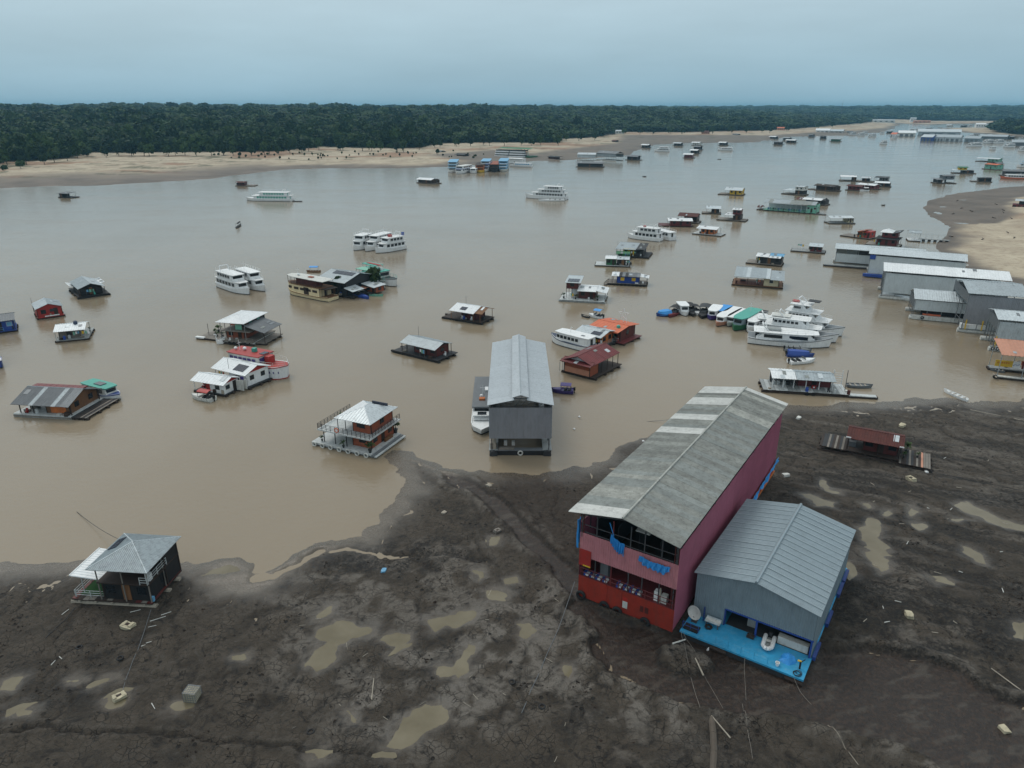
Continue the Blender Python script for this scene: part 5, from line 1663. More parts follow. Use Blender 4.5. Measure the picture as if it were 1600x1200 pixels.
for k in range(6):
    z = 1.0 + k * .45
    mb.tube((h.X(.84), h.Y(.75) + k * .02, z), (h.X(.94), h.Y(.75) + k * .02, z), .05, 4)
for x in (.84, .94):
    mb.tube((h.X(x), h.Y(.75), .62), (h.X(x), h.Y(.78), 3.8), .08, 5)
mk('stair_frame', mb, 'white', h.o)
h.pole(.955, .4, .5, 4.6, 'steel', .06)
h.tyres([.50, .57], 0, .3)
for u in (.15, .2, .27, .32):
    h.item('plastic_chair', 'deckwhite' if u < .3 else 'charcoal', u, .6, .5, .5, .62, 1.3)
canoe('flat dark work punt moored at the right end of the pale raft bar', (1322, 604), (1363, 606), 1.7, 'slate', fb=.55, cat='punt')

# ------------------------------------------------------------------ brown house with white concrete raft, lower left water
h = House('floating_house', 'brown timber house with weathered grey roof on a white slab raft, lower left water', (22, 651), (112, 656), 8.6, 'floating house')
ub('raft_slab', 'deckwhite', h.o, 0, h.L, 0, h.D * .98, .02, .62)
ub('raft_edge', 'greywood', h.o, -.02, h.L + .02, -.05, -.003, .1, .4)
h.deck(['darkwood', 'greywood', 'charcoal'], .5, 1.0, 1.26, .0, 1.05, planks=9)
h.cab('wood', .52, .93, .12, .95, .62, 2.7, 0, 2, door=None)
ub('door', 'orange', h.o, h.X(.60), h.X(.86), h.Y(.12) - .06, h.Y(.12), .7, 2.0)
h.gable_walls('wood', 'gx', .52, .93, .12, .95, 2.7, 3.9)
h.roof('gx', ['slate', 'slate', 'galvdark', 'galv'], .03, 1.02, -.05, .98, 2.5, 4.15, .3, sheets=.85)
for k in range(9):
    ub('red_ridge_sheet', 'maroon', h.o, h.X(.08 + k * .1), h.X(.175 + k * .1), h.Y(.49), h.Y(.66), 3.86, 4.1 - .0)
h.posts([(.10, .06), (.33, .06), (.985, .06), (.985, .9), (.10, .9)], .62, 2.6, 'darkwood', .09)
h.item('table', 'greywood', .20, .30, 1.3, .9, .62, 1.3).item('bench', 'greywood', .17, .13, 1.2, .35, .62, 1.0).item('freezer', 'charcoal', .45, .35, 1.0, .7, .62, 1.6)
b = Boat('river_boat', 'white and teal cabin boat moored behind the brown timber house', (138, 612), (189, 626), 3.2, 'white', 1.0, .4, 2.2, .6, stripe='deepblue')
b.level(.85, 2.2, .05, .78, .85, 'offwhite', 5, 'teal', .02, .05)
b.box('roof_box', 'slate', .45, 0, 2.0, 1.2, 2.36, 2.5)

# ------------------------------------------------------------------ houses on the middle water
FH = 'floating house'
def hs(label, p0, p1, D, **k):
    return House('floating_house', label, p0, p1, D, FH, 'floating houses moored on the river', **k)
h = hs('black house with pale blue-grey gable roof on a black raft, upper left water', (123, 468), (172, 461), (88, 456))
h.deck('black', .6, logs='black').cab('black', .12, .82, .12, .80, .6, 2.8, 2, 1).gable_walls('black', 'gy', .12, .82, .12, .80, 2.8, 3.9)
h.roof('gy', ['galv', 'galvlight'], .04, .90, .02, .86, 2.75, 4.0, .5).posts([(.06, .04), (.88, .04), (.5, .04)], .6, 2.8)
h.roof('sl', ['whiteroof'], -.06, .14, .55, .98, 2.0, 2.4, .5).roof('sr', ['whiteroof'], .86, 1.0, .30, .8, 2.9, 3.1, .5)
h = hs('bright red house with pale grey gable roof, left of the white-roofed house', (60, 500), (101, 494), (43, 492))
h.deck('red', .5).cab('red', .02, .96, .02, .75, .5, 2.8, 1, 1).gable_walls('red', 'gy', .02, .96, .02, .75, 2.8, 3.7)
h.roof('gy', ['galvlight', 'galv'], -.04, 1.02, -.04, 1.0, 2.75, 3.85, .5).posts([(0, .97), (.98, .97)], .5, 2.8).item('white_board', 'white', .55, -.01, 3.2, .1, .55, .8).item('notice', 'charcoal', .6, -.01, 1.2, .1, 1.7, 2.4)
h.pole(-.03, .8, .3, 4.5)
h = hs('grey timber house under a white gable roof with dark tank, left water', (88, 536), (139, 531), (153, 514))
h.deck('deckgrey', .5).cab('greywood', .10, .74, .12, .60, .5, 2.6, 1, 1, door='r').roof('gx', ['whiteroof'], -.02, .95, -.02, .78, 2.6, 3.4, .5)
h.posts([(.02, .02), (.92, .02), (.92, .74), (.02, .74)], .5, 2.7, 'deckwhite').tank(.62, .32, 3.2, .45, .9, 'stripe')
plant(h.world(.93, .62, .5), 1.1, 'dark potted plant at the end of the grey timber house raft')
h = hs('deep blue house with grey roof cut by the left picture edge', (-40, 527), (27, 518), 7.0)
h.deck('deepblue', .5).cab('blue', .05, .97, .08, .9, .5, 3.0, 3, 1, wm='lightblue').roof('gx', ['slate', 'galvdark'], -.02, 1.02, -.05, 1.02, 3.0, 3.9, .5).rail([(.1, 0), (.7, 0)], .5, .9, 'lightblue', 2)
b = Boat('river_boat', 'white passenger boat with blue hull cut by the left picture edge', (-40, 556), (5, 576), 3.6, 'deepblue', 1.3, .6, 2.0, .5, deckm='deckgrey', stripe='white')
b.level(1.2, 3.0, .05, .75, .9, 'white', 6, 'white').level(3.14, 4.8, .08, .6, .8, 'white', 4, 'white', slab='roof')
h = House('floating_restaurant', 'brick house with white hip roof, dark side awning and tyres along its white float', (346, 537), (396, 541), (420, 521), FH)
h.deck('greywood', .9, v0=-.02).item('float', 'offwhite', .5, .5, h.L - .2, h.D - .3, .02, .7)
h.cab('brick', .06, .62, .18, .9, .9, 2.9, 1, 1).item('floor', 'greywood', .45, .5, h.L * .9, h.D * .9, 2.9, 3.05)
h.cab('charcoal', .30, .72, .45, .95, 3.05, 5.2, 2, 1, door='f', wm='teal').posts([(-.02, .08), (.3, .08), (.74, .08), (.74, .95), (-.02, .95)], .9, 5.1, 'deckgrey')
h.item('signboard', 'mint', .50, .14, 1.6, .08, 3.2, 4.4).item('hammock', 'coral', .22, .3, 1.5, .4, 3.7, 3.9)
h.roof('hip', ['whiteroof'], -.08, .80, -.02, 1.05, 5.1, 6.2, .6).rail([(0, 0), (1, 0)], .9, .8, 'greywood', 2).tyres([.3, .44, .58, .78], -.03, .45)
h.roof('sl', ['slate'], .76, 1.35, .05, .85, 3.1, 4.4, .5).posts([(1.3, .1), (1.3, .8)], .3, 3.1)
h.deck('greywood', .55, .98, 1.3, .1, .9)
h = House('jetty_raft', 'low grey plank raft with pot plants beside the white hip-roofed house', (308, 530), (345, 534), 8.0, 'raft')
h.deck('greywood', .45, planks=10).pole(.22, .3, .3, 3.2, r=.06).pole(.75, .5, .3, 3.8, r=.07).item('white_float', 'white', .12, .03, 2.4, .7, .3, .62)
for i, (u, v, hh, lab) in enumerate(((.45, .35, 1.6, 'dark leafy pot plant on the low plank raft, tallest of the cluster'), (.62, .25, 1.2, 'yellow-green bushy pot plant on the low plank raft'), (.82, .3, 1.2, 'round potted bush at the right end of the low plank raft'), (.35, .6, 1.9, 'tall thin pot plant at the back of the low plank raft'))):
    plant(h.world(u, v, .45), hh, lab)
b = Boat('swan_boat', 'white swan pedal boat moored in front of the low plank raft', (352, 536), (338, 537), 1.5, 'white', .8, .35, 2.0, .5, 'pedal boat', keel=None)
mk('swan_neck', MB().path([(b.L * .85, 0, .9), (b.L * .95, 0, 1.5), (b.L * .86, 0, 2.0), (b.L * .95, 0, 2.25), (b.L * 1.12, 0, 2.1)], .13, 7), 'white', b.o)
for sg in (-1, 1):
    mk('wing', MB().loft([(0, sg * .6, .7), (b.L * .6, sg * .75, .75), (b.L * .5, sg * .62, .8)], [(-.3, sg * .55, 1.5), (b.L * .5, sg * .7, 1.25), (b.L * .45, sg * .6, 1.25)]), 'white', b.o)
b.box('post', 'black', .3, 0, .1, .1, .7, 2.8).box('seat', 'charcoal', .35, 0, .5, 1.0, .65, .9)
# white-roofed pair with the red boat
h = House('floating_house', 'small white house with white gable roof and red doorway, lower of the red-trimmed pair', (304, 613), (352, 621), (376, 608), FH)
h.deck('charcoal', .45).cab('white', .52, .96, .08, .92, .45, 2.4, 1, 1, door='r').cab('red', .28, .52, .2, .9, .45, 2.4, 0, 0, door=None).gable_walls('red', 'gx', .52, .96, .08, .92, 2.4, 3.2)
h.roof('gx', ['whiteroof'], -.06, 1.02, -.06, 1.05, 2.4, 3.3, .7).posts([(.02, .03), (.02, .95)], .45, 2.5, 'white').item('porch_wall', 'offwhite', 1.14, .7, 1.6, .1, .45, 2.4).item('porch_wall', 'offwhite', 1.14, .9, 1.6, .1, .45, 2.4).item('chair', 'white', .12, .4, .6, .6, .45, 1.1)
h = House('floating_house', 'larger white house with white gable roof and solar panels beside the red river boat', (338, 597), (386, 609), (417, 592), FH)
h.deck('charcoal', .5, u1=1.06).cab('white', .45, .98, .05, .95, .5, 3.0, 1, 2, door=None).cab('red', .24, .45, .3, .95, .5, 2.4, 0, 0, door='f').gable_walls('red', 'gx', .45, .98, .05, .95, 3.0, 4.0)
h.roof('gx', ['whiteroof'], -.08, 1.03, -.05, 1.05, 2.9, 4.1, .7).solar(.55, .88, .08, .36, 4).posts([(0, .03), (.0, .95)], .5, 2.9, 'white').pole(.5, .0, 3.5, 5.5)
h.item('flag', 'purple', .99, -.12, .9, .05, 2.3, 2.9).pole(.95, -.12, .3, 2.9)
b = Boat('river_boat', 'tall white and red river boat with red roof beside the white house with solar panels', (370, 575), (452, 591), 4.6, 'white', 2.3, .5, 3.5, .72, deckm='darkred', stripe='red', stern=.9, keel='red')
b.level(2.2, 4.1, .02, .60, .93, 'offwhite', 6, 'red', .02, .0, wm='purple', winh=.28).rails(.62, .98, .96, 2.7, .8, 'offwhite')
b.box('tarpaulin_drum', 'red', .66, .2, 1.2, 1.6, 2.2, 4.0)
b.box('solar_panel', 'solar', .56, .3, 1.2, 1.6, 4.26, 4.34).box('roof_tank', 'teal', .38, .3, .8, .8, 4.24, 5.0).dome(.2, .2, 4.3, .4).dome(.06, -.3, 4.3, .35).mast(.12, 4.2, 6.3)
for k, x in enumerate((.74, .80, .86, .92)):
    b.box('name_letter', 'purple', x, -b.half(x) - .02, .25, .05, 1.3, 1.7)
speedboat('small motorboat with bright red canopy in front of the lower white house', (334, 627), (300, 621), 1.9, 'offwhite', 'red', None, 'red', fb=.7, high=1.1, screen=False)
# white yachts, upper left
def yacht(label, p0, p1, B, tiers, hullm='white', fb=1.4, group='white excursion boats', arch=True, full=.55, roofm='white', name='excursion_boat', stripe=None, wm='glass', th=1.72):
    b = Boat(name, label, p0, p1, B, hullm, fb, .8, 2.0, full, 'boat', group, deckm='deckgrey', stripe=stripe)
    z = fb
    t0, t1 = .04, .80
    for i in range(tiers):
        nw = max(3, int((t1 - t0) * b.L / 1.9))
        b.level(z - .15 if i == 0 else z, z + th, t0, t1, .9 - .07 * i, 'white', nw, roofm, .03, .05, wm)
        z += th + .14
        b.rails(max(0, t0 - .02), min(.97, t1 + .015), .93 - .07 * i, z, .8, 'white')
        t0, t1 = t0 + .05, t1 - .14
    if arch:
        mk('radar_arch', MB().path([(t0 * b.L + 1, -B * .3, z), (t0 * b.L + .3, -B * .27, z + 1.5), (t0 * b.L + .3, B * .27, z + 1.5), (t0 * b.L + 1, B * .3, z)], .12, 5), 'white', b.o)
    else:
        b.mast(t0 + .1, z, z + 2.2)
    return b
yacht('white double-deck yacht with tall radar arch, left of the moored pair', (347, 446), (391, 461), 4.6, 2, fb=1.3)
yacht('white double-deck yacht behind its arch-bearing neighbour, right of the pair', (376, 442), (415, 456), 4.2, 2, fb=1.2, arch=False)
yacht('white river cruiser nearest the left in the tied trio', (577, 384), (553, 392), 5.0, 2)
yacht('white river cruiser in the middle of the tied trio', (610, 382), (570, 393.5), 4.8, 2, arch=False)
b = yacht('white river cruiser with red and blue roof boxes, right of the tied trio', (630, 388), (586, 396), 5.0, 2)
b.box('red_box', 'red', .45, 0, 1.2, 1.2, 5.1, 6.0).box('blue_box', 'blue', .02, .5, .8, .8, 5.0, 6.2)
yacht('long white ferry with green window band in the upper left water', (457, 314), (384, 313), 7.0, 2, fb=1.2, wm='teal', full=.7)
ub('float_boom', 'charcoal', thing('mooring_boom', 'dark boom floating off the right end of the long white ferry', 'boom', G(457, 315), 0), 0, 5.5, -.4, .4, 0, .4)
b = yacht('white three-tier motor yacht alone in mid river', (886, 312), (820, 309), 6.5, 3, fb=1.8, full=.4)
speedboat('low white tender lying alongside the lone three-tier yacht', (882, 314), (841, 314.5), 2.6, 'white', fb=.9)
# beige boat, dark grey house and the green boats
b = Boat('river_boat', 'cream double-deck river boat with open brown upper deck', (521, 470), (452, 456), 4.8, 'cream', 1.1, .6, 2.4, .7, deckm='wood', stripe='wood')
b.level(.95, 3.4, .16, .93, .92, 'cream', 5, 'wood', .05, .01, wm='darkwood', winh=.28).box('side_door', 'darkwood', .45, b.B * .46, 2.0, .1, 1.1, 3.1)
b.level(3.54, 5.4, .10, .92, .9, 'darkwood', 0, 'offwhite', .03, open_=True, railm='darkwood', slab='roof').box('cabin_core', 'darkred', .5, 0, b.L * .45, b.B * .5, 3.54, 5.3)
b.box('roof_box', 'brick', .45, 0, 1.6, 1.0, 5.55, 5.8).dome(.72, .2, 5.55, .4).mast(.75, 5.5, 7.8).level(.95, 3.3, .0, .16, .9, 'darkwood', 0, 'darkwood', 0, open_=True)
h = House('floating_house', 'dark grey two-storey house with pale metal roof behind the cream river boat', (500, 459), (541, 466), (572, 450), FH)
h.deck('charcoal', .5, u1=1.25).cab('charcoal', .02, .98, .05, .95, .5, 4.4, 2, 3).gable_walls('charcoal', 'gx', .02, .98, .05, .95, 4.4, 6.0)
h.roof('gx', ['galv'], -.06, 1.04, -.06, 1.05, 4.4, 6.15, .5).solar(.2, .95, .30, .45, 5).roof('sl', ['galvlight'], 1.0, 1.32, -.05, .35, 2.3, 3.0, .5).roof('sl', ['galvlight'], 1.04, 1.5, .5, .95, 2.3, 3.0, .5)
h.posts([(1.3, -.02), (1.3, .33), (1.46, .55), (1.46, .93)], .4, 2.3).cab('brick', 1.1, 1.45, .6, .9, .5, 2.2, 1, 1)
g = G(531, 461)
tree(g.x, g.y, 5.0, 'small green tree growing in front of the dark grey house', cr=1.5, z=.4)
g = G(585, 452)
tree(g.x, g.y, 6.0, 'dark bushy tree between the dark grey house and the green-topped boats', cr=2.4, z=.3)
for lab, p0, p1, hh in (('white boat with teal upper deck, nearer of the green-topped pair', (562, 444), (602, 452), 1.7), ('white boat with long red-striped green roof, farther of the green-topped pair', (572, 436), (621, 448), 1.9)):
    b = Boat('river_boat', lab, p0, p1, 4.4, 'white', hh, .6, 2.8, .6, deckm='teal', stripe='charcoal', group='green-topped river boats')
    b.level(hh - .1, hh + 1.9, .02, .62, .9, 'offwhite', 5, 'teal', .03, .0, slab='roof').rails(.62, .97, .95, hh + .2, .9, 'teal').level(hh + 2.05, hh + 3.3, .05, .45, .7, 'teal', 0, 'mint' if hh < 1.8 else 'teal', .02, open_=True, slab='roof')
    if hh > 1.8:
        b.box('red_roof_strip', 'red', .3, 0, b.L * .4, 1.1, hh + 3.44, hh + 3.6)
    b.box('roof_tank', 'white', .5, .3, 1.2, .8, hh + 2.05, hh + 2.7)
canoe('wooden canoe with bright blue canopy above the dark grey house', (501, 425), (479, 425), 1.7, 'wood', canopy='sky_tarp')
speedboat('blue motorboat with white canopy in front of the dark grey house', (551, 460), (577, 468), 2.2, 'blue', 'deckgrey', None, 'offwhite', screen=False, high=1.2)
speedboat('motorboat with orange canopy beside the blue motorboat', (566, 457), (582, 463), 2.0, 'charcoal', 'wood', None, 'salmon', screen=False, high=1.2)
canoe('slender green canoe moored below the green-topped boats', (577, 462), (599, 463), 1.0, 'mint')
# houses in the centre
h = hs('black and dark red house with grey gable roof on a wide black raft, mid water', (614, 551), (684, 568), (714, 554))
h.deck('charcoal', .6, planks=22, logs='black').cab('darkred', .38, .86, .25, .85, .6, 2.6, 2, 1).gable_walls('black', 'gx', .38, .86, .25, .85, 2.6, 3.3).roof('gx', ['galv'], .14, .92, .05, .95, 2.55, 3.5, .45, sheets=1.1)
h.posts([(.17, .1), (.28, .1), (.90, .1), (.90, .9), (.17, .9)], .6, 2.6).pole(.2, .85, 2.6, 5.0).rail([(.16, .12), (.16, .85)], .6, .9, 'darkwood', 2)
for i, v in ((0, .05), (1, .5), (2, .95)):
    h.item('float_end', 'black', -.03, v, .6, .5, .1, .5)
h = hs('dark red house with pale roof and open gable porch, left of the midstream hangar', (691, 498), (752, 508), (767, 497))
h.deck('darkwood', .55, planks=18, logs='black').cab('darkred', .42, .78, .25, .9, .55, 2.7, 1, 1).roof('gx', ['galvlight', 'whiteroof'], .20, .82, -.05, 1.1, 2.6, 3.7, .5)
h.solar(.42, .58, .1, .3, 1).posts([(.24, 0), (.8, 0), (.97, 0), (.97, .9), (.24, 1)], .55, 2.7, 'wood').roof('gx', ['wood'], .80, 1.0, .05, 1.0, 2.6, 3.6, .5).pole(.3, .9, 2.5, 5)
h.deck('greywood', .5, -.1, 0, .5, 1)
h = hs('maroon-roofed house with brick-orange front wall and open veranda, right of the midstream hangar', (882, 583), (921, 593), (975, 573))
h.deck('darkwood', .5, u0=-.1, u1=1.2).cab('brick', 0, 1, 0, .30, .5, 3.0, 0, 0, door=None).item('plinth', 'salmon', .5, -.005, h.L * .98, .06, .55, 1.7).cab('maroon', .1, .5, .3, .6, .5, 2.6, 0, 1)
h.gable_walls('galvlight', 'gy', .2, .8, .03, .95, 3.3, 4.0).roof('gy', ['maroon'], -.08, 1.12, -.03, .98, 2.95, 4.3, .45, sheets=1.1)
h.roof('sf', ['maroon'], -.1, 1.1, -.09, .08, 2.85, 3.3, .45)
h.posts([(1.08, .35), (1.08, .55), (1.08, .75), (1.08, .95)], .5, 3.0).tank(-.12, .05, 2.2, .45, .8, 'charcoal').posts([(-.2, .0), (-.2, .1), (-.05, .02)], .2, 2.3, 'deckgrey', .05)
b = Boat('passenger_launch', 'long white cabin launch with row of dark windows beside the orange timber house', (925, 549), (861, 532), 3.7, 'white', 1.3, .7, 2.2, .6, stripe='stripe')
b.level(1.1, 3.0, .02, .80, .92, 'white', 6, 'white', .02, .05, winh=.34, wint=(.22, .76)).mast(.52, 3.1, 4.6).box('roof_hatch', 'galvdark', .2, .3, .8, .5, 3.14, 3.25)
h = House('floating_house', 'orange timber house with pale roof and solar panels behind the white cabin launch', (898, 538), (936, 547), (955, 535), FH)
h.deck('charcoal', .6, u1=1.1).cab('orange', .30, .96, .2, .9, .6, 2.9, 1, 2, door='f').roof('gx', ['galvlight'], -.06, 1.08, -.05, 1.1, 2.9, 3.7, .5).solar(.58, .95, .08, .30, 4).posts([(0, 0), (.3, 0), (.0, 1)], .6, 2.9).rail([(1.06, 0), (1.06, 1)], .6, .9, 'deckgrey', 3)
h = House('floating_house', 'coral-roofed dark red house with a white wire star on top', (924, 529), (967, 539), (987, 524), FH)
h.deck('maroon', .5, u1=1.15).cab('darkred', .1, .95, .12, .9, .5, 3.1, 2, 1).roof('gx', ['coral'], -.08, 1.03, -.12, 1.02, 3.1, 3.7, .9).tank(.82, .2, 3.3, .45, .8, 'teal').posts([(0, -.05), (.5, -.05), (.98, -.05)], .5, 3.1, 'darkred').item('ac_box', 'white', .45, -.1, .7, .2, 2.7, 3.0)
h.item('fascia', 'coral', .47, -.12, h.L * 1.1, .08, 2.85, 3.08)
st = thing('star_ornament', 'white wire-frame star standing on the coral roof', 'star', h.world(.62, .75, 3.45), h.ang)
ptsr = [(math.cos(R(90 + 36 * i)) * (1.45 if i % 2 == 0 else .6), 0, 1.9 + math.sin(R(90 + 36 * i)) * (1.45 if i % 2 == 0 else .6)) for i in range(10)]
mk('star_frame', MB().path(ptsr + [ptsr[0]], .05, 5), 'white', st)
mk('star_brace', MB().path([ptsr[0], ptsr[4], ptsr[8], ptsr[2], ptsr[6], ptsr[0]], .03, 4), 'white', st)
mk('star_mast', MB().tube((0, .05, 0), (0, .05, 1.6), .05, 5).tube((.9, .05, 0), (.4, .05, 1.2), .03, 4), 'white', st)
speedboat('small white boat with raised cabin tucked right of the coral-roofed house', (972, 524), (991, 527), 2.2, 'offwhite', 'deckgrey', None, 'deckgrey', high=1.3)
speedboat('white motorboat with bright blue canopy above the coral-roofed house', (942, 498), (920, 494), 2.2, 'white', 'deckgrey', None, 'sky_tarp', high=1.4)
canoe('dark canoe tied to the blue-canopied motorboat', (921, 497), (908, 494), 1.1, 'charcoal')
speedboat('dark purple motorboat with purple canopy just right of the midstream hangar', (896, 614), (861, 612), 2.0, 'purple', 'purple', None, 'purple', screen=False, high=1.0)
h = hs('dark red house with small solar-roofed tower on a white raft, upper centre', (874, 471), (944, 475), (953, 463))
h.deck('deckwhite', .6, planks=0, logs='deckgrey').cab('darkred', .12, .38, .3, .9, 3.1, 5.0, 1, 1, door=None).posts([(.12, .3), (.38, .3), (.12, .9), (.25, .3)], .6, 3.1, 'darkwood').item('store', 'white', .26, .75, 1.6, 1.5, .6, 3.0)
h.roof('sf', ['galvlight'], .09, .44, .2, 1.0, 5.0, 5.5, .5).solar(.14, .40, .3, .6, 4).cab('darkred', .40, .78, .25, .9, .6, 3.0, 1, 1, door='f').roof('gx', ['whiteroof'], .38, .80, .1, 1.0, 3.0, 3.5, .5).roof('sl', ['whiteroof'], .80, 1.04, .15, .95, 2.6, 3.2, .5).posts([(1.0, .2), (1.0, .9)], .6, 2.7)
plant(h.world(.35, .12, .6), 1.5, 'bright potted plant in front of the solar-roofed tower house')
plant(h.world(.84, .1, .6), 1.5, 'dark potted plant under the side awning of the solar-roofed tower house')
plant(h.world(.08, .15, .6), 1.7, 'tall thin potted plant at the left end of the solar-roofed tower house')
h = hs('bright blue house with two yellow windows, upper centre', (950, 445), (1010, 448), 6.0)
h.deck('greywood', .55, planks=18).cab('blue', .22, .80, .15, .85, .55, 2.7, 2, 0, door=None, wm='yellow', fm='yellow').roof('gx', ['slate', 'charcoal', 'galvdark'], .28, .82, .0, 1.0, 2.75, 3.3, .4, sheets=.9).roof('gx', ['whiteroof'], .08, .275, .0, 1.0, 2.8, 3.3, .5).roof('sl', ['whiteroof'], .83, 1.05, .1, .8, 2.4, 2.8, .5)
h.posts([(.1, .05), (.1, .9), (1.0, .12), (1.0, .75)], .55, 2.7).tyres([.05, .15, .25, .35, .45, .55, .65, .75, .85, .95], -.02, .25).item('white_box', 'white', .74, .12, 1.0, .15, .6, .95)
canoe('small boat lying askew at the left end of the bright blue house', (945, 446), (952, 438), 1.2, 'greywood')
h = hs('dark green house with white flat roof, left of the yellow-walled house', (930, 416), (983, 418), 6.0)
h.deck('deckwhite', .5).cab('green', .32, .60, .1, .8, .5, 2.6, 1, 0).cab('black', .64, .97, .1, .8, .5, 2.6, 2, 1).roof('gx', ['whiteroof'], .28, .62, .0, 1.0, 2.7, 3.1, .6).roof('gx', ['galvlight'], .625, 1.0, .0, .9, 2.6, 2.9, .6).tank(1.03, .4, .5, .4, .9, 'charcoal')
h = hs('low green shed floating just behind the dark green house', (962, 405), (984, 406), 4.0)
h.deck('green', .4).cab('green', .1, .95, .1, .9, .4, 2.0, 1, 1).roof('gx', ['teal', 'green'], .0, 1.0, .0, 1.0, 2.0, 2.5, .6)
h = hs('bright yellow-walled house with pale flat roof and dark end room', (972, 402), (1005, 404), (1016, 396))
h.deck('charcoal', .5, u1=1.25).cab('yellow', .02, .55, .1, .9, .5, 3.0, 1, 0, door='f').cab('charcoal', .55, .95, .1, .9, .5, 3.0, 1, 1, door=None).roof('sf', ['galv'], -.35, .62, .0, 1.0, 2.9, 3.6, .6).roof('sf', ['charcoal'], .64, 1.05, .0, 1.0, 3.1, 3.6, .6).posts([(-.3, .05), (-.3, .9)], .4, 3.0).pole(-.35, .5, .2, 5)
h.item('hanging_cloth', 'yellow', .35, .05, .9, .1, .7, 1.9)
b = yacht('white double-deck riverboat with red roof box, right of centre', (1033, 377), (980, 371), 5.0, 2, fb=1.3)
b.box('red_box', 'red', .5, 0, .9, .9, 5.0, 5.6)
yacht('white cruiser moored close behind the double-deck riverboat', (1051, 376), (1018, 368), 4.4, 1, fb=1.4, arch=False)
def simple(label, p0, p1, D, wall, roofm, u0=.2, u1=.8, kind='gx', ze=2.7, zr=3.4, deckm='greywood', ru=(-.0, .95), extra=None, group='floating houses moored on the river', z=0.0, win=2, posts=True, rv=(-.05, 1.0)):
    h = House('floating_house', label, p0, p1, D, FH, group, z=z)
    h.deck(deckm, .5)
    h.cab(wall, u0, u1, .12, .88, .5, ze, win, 1)
    if kind in ('gx', 'gy'):
        h.gable_walls(wall, kind, u0, u1, .12, .88, ze, ze + (zr - ze) * .8)
    h.roof(kind, [roofm] if isinstance(roofm, str) else roofm, ru[0], ru[1], rv[0], rv[1], ze, zr, .6)
    if posts:
        h.posts([(ru[0] + .03, .02), (ru[0] + .03, .95), (ru[1] - .03, .02), (ru[1] - .03, .95)], .5, ze, 'greywood')
    return h
simple('white-roofed house with dark red deck and patterned wall behind the double-deck riverboat', (1030, 354), (1082, 355), 8, 'maroon', 'whiteroof', .35, .95, deckm='darkred', ru=(.25, 1.0))
simple('house with dark rusty roof just behind the white-roofed red-deck house', (1058, 348), (1091, 350), 8, 'darkwood', 'rust', .3, .9, ru=(.0, .95), ze=3.2, zr=4.2)
simple('small orange timber house with white roof on a pale raft, right of centre', (1082, 366), (1126, 370), 7, 'orange', 'whiteroof', .28, .72, deckm='deckwhite', ru=(.12, .85))
simple('small grey house with pale flat roof left of the maroon tower house', (1097, 334), (1126, 335), 6, 'charcoal', 'galvlight', .5, .9, ru=(.2, 1.0), kind='sf')
h = simple('raft house with maroon upper tower above a white porch roof', (1120, 344), (1164, 347), 8, 'darkwood', 'whiteroof', .55, .80, ru=(.25, .6), kind='sf', ze=2.8, zr=3.0)
h.cab('maroon', .52, .78, .2, .85, 3.0, 5.2, 2, 1, door=None).roof('gx', ['whiteroof'], .49, .81, .1, .95, 5.2, 5.6, .6).rail([(.26, .05), (.5, .05)], 3.1, .9, 'greywood', 2)
simple('yellow house with long grey roof alone in the upper right water', (1122, 304), (1160, 306), 9, 'yellow', 'galvlight', .45, .95, ru=(.25, .98), ze=3.0, zr=4.4)
h = House('floating_restaurant', 'long pale green open-sided restaurant raft with grey roof, upper right', (1192, 329), (1274, 335), 9.5, FH)
h.deck('mint', .6).cab('mint', .82, 1.0, .1, .9, .6, 4.2, 2, 1).roof('gx', ['galv', 'fibre'], .0, .98, .0, 1.0, 4.3, 5.6, .6, sheets=2.2).rail([(.0, .05), (.82, .05)], .6, 1.1, 'mint', 4, 2)
h.item('back_wall', 'white', .42, .9, h.L * .8, .1, .6, 3.0).posts([(.02 + .1 * i, .06) for i in range(9)], .6, 4.3, 'white', .08).tyres([.1, .2, .3, .4, .5, .6, .7, .8, .9], -.02, .3)
for i in range(7):
    h.item('table', 'charcoal' if i % 2 else 'blue', .08 + .1 * i, .4, 1.4, 1.2, .6, 1.4)
h.deck('greywood', .45, -.13, -.02, .1, .6).roof('gx', ['rust'], -.13, -.03, .05, .6, 1.4, 2.2, .5).deck('deckgrey', .4, 1.0, 1.18, -.05, .15)
h = simple('two-storey grey-white raft house beyond the long green restaurant', (1221, 303), (1254, 306), 8, 'black', 'galvlight', .6, .92, ru=(.05, .6), kind='sf', ze=2.6, zr=2.8)
h.cab('offwhite', .58, .94, .15, .9, 2.8, 5.0, 2, 1, door=None).roof('gx', ['galvlight'], .56, .96, .1, 1.0, 5.0, 5.4, .6)
h = simple('dark brown house with dashed roof right of the two-storey grey-white house', (1272, 297), (1305, 300), 8, 'darkwood', 'darkwood', .05, .95, ru=(-.05, .92), ze=2.9, zr=3.8)
for i in range(7):
    h.item('roof_tile_row', 'palewood', .02 + i * .12, .22, .9, 1.2, 3.48, 3.56)
h.deck('greywood', .4, -.35, 0, .2, .8)
h = simple('house with bright white roof and red left wing behind the long green restaurant', (1252, 319), (1290, 322), 8, 'charcoal', 'whiteroof', .15, .95, ru=(.0, .8))
h.roof('sf', ['rust'], -.3, -.02, .1, .9, 2.4, 3.0, .6).tank(.9, .5, 2.9, .5, 1.0, 'charcoal')
simple('low raft house with pale roof and cream end room below the green restaurant', (1296, 350), (1336, 350), 6.5, 'palewall', 'galvlight', .72, .95, deckm='deckgrey', ru=(.0, .93)).rail([(0, .05), (.7, .05)], .5, .8, 'charcoal', 2)
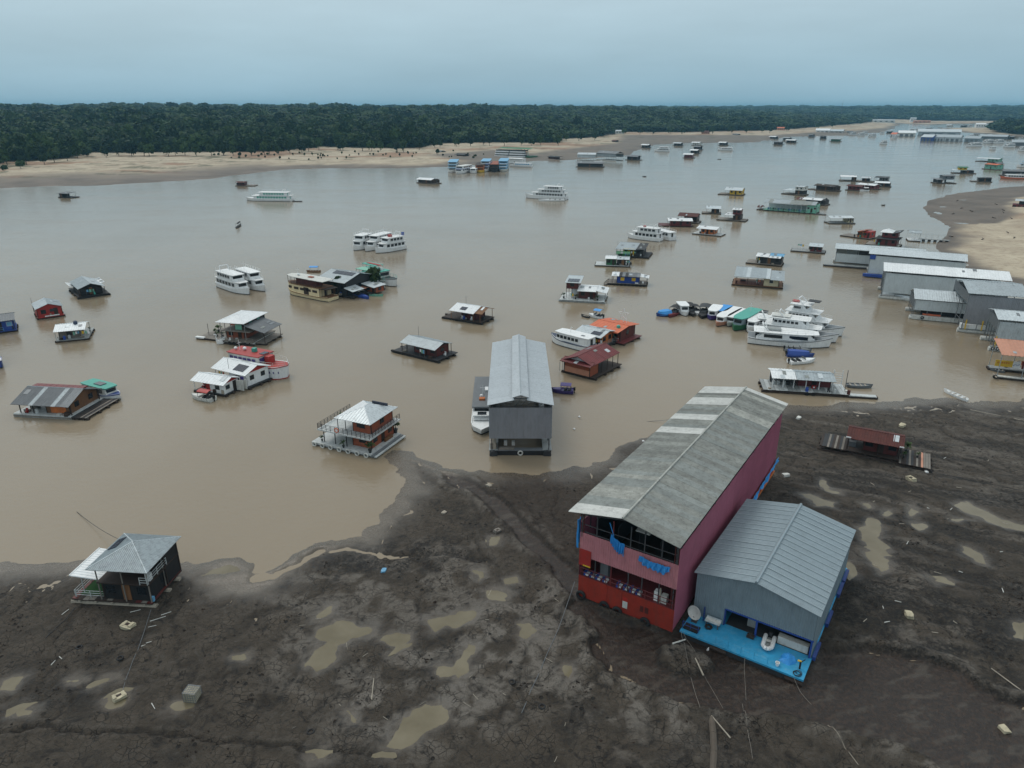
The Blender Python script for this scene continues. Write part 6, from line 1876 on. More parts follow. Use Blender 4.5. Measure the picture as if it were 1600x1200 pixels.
h = simple('orange and red raft house with bare frame porch near the right hangars', (1313, 369), (1358, 375), 7, 'orange', 'brick', .55, .78, ru=(.55, .80), kind='sr', ze=2.8, zr=3.4)
h.cab('red', .78, .95, .12, .88, .5, 3.0, 1, 1).rail([(.25, .9), (.55, .9)], .5, 2.2, 'palewood', 1)
h = simple('dark maroon two-level house with white cone roof near the right hangars', (1352, 383), (1404, 388), 8, 'maroon', 'charcoal', .30, .90, ru=(.25, .98), kind='hip', ze=3.0, zr=3.3)
h.cab('maroon', .42, .88, .3, .9, 3.3, 5.2, 2, 1, door=None).roof('hip', ['whiteroof'], .35, .75, .2, 1.0, 5.2, 6.2, .6).roof('sr', ['charcoal'], .72, .98, .1, 1.0, 5.2, 5.8, .6)
h = simple('low maroon cabin on a long pale raft with frame canopy, right of centre', (1236, 393), (1288, 397), 6, 'maroon', 'galvlight', .52, .90, deckm='deckgrey', ru=(.5, .93), kind='sf', ze=2.5, zr=2.7)
h.rail([(.3, .2), (.52, .2)], .5, 2.2, 'white', 1, 2)
h = simple('dark raft house with half white half turquoise roof', (1166, 412), (1220, 417), 6.5, 'charcoal', 'whiteroof', .30, .98, deckm='greywood', ru=(.25, .62), ze=2.9, zr=3.5)
h.roof('gx', ['lightblue'], .625, 1.02, .3, 1.0, 3.05, 3.55, .6).roof('sf', ['whiteroof'], .625, .96, -.05, .3, 2.8, 3.0, .6)
h = House('floating_house', 'long blue-grey roofed raft house with cream end room, centre right', (1144, 446), (1222, 452), (1234, 443), FH)
h.deck('wood', .5).cab('palewall', .62, .92, .08, .7, .5, 2.9, 1, 1, door=None).rail([(.06, .05), (.60, .05)], .5, 1.0, 'maroon', 6, 1.5).posts([(.06, .04), (.06, .9), (.3, .04), (.5, .04), (.98, .9)], .5, 2.9)
h.roof('sf', ['galv', 'galv', 'galvlight'], .02, .74, -.06, 1.05, 2.9, 4.0, .4, sheets=1.1).roof('sf', ['galv'], .745, 1.02, -.12, .95, 2.7, 3.7, .4, sheets=1.1).item('bench', 'charcoal', .2, .5, 1.6, .5, .5, 1.1).item('freezer', 'white', .5, .4, .9, .7, .5, 1.5)
# cluster in the upper right
CL = 'small raft houses of the upper right cluster'
simple('open raft with striped white roof, farthest left of the upper right cluster', (1312, 283), (1344, 284), 9, 'charcoal', ['whiteroof', 'slate'], .6, .8, ru=(-.0, .8), ze=3.2, zr=4.0, group=CL)
simple('dark raft hut with light frame, centre of the upper right cluster', (1342, 284), (1364, 285), 8, 'charcoal', 'galvlight', .2, .7, ru=(.1, .8), group=CL)
simple('grey raft house with dark flat roof at the right of the upper right cluster', (1367, 284), (1387, 285), 8, 'galvdark', 'charcoal', .3, .95, ru=(-.1, 1.0), kind='sf', ze=3.0, zr=3.3, group=CL)
simple('dark red raft house at the near left of the upper right cluster', (1321, 297), (1345, 299), 7, 'maroon', 'rust', .1, .9, ru=(.0, 1.0), group=CL)
simple('white-roofed maroon raft house in the near row of the upper right cluster', (1346, 295), (1366, 297), 7, 'maroon', 'whiteroof', .2, .9, ru=(-.4, 1.0), group=CL)
simple('black raft house with white roof at the near right of the upper right cluster', (1368, 292), (1392, 293), 8, 'black', 'whiteroof', .1, .95, ru=(-.1, .9), group=CL)
speedboat('small white cruiser among the near row of the upper right cluster', (1357, 299), (1343, 299), 2.6, 'white', fb=1.0, canopy='white')
# right edge cluster
h = simple('two-level grey raft house with dark upper roof, right edge cluster', (1463, 287), (1494, 287), 8, 'charcoal', 'galvdark', .1, .5, ru=(.0, .9), ze=2.8, zr=3.2, kind='sf', group='right edge houses')
h.cab('galvdark', .4, .95, .3, .9, 3.0, 5.0, 2, 1, door=None).roof('gx', ['slate'], .35, 1.0, .2, 1.0, 5.0, 5.6, .6).item('white_panel', 'white', .35, .05, 1.2, .1, .6, 2.4)
h = simple('raft house with yellow-green upper floor near the right picture edge', (1488, 271), (1525, 272), 8, 'charcoal', 'galvlight', .4, .9, ru=(.0, .6), ze=2.6, zr=2.9, kind='sf', group='right edge houses')
h.cab('yellow', .25, .6, .2, .9, 2.9, 4.6, 2, 1, door=None).roof('gx', ['green'], .2, .65, .1, 1.0, 4.6, 5.2, .6)
simple('low black raft house with flat roof, right edge water', (1518, 284), (1550, 285), 7, 'black', 'black', .35, .95, ru=(.3, .98), ze=2.6, zr=2.9, kind='sr', group='right edge houses')
simple('pale green raft house farthest out at the right edge', (1524, 252), (1560, 254), 10, 'mint', ['galvlight', 'mint'], .5, .95, ru=(-.0, 1.0), ze=3.0, zr=4.0, group='right edge houses')
h = simple('mint-walled raft house with pink roof at the right edge', (1534, 264), (1558, 266), 9, 'mint', 'coral', .1, .9, ru=(.1, .95), ze=4.2, zr=4.8, group='right edge houses')
simple('dark brown raft house touching the pink-roofed mint house', (1556, 263), (1568, 263), 9, 'darkwood', 'slate', .1, .9, ru=(.0, 1.0), ze=4.0, zr=4.8, group='right edge houses')
yacht('red-hulled white boat under a dark shed roof at the right edge', (1600, 280), (1562, 279), 5.5, 1, hullm='coral', fb=1.2, arch=False)
simple('slate-roofed boat shed behind the red-hulled boat at the right edge', (1566, 275), (1610, 276), 9, 'charcoal', 'slate', .1, .95, ru=(.0, 1.0), ze=3.6, zr=4.6, group='right edge houses')
yacht('white and blue-topped boat at the far right picture edge', (1612, 262), (1588, 261), 6.0, 2, fb=1.3, roofm='lightblue', arch=False)
h = House('stranded_house', 'two-level weathered house stranded on the mud bank at the right picture edge', (1578, 328), (1625, 331), 8, 'house', z=.3)
h.deck('charcoal', .5).cab('maroon', .05, .5, .1, .9, .5, 2.8, 2, 1).cab('slate', .5, 1.0, .1, .9, .5, 2.8, 1, 1).cab('charcoal', .25, .9, .3, .9, 2.9, 4.6, 2, 1, door=None).roof('gx', ['galvlight'], .1, 1.0, .2, 1.0, 4.6, 5.2, .6)
# jetty pavilion
h = House('jetty_pavilion', 'white open pavilion with long post walkway reaching the sand bank', (1419, 377), (1437, 378), 6, 'jetty')
h.deck('white', .5).roof('gx', ['galv'], -.05, 1.05, -.05, 1.05, 3.4, 4.0, .6).posts([(.03, .03), (.97, .03), (.03, .97), (.97, .97), (.5, .03)], .5, 3.4, 'white').rail([(0, .02), (1, .02)], .5, 1.0, 'white', 3, 1)
h.deck('deckgrey', .9, 1.0, 3.6, .3, .6, .15, logs=None).rail([(1.0, .3), (3.6, .3)], .9, 1.9, 'deckgrey', 1, 2.0)
for i in range(5):
    h.item('float_drum', 'charcoal', 1.4 + .5 * i, .45, .9, 1.4, .0, .72)
# upper left loners
simple('rusty red raft hut with bare frame, alone in the upper left water', (368, 291), (398, 291), 7, 'darkred', 'rust', .05, .45, ru=(.0, .5), ze=2.4, zr=2.9, posts=False).rail([(.5, .1), (.98, .1)], .5, 2.0, 'brick', 1, 2)
simple('tiny dark raft hut alone near the left sand bank', (91, 309), (112, 310), 6, 'charcoal', 'slate', .05, .3, ru=(.0, .75), ze=2.6, zr=3.0, kind='sf', deckm='charcoal')
canoe('tiny dark canoe with sunshade crossing the open upper left water', (369, 357), (377, 351), 1.1, 'charcoal', canopy='black')
simple('brown raft house with white gable roof alone below the blue boat cluster', (651, 286), (680, 288), 8, 'darkwood', ['whiteroof', 'galvlight'], .05, .9, ru=(-.02, .8), ze=2.6, zr=3.6)

# ------------------------------------------------------------------ row of covered speedboats and the white yachts
RW = 'speedboats moored in a row beside the white yachts'
speedboat('speedboat under a bright blue tarpaulin at the left end of the boat row', (1047, 492), (1025, 494), 3.0, 'deepblue', 'deckgrey', 'sky_tarp', group=RW)
speedboat('black-canopied speedboat right beside the blue tarpaulin boat', (1059, 487), (1045, 497), 2.6, 'maroon', 'charcoal', None, 'black', group=RW, high=1.3)
b = Boat('cabin_boat', 'small white cabin boat between the black-canopied speedboats', (1062, 484), (1072, 495), 2.9, 'white', .9, .4, 2.0, .5, 'boat', RW)
b.level(.8, 2.3, .08, .75, .88, 'white', 4, 'white', .02, .04)
speedboat('black-covered speedboat third from the blue tarpaulin end', (1074, 483), (1084, 496), 2.6, 'black', 'charcoal', None, 'black', group=RW, high=1.3)
speedboat('small black and white speedboat in the middle of the boat row', (1083, 485), (1091, 494), 2.3, 'white', 'charcoal', None, 'black', group=RW, high=1.1)
speedboat('wide black speedboat with dark hardtop in the middle of the boat row', (1103, 486), (1096, 499), 3.2, 'black', 'charcoal', None, 'charcoal', group=RW, high=1.5)
def cab(label, p0, p1, B, roofm, hullm='white', cabm='white', fb=.8, hh=1.25):
    b = Boat('cabin_boat', label, p0, p1, B, hullm, fb, .4, 2.4, .6, 'boat', RW, stripe=None)
    b.level(fb - .1, fb + hh, .03, .86, .9, cabm, 5, roofm, .02, .03, slab='roof')
    return b
cab('white cabin boat with purple stern, left of the blue-roofed boat', (1121, 489), (1110, 501), 3.0, 'white', 'purple', fb=.9)
cab('cabin boat with bright blue roof in the boat row', (1137, 489), (1121, 500), 3.0, 'sky_tarp', 'purple', 'offwhite')
cab('white-roofed launch with pinkish hull beside the blue-roofed boat', (1152, 492), (1119, 511), 3.2, 'white', 'salmon')
cab('narrow white-roofed launch next to the green-roofed boat', (1164, 495), (1136, 511), 2.8, 'white', 'offwhite')
b = cab('green-roofed river launch with dark green hull at the right of the row', (1180, 498), (1146, 518), 3.8, 'teal', 'green', 'bluegrey', 1.1, 1.6)
b.mast(.3, 2.8, 5.0)
cab('dark-roofed launch between the green-roofed boat and the yachts', (1192, 497), (1170, 510), 3.0, 'charcoal', 'offwhite')
cab('small white cabin cruiser at the stern of the long yacht', (1190, 505), (1169, 521), 3.0, 'white', fb=1.2)
def bigyacht(label, p0, p1, B, tiers, fb, band=True, arch=True):
    b = Boat('motor_yacht', label, p0, p1, B, 'white', fb, .9, 2.0, .5, 'yacht', 'white motor yachts', deckm='deckwhite', stripe='galvdark')
    z, t0, t1 = fb, .08, .76
    for i in range(tiers):
        if band and i == 0:
            b.level(z - .2, z + 1.5, t0, t1 + .06, .86, 'white', 2, 'white', .02, .10, winh=.42, backrake=.10, wint=(.14, .74))
        else:
            b.level(z - (.2 if i == 0 else 0), z + 1.55, t0, t1, .88 - .1 * i, 'white', 6, 'white', .03, .08, winh=.38, backrake=.04)
        z += 1.69 if not (band and i == 0) else 1.64
        b.rails(t0, t1, .9 - .1 * i, z, .75, 'white')
        t0, t1 = t0 + .06, t1 - .15
    if arch:
        mk('radar_arch', MB().path([((t0 + .1) * b.L, -B * .26, z), ((t0 + .02) * b.L, -B * .22, z + 1.3), ((t0 + .02) * b.L, B * .22, z + 1.3), ((t0 + .1) * b.L, B * .26, z)], .14, 5), 'white', b.o)
    return b
b = bigyacht('long low white yacht with dark window bands, nearest of the yacht group', (1168, 532), (1299, 543), 5.8, 1, 1.4)
b.box('sun_deck_box', 'deckgrey', .3, 0, 3, 2, 3.1, 3.5)
b = bigyacht('white yacht with cluttered flybridge in the middle of the yacht group', (1188, 520), (1309, 536), 5.6, 2, 1.35, False)
b.box('sun_shade', 'offwhite', .25, 0, 4.0, 3.0, 4.9, 5.05)
b = bigyacht('tallest white yacht with red flybridge seat, farthest of the yacht group', (1216, 509), (1318, 526), 6.2, 3, 1.5, False)
b.box('red_seat', 'red', .22, .3, 1.6, 1.2, 6.58, 6.9).box('hard_top', 'charcoal', .5, 0, 2.6, 2.2, 7.3, 7.45)
b = bigyacht('slim white cruiser wedged between the row of boats and the tall yacht', (1178, 512), (1240, 516), 4.2, 1, 1.2, False)
SB = 'small boats tied below the yachts'
speedboat('dark open speedboat nearest the long yacht', (1226, 548), (1268, 551), 2.2, 'galvdark', 'slate', None, None, 'charcoal', SB)
speedboat('speedboat with blue canvas cover below the yachts', (1229, 556), (1272, 558), 2.2, 'deepblue', 'deckgrey', 'blue', None, 'charcoal', SB)
speedboat('white speedboat with dark seats, lowest of the boats below the yachts', (1233, 568), (1273, 565), 2.3, 'white', 'purple', None, None, 'charcoal', SB)
canoe('narrow white canoe beached at the mud edge on the right', (1511, 627), (1474, 611), 1.1, 'white', z=.05)

# ------------------------------------------------------------------ right-hand boat hangars
def hangar(label, p0, p1, D, ze, zr, wallm, roofm, w0=2.0, skirt=.0, n=None, truss=True, sheets=2.5, left=True, wall1=None, rot=0, floatm='offwhite'):
    h = House('boat_hangar', label, p0, p1, D, 'hangar', 'grey boat hangars along the right bank', rot=rot)
    L = h.L
    for v in (.04, .96):
        mk('pontoon', MB().tube((-.6, h.Y(v), .3), (L, h.Y(v), .3), .6, 10), floatm, h.o)
    ub('pontoon_deck', 'deckgrey', h.o, -.4, L, h.Y(.0), h.Y(.10), .86, .98)
    k = n or max(3, int(L / 3.0))
    for i in range(k):
        x0, x1 = L * i / k, L * (i + 1) / k - .02
        wallrib(h, 'wall_sheet', wallm, (x0, .0, w0), (x1, .0, w0), (0, 0, (wall1 or ze - .5) - w0), .35)
        wallrib(h, 'wall_sheet', wallm, (x1, h.D, w0), (x0, h.D, w0), (0, 0, (wall1 or ze - .5) - w0), .35)
    if left:
        wallrib(h, 'end_sheet', 'galvdark', (0, h.D, ze - 2.4), (0, 0, ze - 2.4), (0, 0, 2.3), .35)
    for i in range(k + 1):
        for yy in (.12, h.D - .12):
            mk('column', MB().tube((min(L - .1, L * i / k + .1), yy, .8), (min(L - .1, L * i / k + .1), yy, ze), .09, 5), 'galvdark', h.o)
    if truss:
        mb = MB()
        for j in range(5):
            yy = h.D * j / 4
            mb.tube((.1, yy, .8), (.1, yy, ze + (zr - ze) * (1 - abs(2 * j / 4 - 1)) - .1), .08, 5)
        for z in (2.5, 4.5, ze - .4):
            mb.tube((.1, 0, z), (.1, h.D, z), .06, 4)
        mk('end_frame', mb, 'galvdark', h.o)
    h.roof('gx', roofm, -.02, 1.01, -.04, 1.04, ze, zr, .6, sheets=sheets)
    return h
h = hangar('half-clad hangar with open corner posts, farthest of the right bank hangars', (1303, 416), (1440, 427), 9, 6.0, 7.0, 'cladding', ['galvlight'], 1.6, wall1=4.4)
h.deck('slate', .5, -.12, .5, -.12, .0)
h.item('opening_shade', 'black', .36, -.015, 5.0, .15, 4.5, 5.7)  # black slab paints the darkness of the open upper wall
h = hangar('tall pale hangar with dark eave line, second along the right bank', (1354, 432), (1502, 446), 11, 7.3, 8.4, 'cladding', ['galvlight'], 1.2)
h.item('eave_shade', 'black', .5, -.01, h.L * .96, .12, 6.85, 7.25).item('blue_banner', 'blue', .03, -.02, 1.6, .1, 5.6, 7.0).item('blue_hull', 'blue', .10, -.08, 7.5, 1.2, .3, 1.1)  # black strip paints shade in the open eave
h = hangar('longest pale roofed hangar in the middle of the right bank row', (1376, 466), (1568, 484), 12, 7.8, 9.0, 'cladding', ['whiteroof'], 1.8)
h.item('eave_shade', 'black', .45, -.01, h.L * .8, .12, 7.35, 7.75)  # shade between wall top and roof, put in as a black strip
speedboat('pale covered boat hull lying along the foot of the longest hangar', (1378, 462), (1432, 472), 2.6, 'offwhite', 'deckgrey', 'galvlight')
h = hangar('low pale hangar with wavy roof and open lower bays', (1424, 498), (1512, 506), 9, 5.2, 6.8, 'cladding', ['galvlight'], 2.4, sheets=2.0, wall1=5.0)
h.item('eave_shade', 'black', .5, -.01, h.L * .97, .12, 5.0, 5.18).item('float_wall', 'offwhite', .5, -.02, h.L, .5, .1, 1.1).tyres([.18], -.06, .7).item('bay_shade', 'black', .55, .1, h.L * .8, .1, 1.1, 2.3)  # black strip and panel stand in for shade below eave and in bays
h.item('rescue_boat', 'coral', .35, .05, 4, .8, 1.2, 1.5)
h = hangar('dark slate fronted hangar with yellow mooring posts', (1500, 519), (1592, 527), 15, 9.6, 11.0, 'frontgrey', ['galv'], 2.2)
for u in (.06, .34):
    h.item('yellow_post', 'yellow', u, -.02, .22, .22, .9, 3.2)
h.item('covered_boat', 'white', .2, .06, 5, 1.6, 1.0, 2.0)
h = hangar('steel framed hangar with blue-grey wall near the right picture edge', (1549, 548), (1680, 561), 9, 7.2, 8.2, 'galvlight', ['galvlight'], 2.2, sheets=2.0)
h.item('yellow_post', 'yellow', .02, -.02, .2, .2, .9, 3.4).tyres([.0, .06], -.05, .7)
h = House('floating_bar', 'salmon-roofed floating bar with yellow banner at the right picture edge', (1556, 592), (1690, 606), 7, FH)
h.deck('offwhite', .6, v0=0, v1=.12).deck('deckgrey', .6, v0=.75, v1=1.0).roof('sf', ['salmon'], .0, 1.0, .0, 1.05, 5.0, 6.2, .8, sheets=2.0).posts([(.01, .05), (.3, .05), (.01, .95), (.3, .95)], .6, 5.1, 'galv', .07)
h.item('banner', 'yellow', .12, .5, 3.0, .08, 1.6, 2.9).item('banner', 'white', .275, .5, 1.3, .08, 1.6, 2.9).item('banner', 'maroon', .42, .5, 2.3, .08, 1.5, 2.95).item('rail', 'galv', .3, .82, 6, .1, 1.4, 1.5)
for k in range(6):
    h.item('banner_letters', 'orange', .045 + k * .026, .49, .22, .03, 2.3, 2.55)
    h.item('banner_letters', 'deepblue', .235 + k * .014, .49, .1, .03, 2.0 + .1 * (k % 3), 2.2 + .1 * (k % 3))
h.tyres([-.02], 0, .5)
h.item('gang_plank', 'palewood', -.02, .02, .25, 2.6, .62, .72)
canoe('low grey work punt moored in front of the steel framed hangar', (1570, 582), (1543, 577), 1.6, 'slate', cat='punt')

# ------------------------------------------------------------------ far shore traffic
FG = 'distant boats off the left sand bank'
def ferry(label, p0, p1, B, cols, tiers=2, fb=1.5, roofm='white', group=FG):
    b = Boat('river_ferry', label, p0, p1, B, cols[0], fb, .8, 2.6, .7, 'boat', group)
    z = fb
    for i in range(tiers):
        b.level(z, z + 2.0, .04, .86 - .06 * i, .95, cols[1], 5, roofm if i == tiers - 1 else cols[2], .03, .0, winh=.4)
        z += 2.14
    return b
ferry('blue-roofed white ferry at the left end of the far boat cluster', (711, 263), (706, 270.5), 8, ('white', 'offwhite', 'lightblue'), 3, roofm='lightblue')
ferry('low white ferry with blue trim second in the far boat cluster', (733, 268), (714, 272), 7, ('white', 'white', 'blue'), 2, roofm='offwhite')
ferry('small white boat beside the ochre barge in the far cluster', (744, 268), (738, 271), 6, ('white', 'white', 'white'), 1)
ferry('ochre hulled barge in the far boat cluster', (753, 264), (749, 270.5), 8, ('yellow', 'orange', 'wood'), 2, roofm='darkwood')
ferry('white ferry with blue roof behind the ochre barge', (762, 262), (757, 269), 8, ('white', 'white', 'blue'), 3, roofm='lightblue')
ferry('terracotta-roofed dark boat house in the far boat cluster', (777, 262), (771, 269.5), 8, ('charcoal', 'darkwood', 'darkwood'), 2, roofm='brick')
ferry('tall pale blue ferry at the right end of the far boat cluster', (789, 261), (785, 269), 8, ('offwhite', 'lightblue', 'white'), 3, roofm='lightblue')
h = House('ferry_barge', 'large green-topped ferry with white striped flanks on the far mud', (774, 246), (826, 248), 22, 'ferry', z=.3)
h.item('hull', 'green', .5, .5, h.L, h.D * .8, 0, 2.0)
for k in range(3):
    h.item('white_deck', 'white', .22, -.02 + .03 * k, h.L * .40, 6 - k, 1.2 + 2.3 * k, 2.4 + 2.3 * k).item('white_deck', 'white', .66, -.02 + .03 * k, h.L * .42, 6 - k, 1.2 + 2.3 * k, 2.4 + 2.3 * k)
    h.item('dark_deck', 'charcoal', .45, .1 + .03 * k, h.L * .84, 8, 2.41 + 2.3 * k, 3.49 + 2.3 * k)
h.roof('gx', ['green'], .05, 1.0, .05, 1.0, 9.4, 10.2, 1.5)
h.posts([(.95, .1), (.85, .1), (.75, .1)], 2, 9.4, 'teal', .25)
simple('white box barge moored below the green-topped ferry', (791, 256), (815, 257), 9, 'white', 'white', .0, 1.0, ru=(.0, 1.0), ze=5.0, zr=5.4, win=0, group=FG, posts=False)
yacht('low white and blue boat at the right of the far boat cluster', (831, 261), (796, 260), 6, 1, fb=1.4, wm='lightblue', arch=False, group=FG)
simple('dark raft hut off the far sand spit, right of the green-topped ferry', (855, 249), (872, 250), 9, 'darkred', 'charcoal', .05, .7, ru=(.0, 1.0), group=FG)
simple('long dark raft house with white roof at the far centre', (900, 261), (942, 262), 9, 'charcoal', ['slate', 'whiteroof'], .05, .95, ru=(.0, 1.0), ze=3.4, zr=4.6, group=FG)
hangar('open pale boat shed behind the long dark raft house', (902, 252), (930, 252.5), 12, 6.5, 8.0, 'galvlight', ['galvlight'], 3.5, truss=False)
h = hangar('dark-ended boat shed right of the open pale boat shed', (932, 250), (962, 252), 12, 7.0, 9.0, 'galv', ['galvdark'], 3.5, truss=False)
yacht('blue and white boat lying before the far boat sheds', (941, 259), (925, 258), 5, 1, wm='blue', group=FG)
for lab, p0, p1, wl, rf in (('small dark raft hut with porch right of the far boat sheds', (977, 250), (997, 251), 'charcoal', 'slate'), ('tiny white-topped raft hut by the far tidal flat', (1001, 231), (1013, 231.5), 'charcoal', 'whiteroof'),
                            ('dark hut with pale roof on the far water beside the white ferry', (1051, 228), (1064, 228.5), 'black', 'galvlight'), ('white-roofed hut farthest in the leaning column of four', (1080, 227), (1093, 227.5), 'offwhite', 'whiteroof'),
                            ('dark hut third in the leaning column of four', (1082, 234), (1094, 234.5), 'black', 'slate'), ('black hut with white roof second in the leaning column of four', (1077, 240), (1090, 240.5), 'black', 'whiteroof'),
                            ('maroon hut nearest in the leaning column of four', (1067, 247), (1083, 247.5), 'maroon', 'whiteroof'), ('white-roofed hut on the far water right of the column', (1122, 227), (1134, 227.5), 'charcoal', 'whiteroof'),
                            ('pale raft hut before the far grey mud bar', (1201, 217), (1212, 217.5), 'charcoal', 'whiteroof'), ('dark brown hut nearest in the far mud bar group', (1207, 226), (1221, 226.5), 'darkwood', 'slate'),
                            ('grey hut with mast in the far mud bar group', (1222, 219), (1233, 219.5), 'charcoal', 'galv'), ('low white hut rightmost in the far mud bar group', (1227, 223), (1243, 223.5), 'black', 'whiteroof'),
                            ('tiny dark hut alone by the far mud bar', (1262, 214), (1269, 214.3), 'slate', 'slate'), ('tiny black hut alone on the far blue water', (1280, 217), (1287, 217.3), 'black', 'charcoal'),
                            ('grey raft with masts before the far marina', (1296, 221), (1313, 221.5), 'green', 'galv'), ('pale hut on the far grey tidal flat', (1143, 213), (1153, 213.4), 'charcoal', 'slate'),
                            ('brown hut on the far sand flat beside the forest', (955, 224), (962, 224.3), 'darkwood', 'rust'), ('hut with grey roof on the left sand spit', (681, 242), (689, 242.5), 'greywood', 'slate'),
                            ('dark shed on the mud of the left sand spit', (711, 247), (726, 248), 'darkwood', 'charcoal')):
    simple(lab, p0, p1, 9, wl, rf, .1, .85, ru=(-.05, .95), ze=3.6, zr=4.8, group='distant huts')
yacht('white twin-deck ferry on the far water near the tidal flat', (1046, 237), (1022, 236.5), 7, 2, fb=1.6, group=FG, arch=False)
yacht('grey-white workboat right of the leaning column of huts', (1145, 235.5), (1121, 235), 6, 1, fb=1.4, group=FG)
yacht('white dome-topped boat alone on the far right water', (1385, 225.5), (1374, 225.5), 6, 2, fb=1.6, group=FG, arch=False)
for lab, p0, p1 in (('dark speck of a canoe left of the leaning column', (1004, 276), (1010, 276.3)), ('dark speck of a canoe right of the leaning column', (1121, 249), (1127, 249.2)), ('low dark canoe drifting at upper right centre', (1377, 321), (1383, 321.3))):
    canoe(lab, p0, p1, 1.2, 'charcoal')
# far marina
MG = 'far marina sheds'
for lab, p0, p1, D, zz, wl, rf in (('long white shed on the far left sand point', (1274, 208), (1296, 208.3), 30, 9, 'white', 'whiteroof'), ('pale blue-white shed beside the long white shed', (1297, 208.5), (1317, 208.8), 30, 8, 'offwhite', 'galvlight'),
                                   ('white shed left of the far marina', (1403, 213), (1430, 213.4), 30, 10, 'offwhite', 'whiteroof'), ('grey shed with blue front leftmost in the far marina row', (1438, 220.5), (1456, 221), 28, 10, 'blue', 'galvlight'),
                                   ('pale shed second in the far marina row', (1458, 220.6), (1474, 221), 28, 10, 'galvlight', 'galv'), ('wide grey shed third in the far marina row', (1475, 221), (1500, 221.6), 28, 10, 'galvlight', 'galv'),
                                   ('large shed with white roof behind the far marina row', (1434, 212), (1500, 213), 34, 12, 'galv', 'galvlight'), ('blue-grey shed fourth in the far marina row', (1506, 222), (1530, 222.6), 28, 9, 'bluegrey', 'galv'),
                                   ('long low grey shed at the far right shore', (1530, 217), (1572, 218), 30, 7, 'galvdark', 'galv'), ('pale roofed shed cut by the right edge in the far marina', (1580, 228), (1625, 229), 24, 8, 'slate', 'galv'),
                                   ('white boathouse right of the far white shed', (1391, 213.5), (1400, 213.7), 20, 7, 'white', 'coral')):
    h = House('marina_shed', lab, p0, p1, D, 'shed', MG)
    ub('wall', wl, h.o, 0, h.L, 0, h.D, .3, zz * .62)
    ub('float', 'slate', h.o, -.5, h.L + .5, -.8, h.D, -.1, .35)
    for i in range(3):
        ub('bay_door', 'slate', h.o, h.L * (.1 + .3 * i), h.L * (.1 + .3 * i) + h.L * .18, -.15, .1, .4, zz * .42)
    h.gable_walls(wl, 'gx', .0, 1.0, .0, 1.0, zz * .62, zz * .8)
    h.roof('gx', [rf], -.02, 1.02, -.03, 1.03, zz * .62, zz, 2.0)
for lab, p0, p1 in (('white motor cruiser before the far marina sheds', (1532, 229), (1509, 229.5)), ('white yacht moored in front of the long low grey shed', (1550, 224), (1535, 224.3)), ('white yacht right of its twin in the far marina', (1566, 224), (1551, 224.5)),
                    ('small white cruiser near the pale shed at the right edge', (1584, 230.5), (1567, 230.5)), ('white cruiser off the far left sand point', (1367, 213.5), (1356, 213.8)), ('white boat lying left of the white shed', (1399, 216.5), (1394, 217)),
                    ('pale cruiser third along the far left point moorings', (1350, 212), (1338, 212.2)), ('pale cruiser second along the far left point moorings', (1336, 211), (1325, 211.2))):
    yacht(lab, p0, p1, 7, 2, fb=1.8, group='far marina boats', arch=False)
for lab, px, py, ww, hh, wl, rf in (('white tower building among the far right trees', 1426, 190.5, 18, 15, 'white', 'galv'), ('long low pale building on the far shore', 1380, 191, 70, 10, 'offwhite', 'galvlight'), ('coral-roofed building on the far red bank', 1440, 192, 50, 8, 'salmon', 'salmon'),
                                    ('white building before the right tree clump', 1531, 199, 22, 11, 'white', 'whiteroof'), ('pale house under the right tree clump', 1572, 205, 20, 8, 'offwhite', 'galv'), ('blue-roofed riverside building at the far left bank', 950, 210.5, 26, 7, 'slate', 'galv'),
                                    ('pale riverside building beside the blue-roofed one', 966, 209.8, 22, 7, 'offwhite', 'galvlight'), ('red roofed house at the edge of the far peninsula', 1220, 204, 16, 7, 'salmon', 'coral'), ('low pink house under the far peninsula trees', 1102, 209.5, 14, 6, 'salmon', 'rust'),
                                    ('small pale house among the left forest edge', 460, 232, 12, 6, 'offwhite', 'whiteroof')):
    g = G(px, py, 2.5)
    t = thing('shore_building', lab, 'building', (g.x, g.y, farz(g.x, g.y) - .5), math.atan2(-g.x, g.y) * .5)
    ub('wall', wl, t, -ww / 2, ww / 2, -6, 6, 0, hh * .8)
    for i in range(4):
        ub('window', 'glass', t, -ww / 2 + ww * (i + .3) / 4, -ww / 2 + ww * (i + .7) / 4, -6.15, -5.9, hh * .35, hh * .6)
    mb = slope(MB(), (-ww / 2 - 1, -7, hh * .8), (ww / 2 + 1, -7, hh * .8), (0, 7, hh * .25), 0, 1, 2.0)
    slope(mb, (ww / 2 + 1, 7, hh * .8), (-ww / 2 - 1, 7, hh * .8), (0, -7, hh * .25), 0, 1, 2.0)
    mk('roof', mb, rf, t)
rf_ = random.Random(8)
for i, (px, py) in enumerate(((1408, 207), (1418, 205.5), (1428, 204.5), (1446, 203), (1470, 203.5), (1512, 215.5), (1520, 213), (1541, 214.5), (1556, 214), (1576, 217.5), (1590, 219), (1598, 222), (1500, 198.3), (1510, 197.8), (1522, 198.5), (1478, 197.6), (1545, 234), (1590, 236), (1322, 208.5), (1345, 209.5), (1374, 209), (1384, 208))):
    if i % 3 == 0:
        simple('tiny distant raft hut in the far upper right moorings', (px, py), (px + 8, py + .2), 10, rf_.choice(['charcoal', 'offwhite', 'bluegrey']), rf_.choice(['whiteroof', 'galv', 'slate']), .1, .9, ru=(-.05, 1.0), ze=3.6, zr=5.0, group='tiny far upper right huts')
    else:
        yacht('tiny distant white boat in the far upper right moorings', (px + rf_.uniform(7, 11), py + .1), (px, py + rf_.uniform(-.1, .3)), 6, 1 + i % 2, fb=1.6, group='tiny far upper right boats', arch=False)
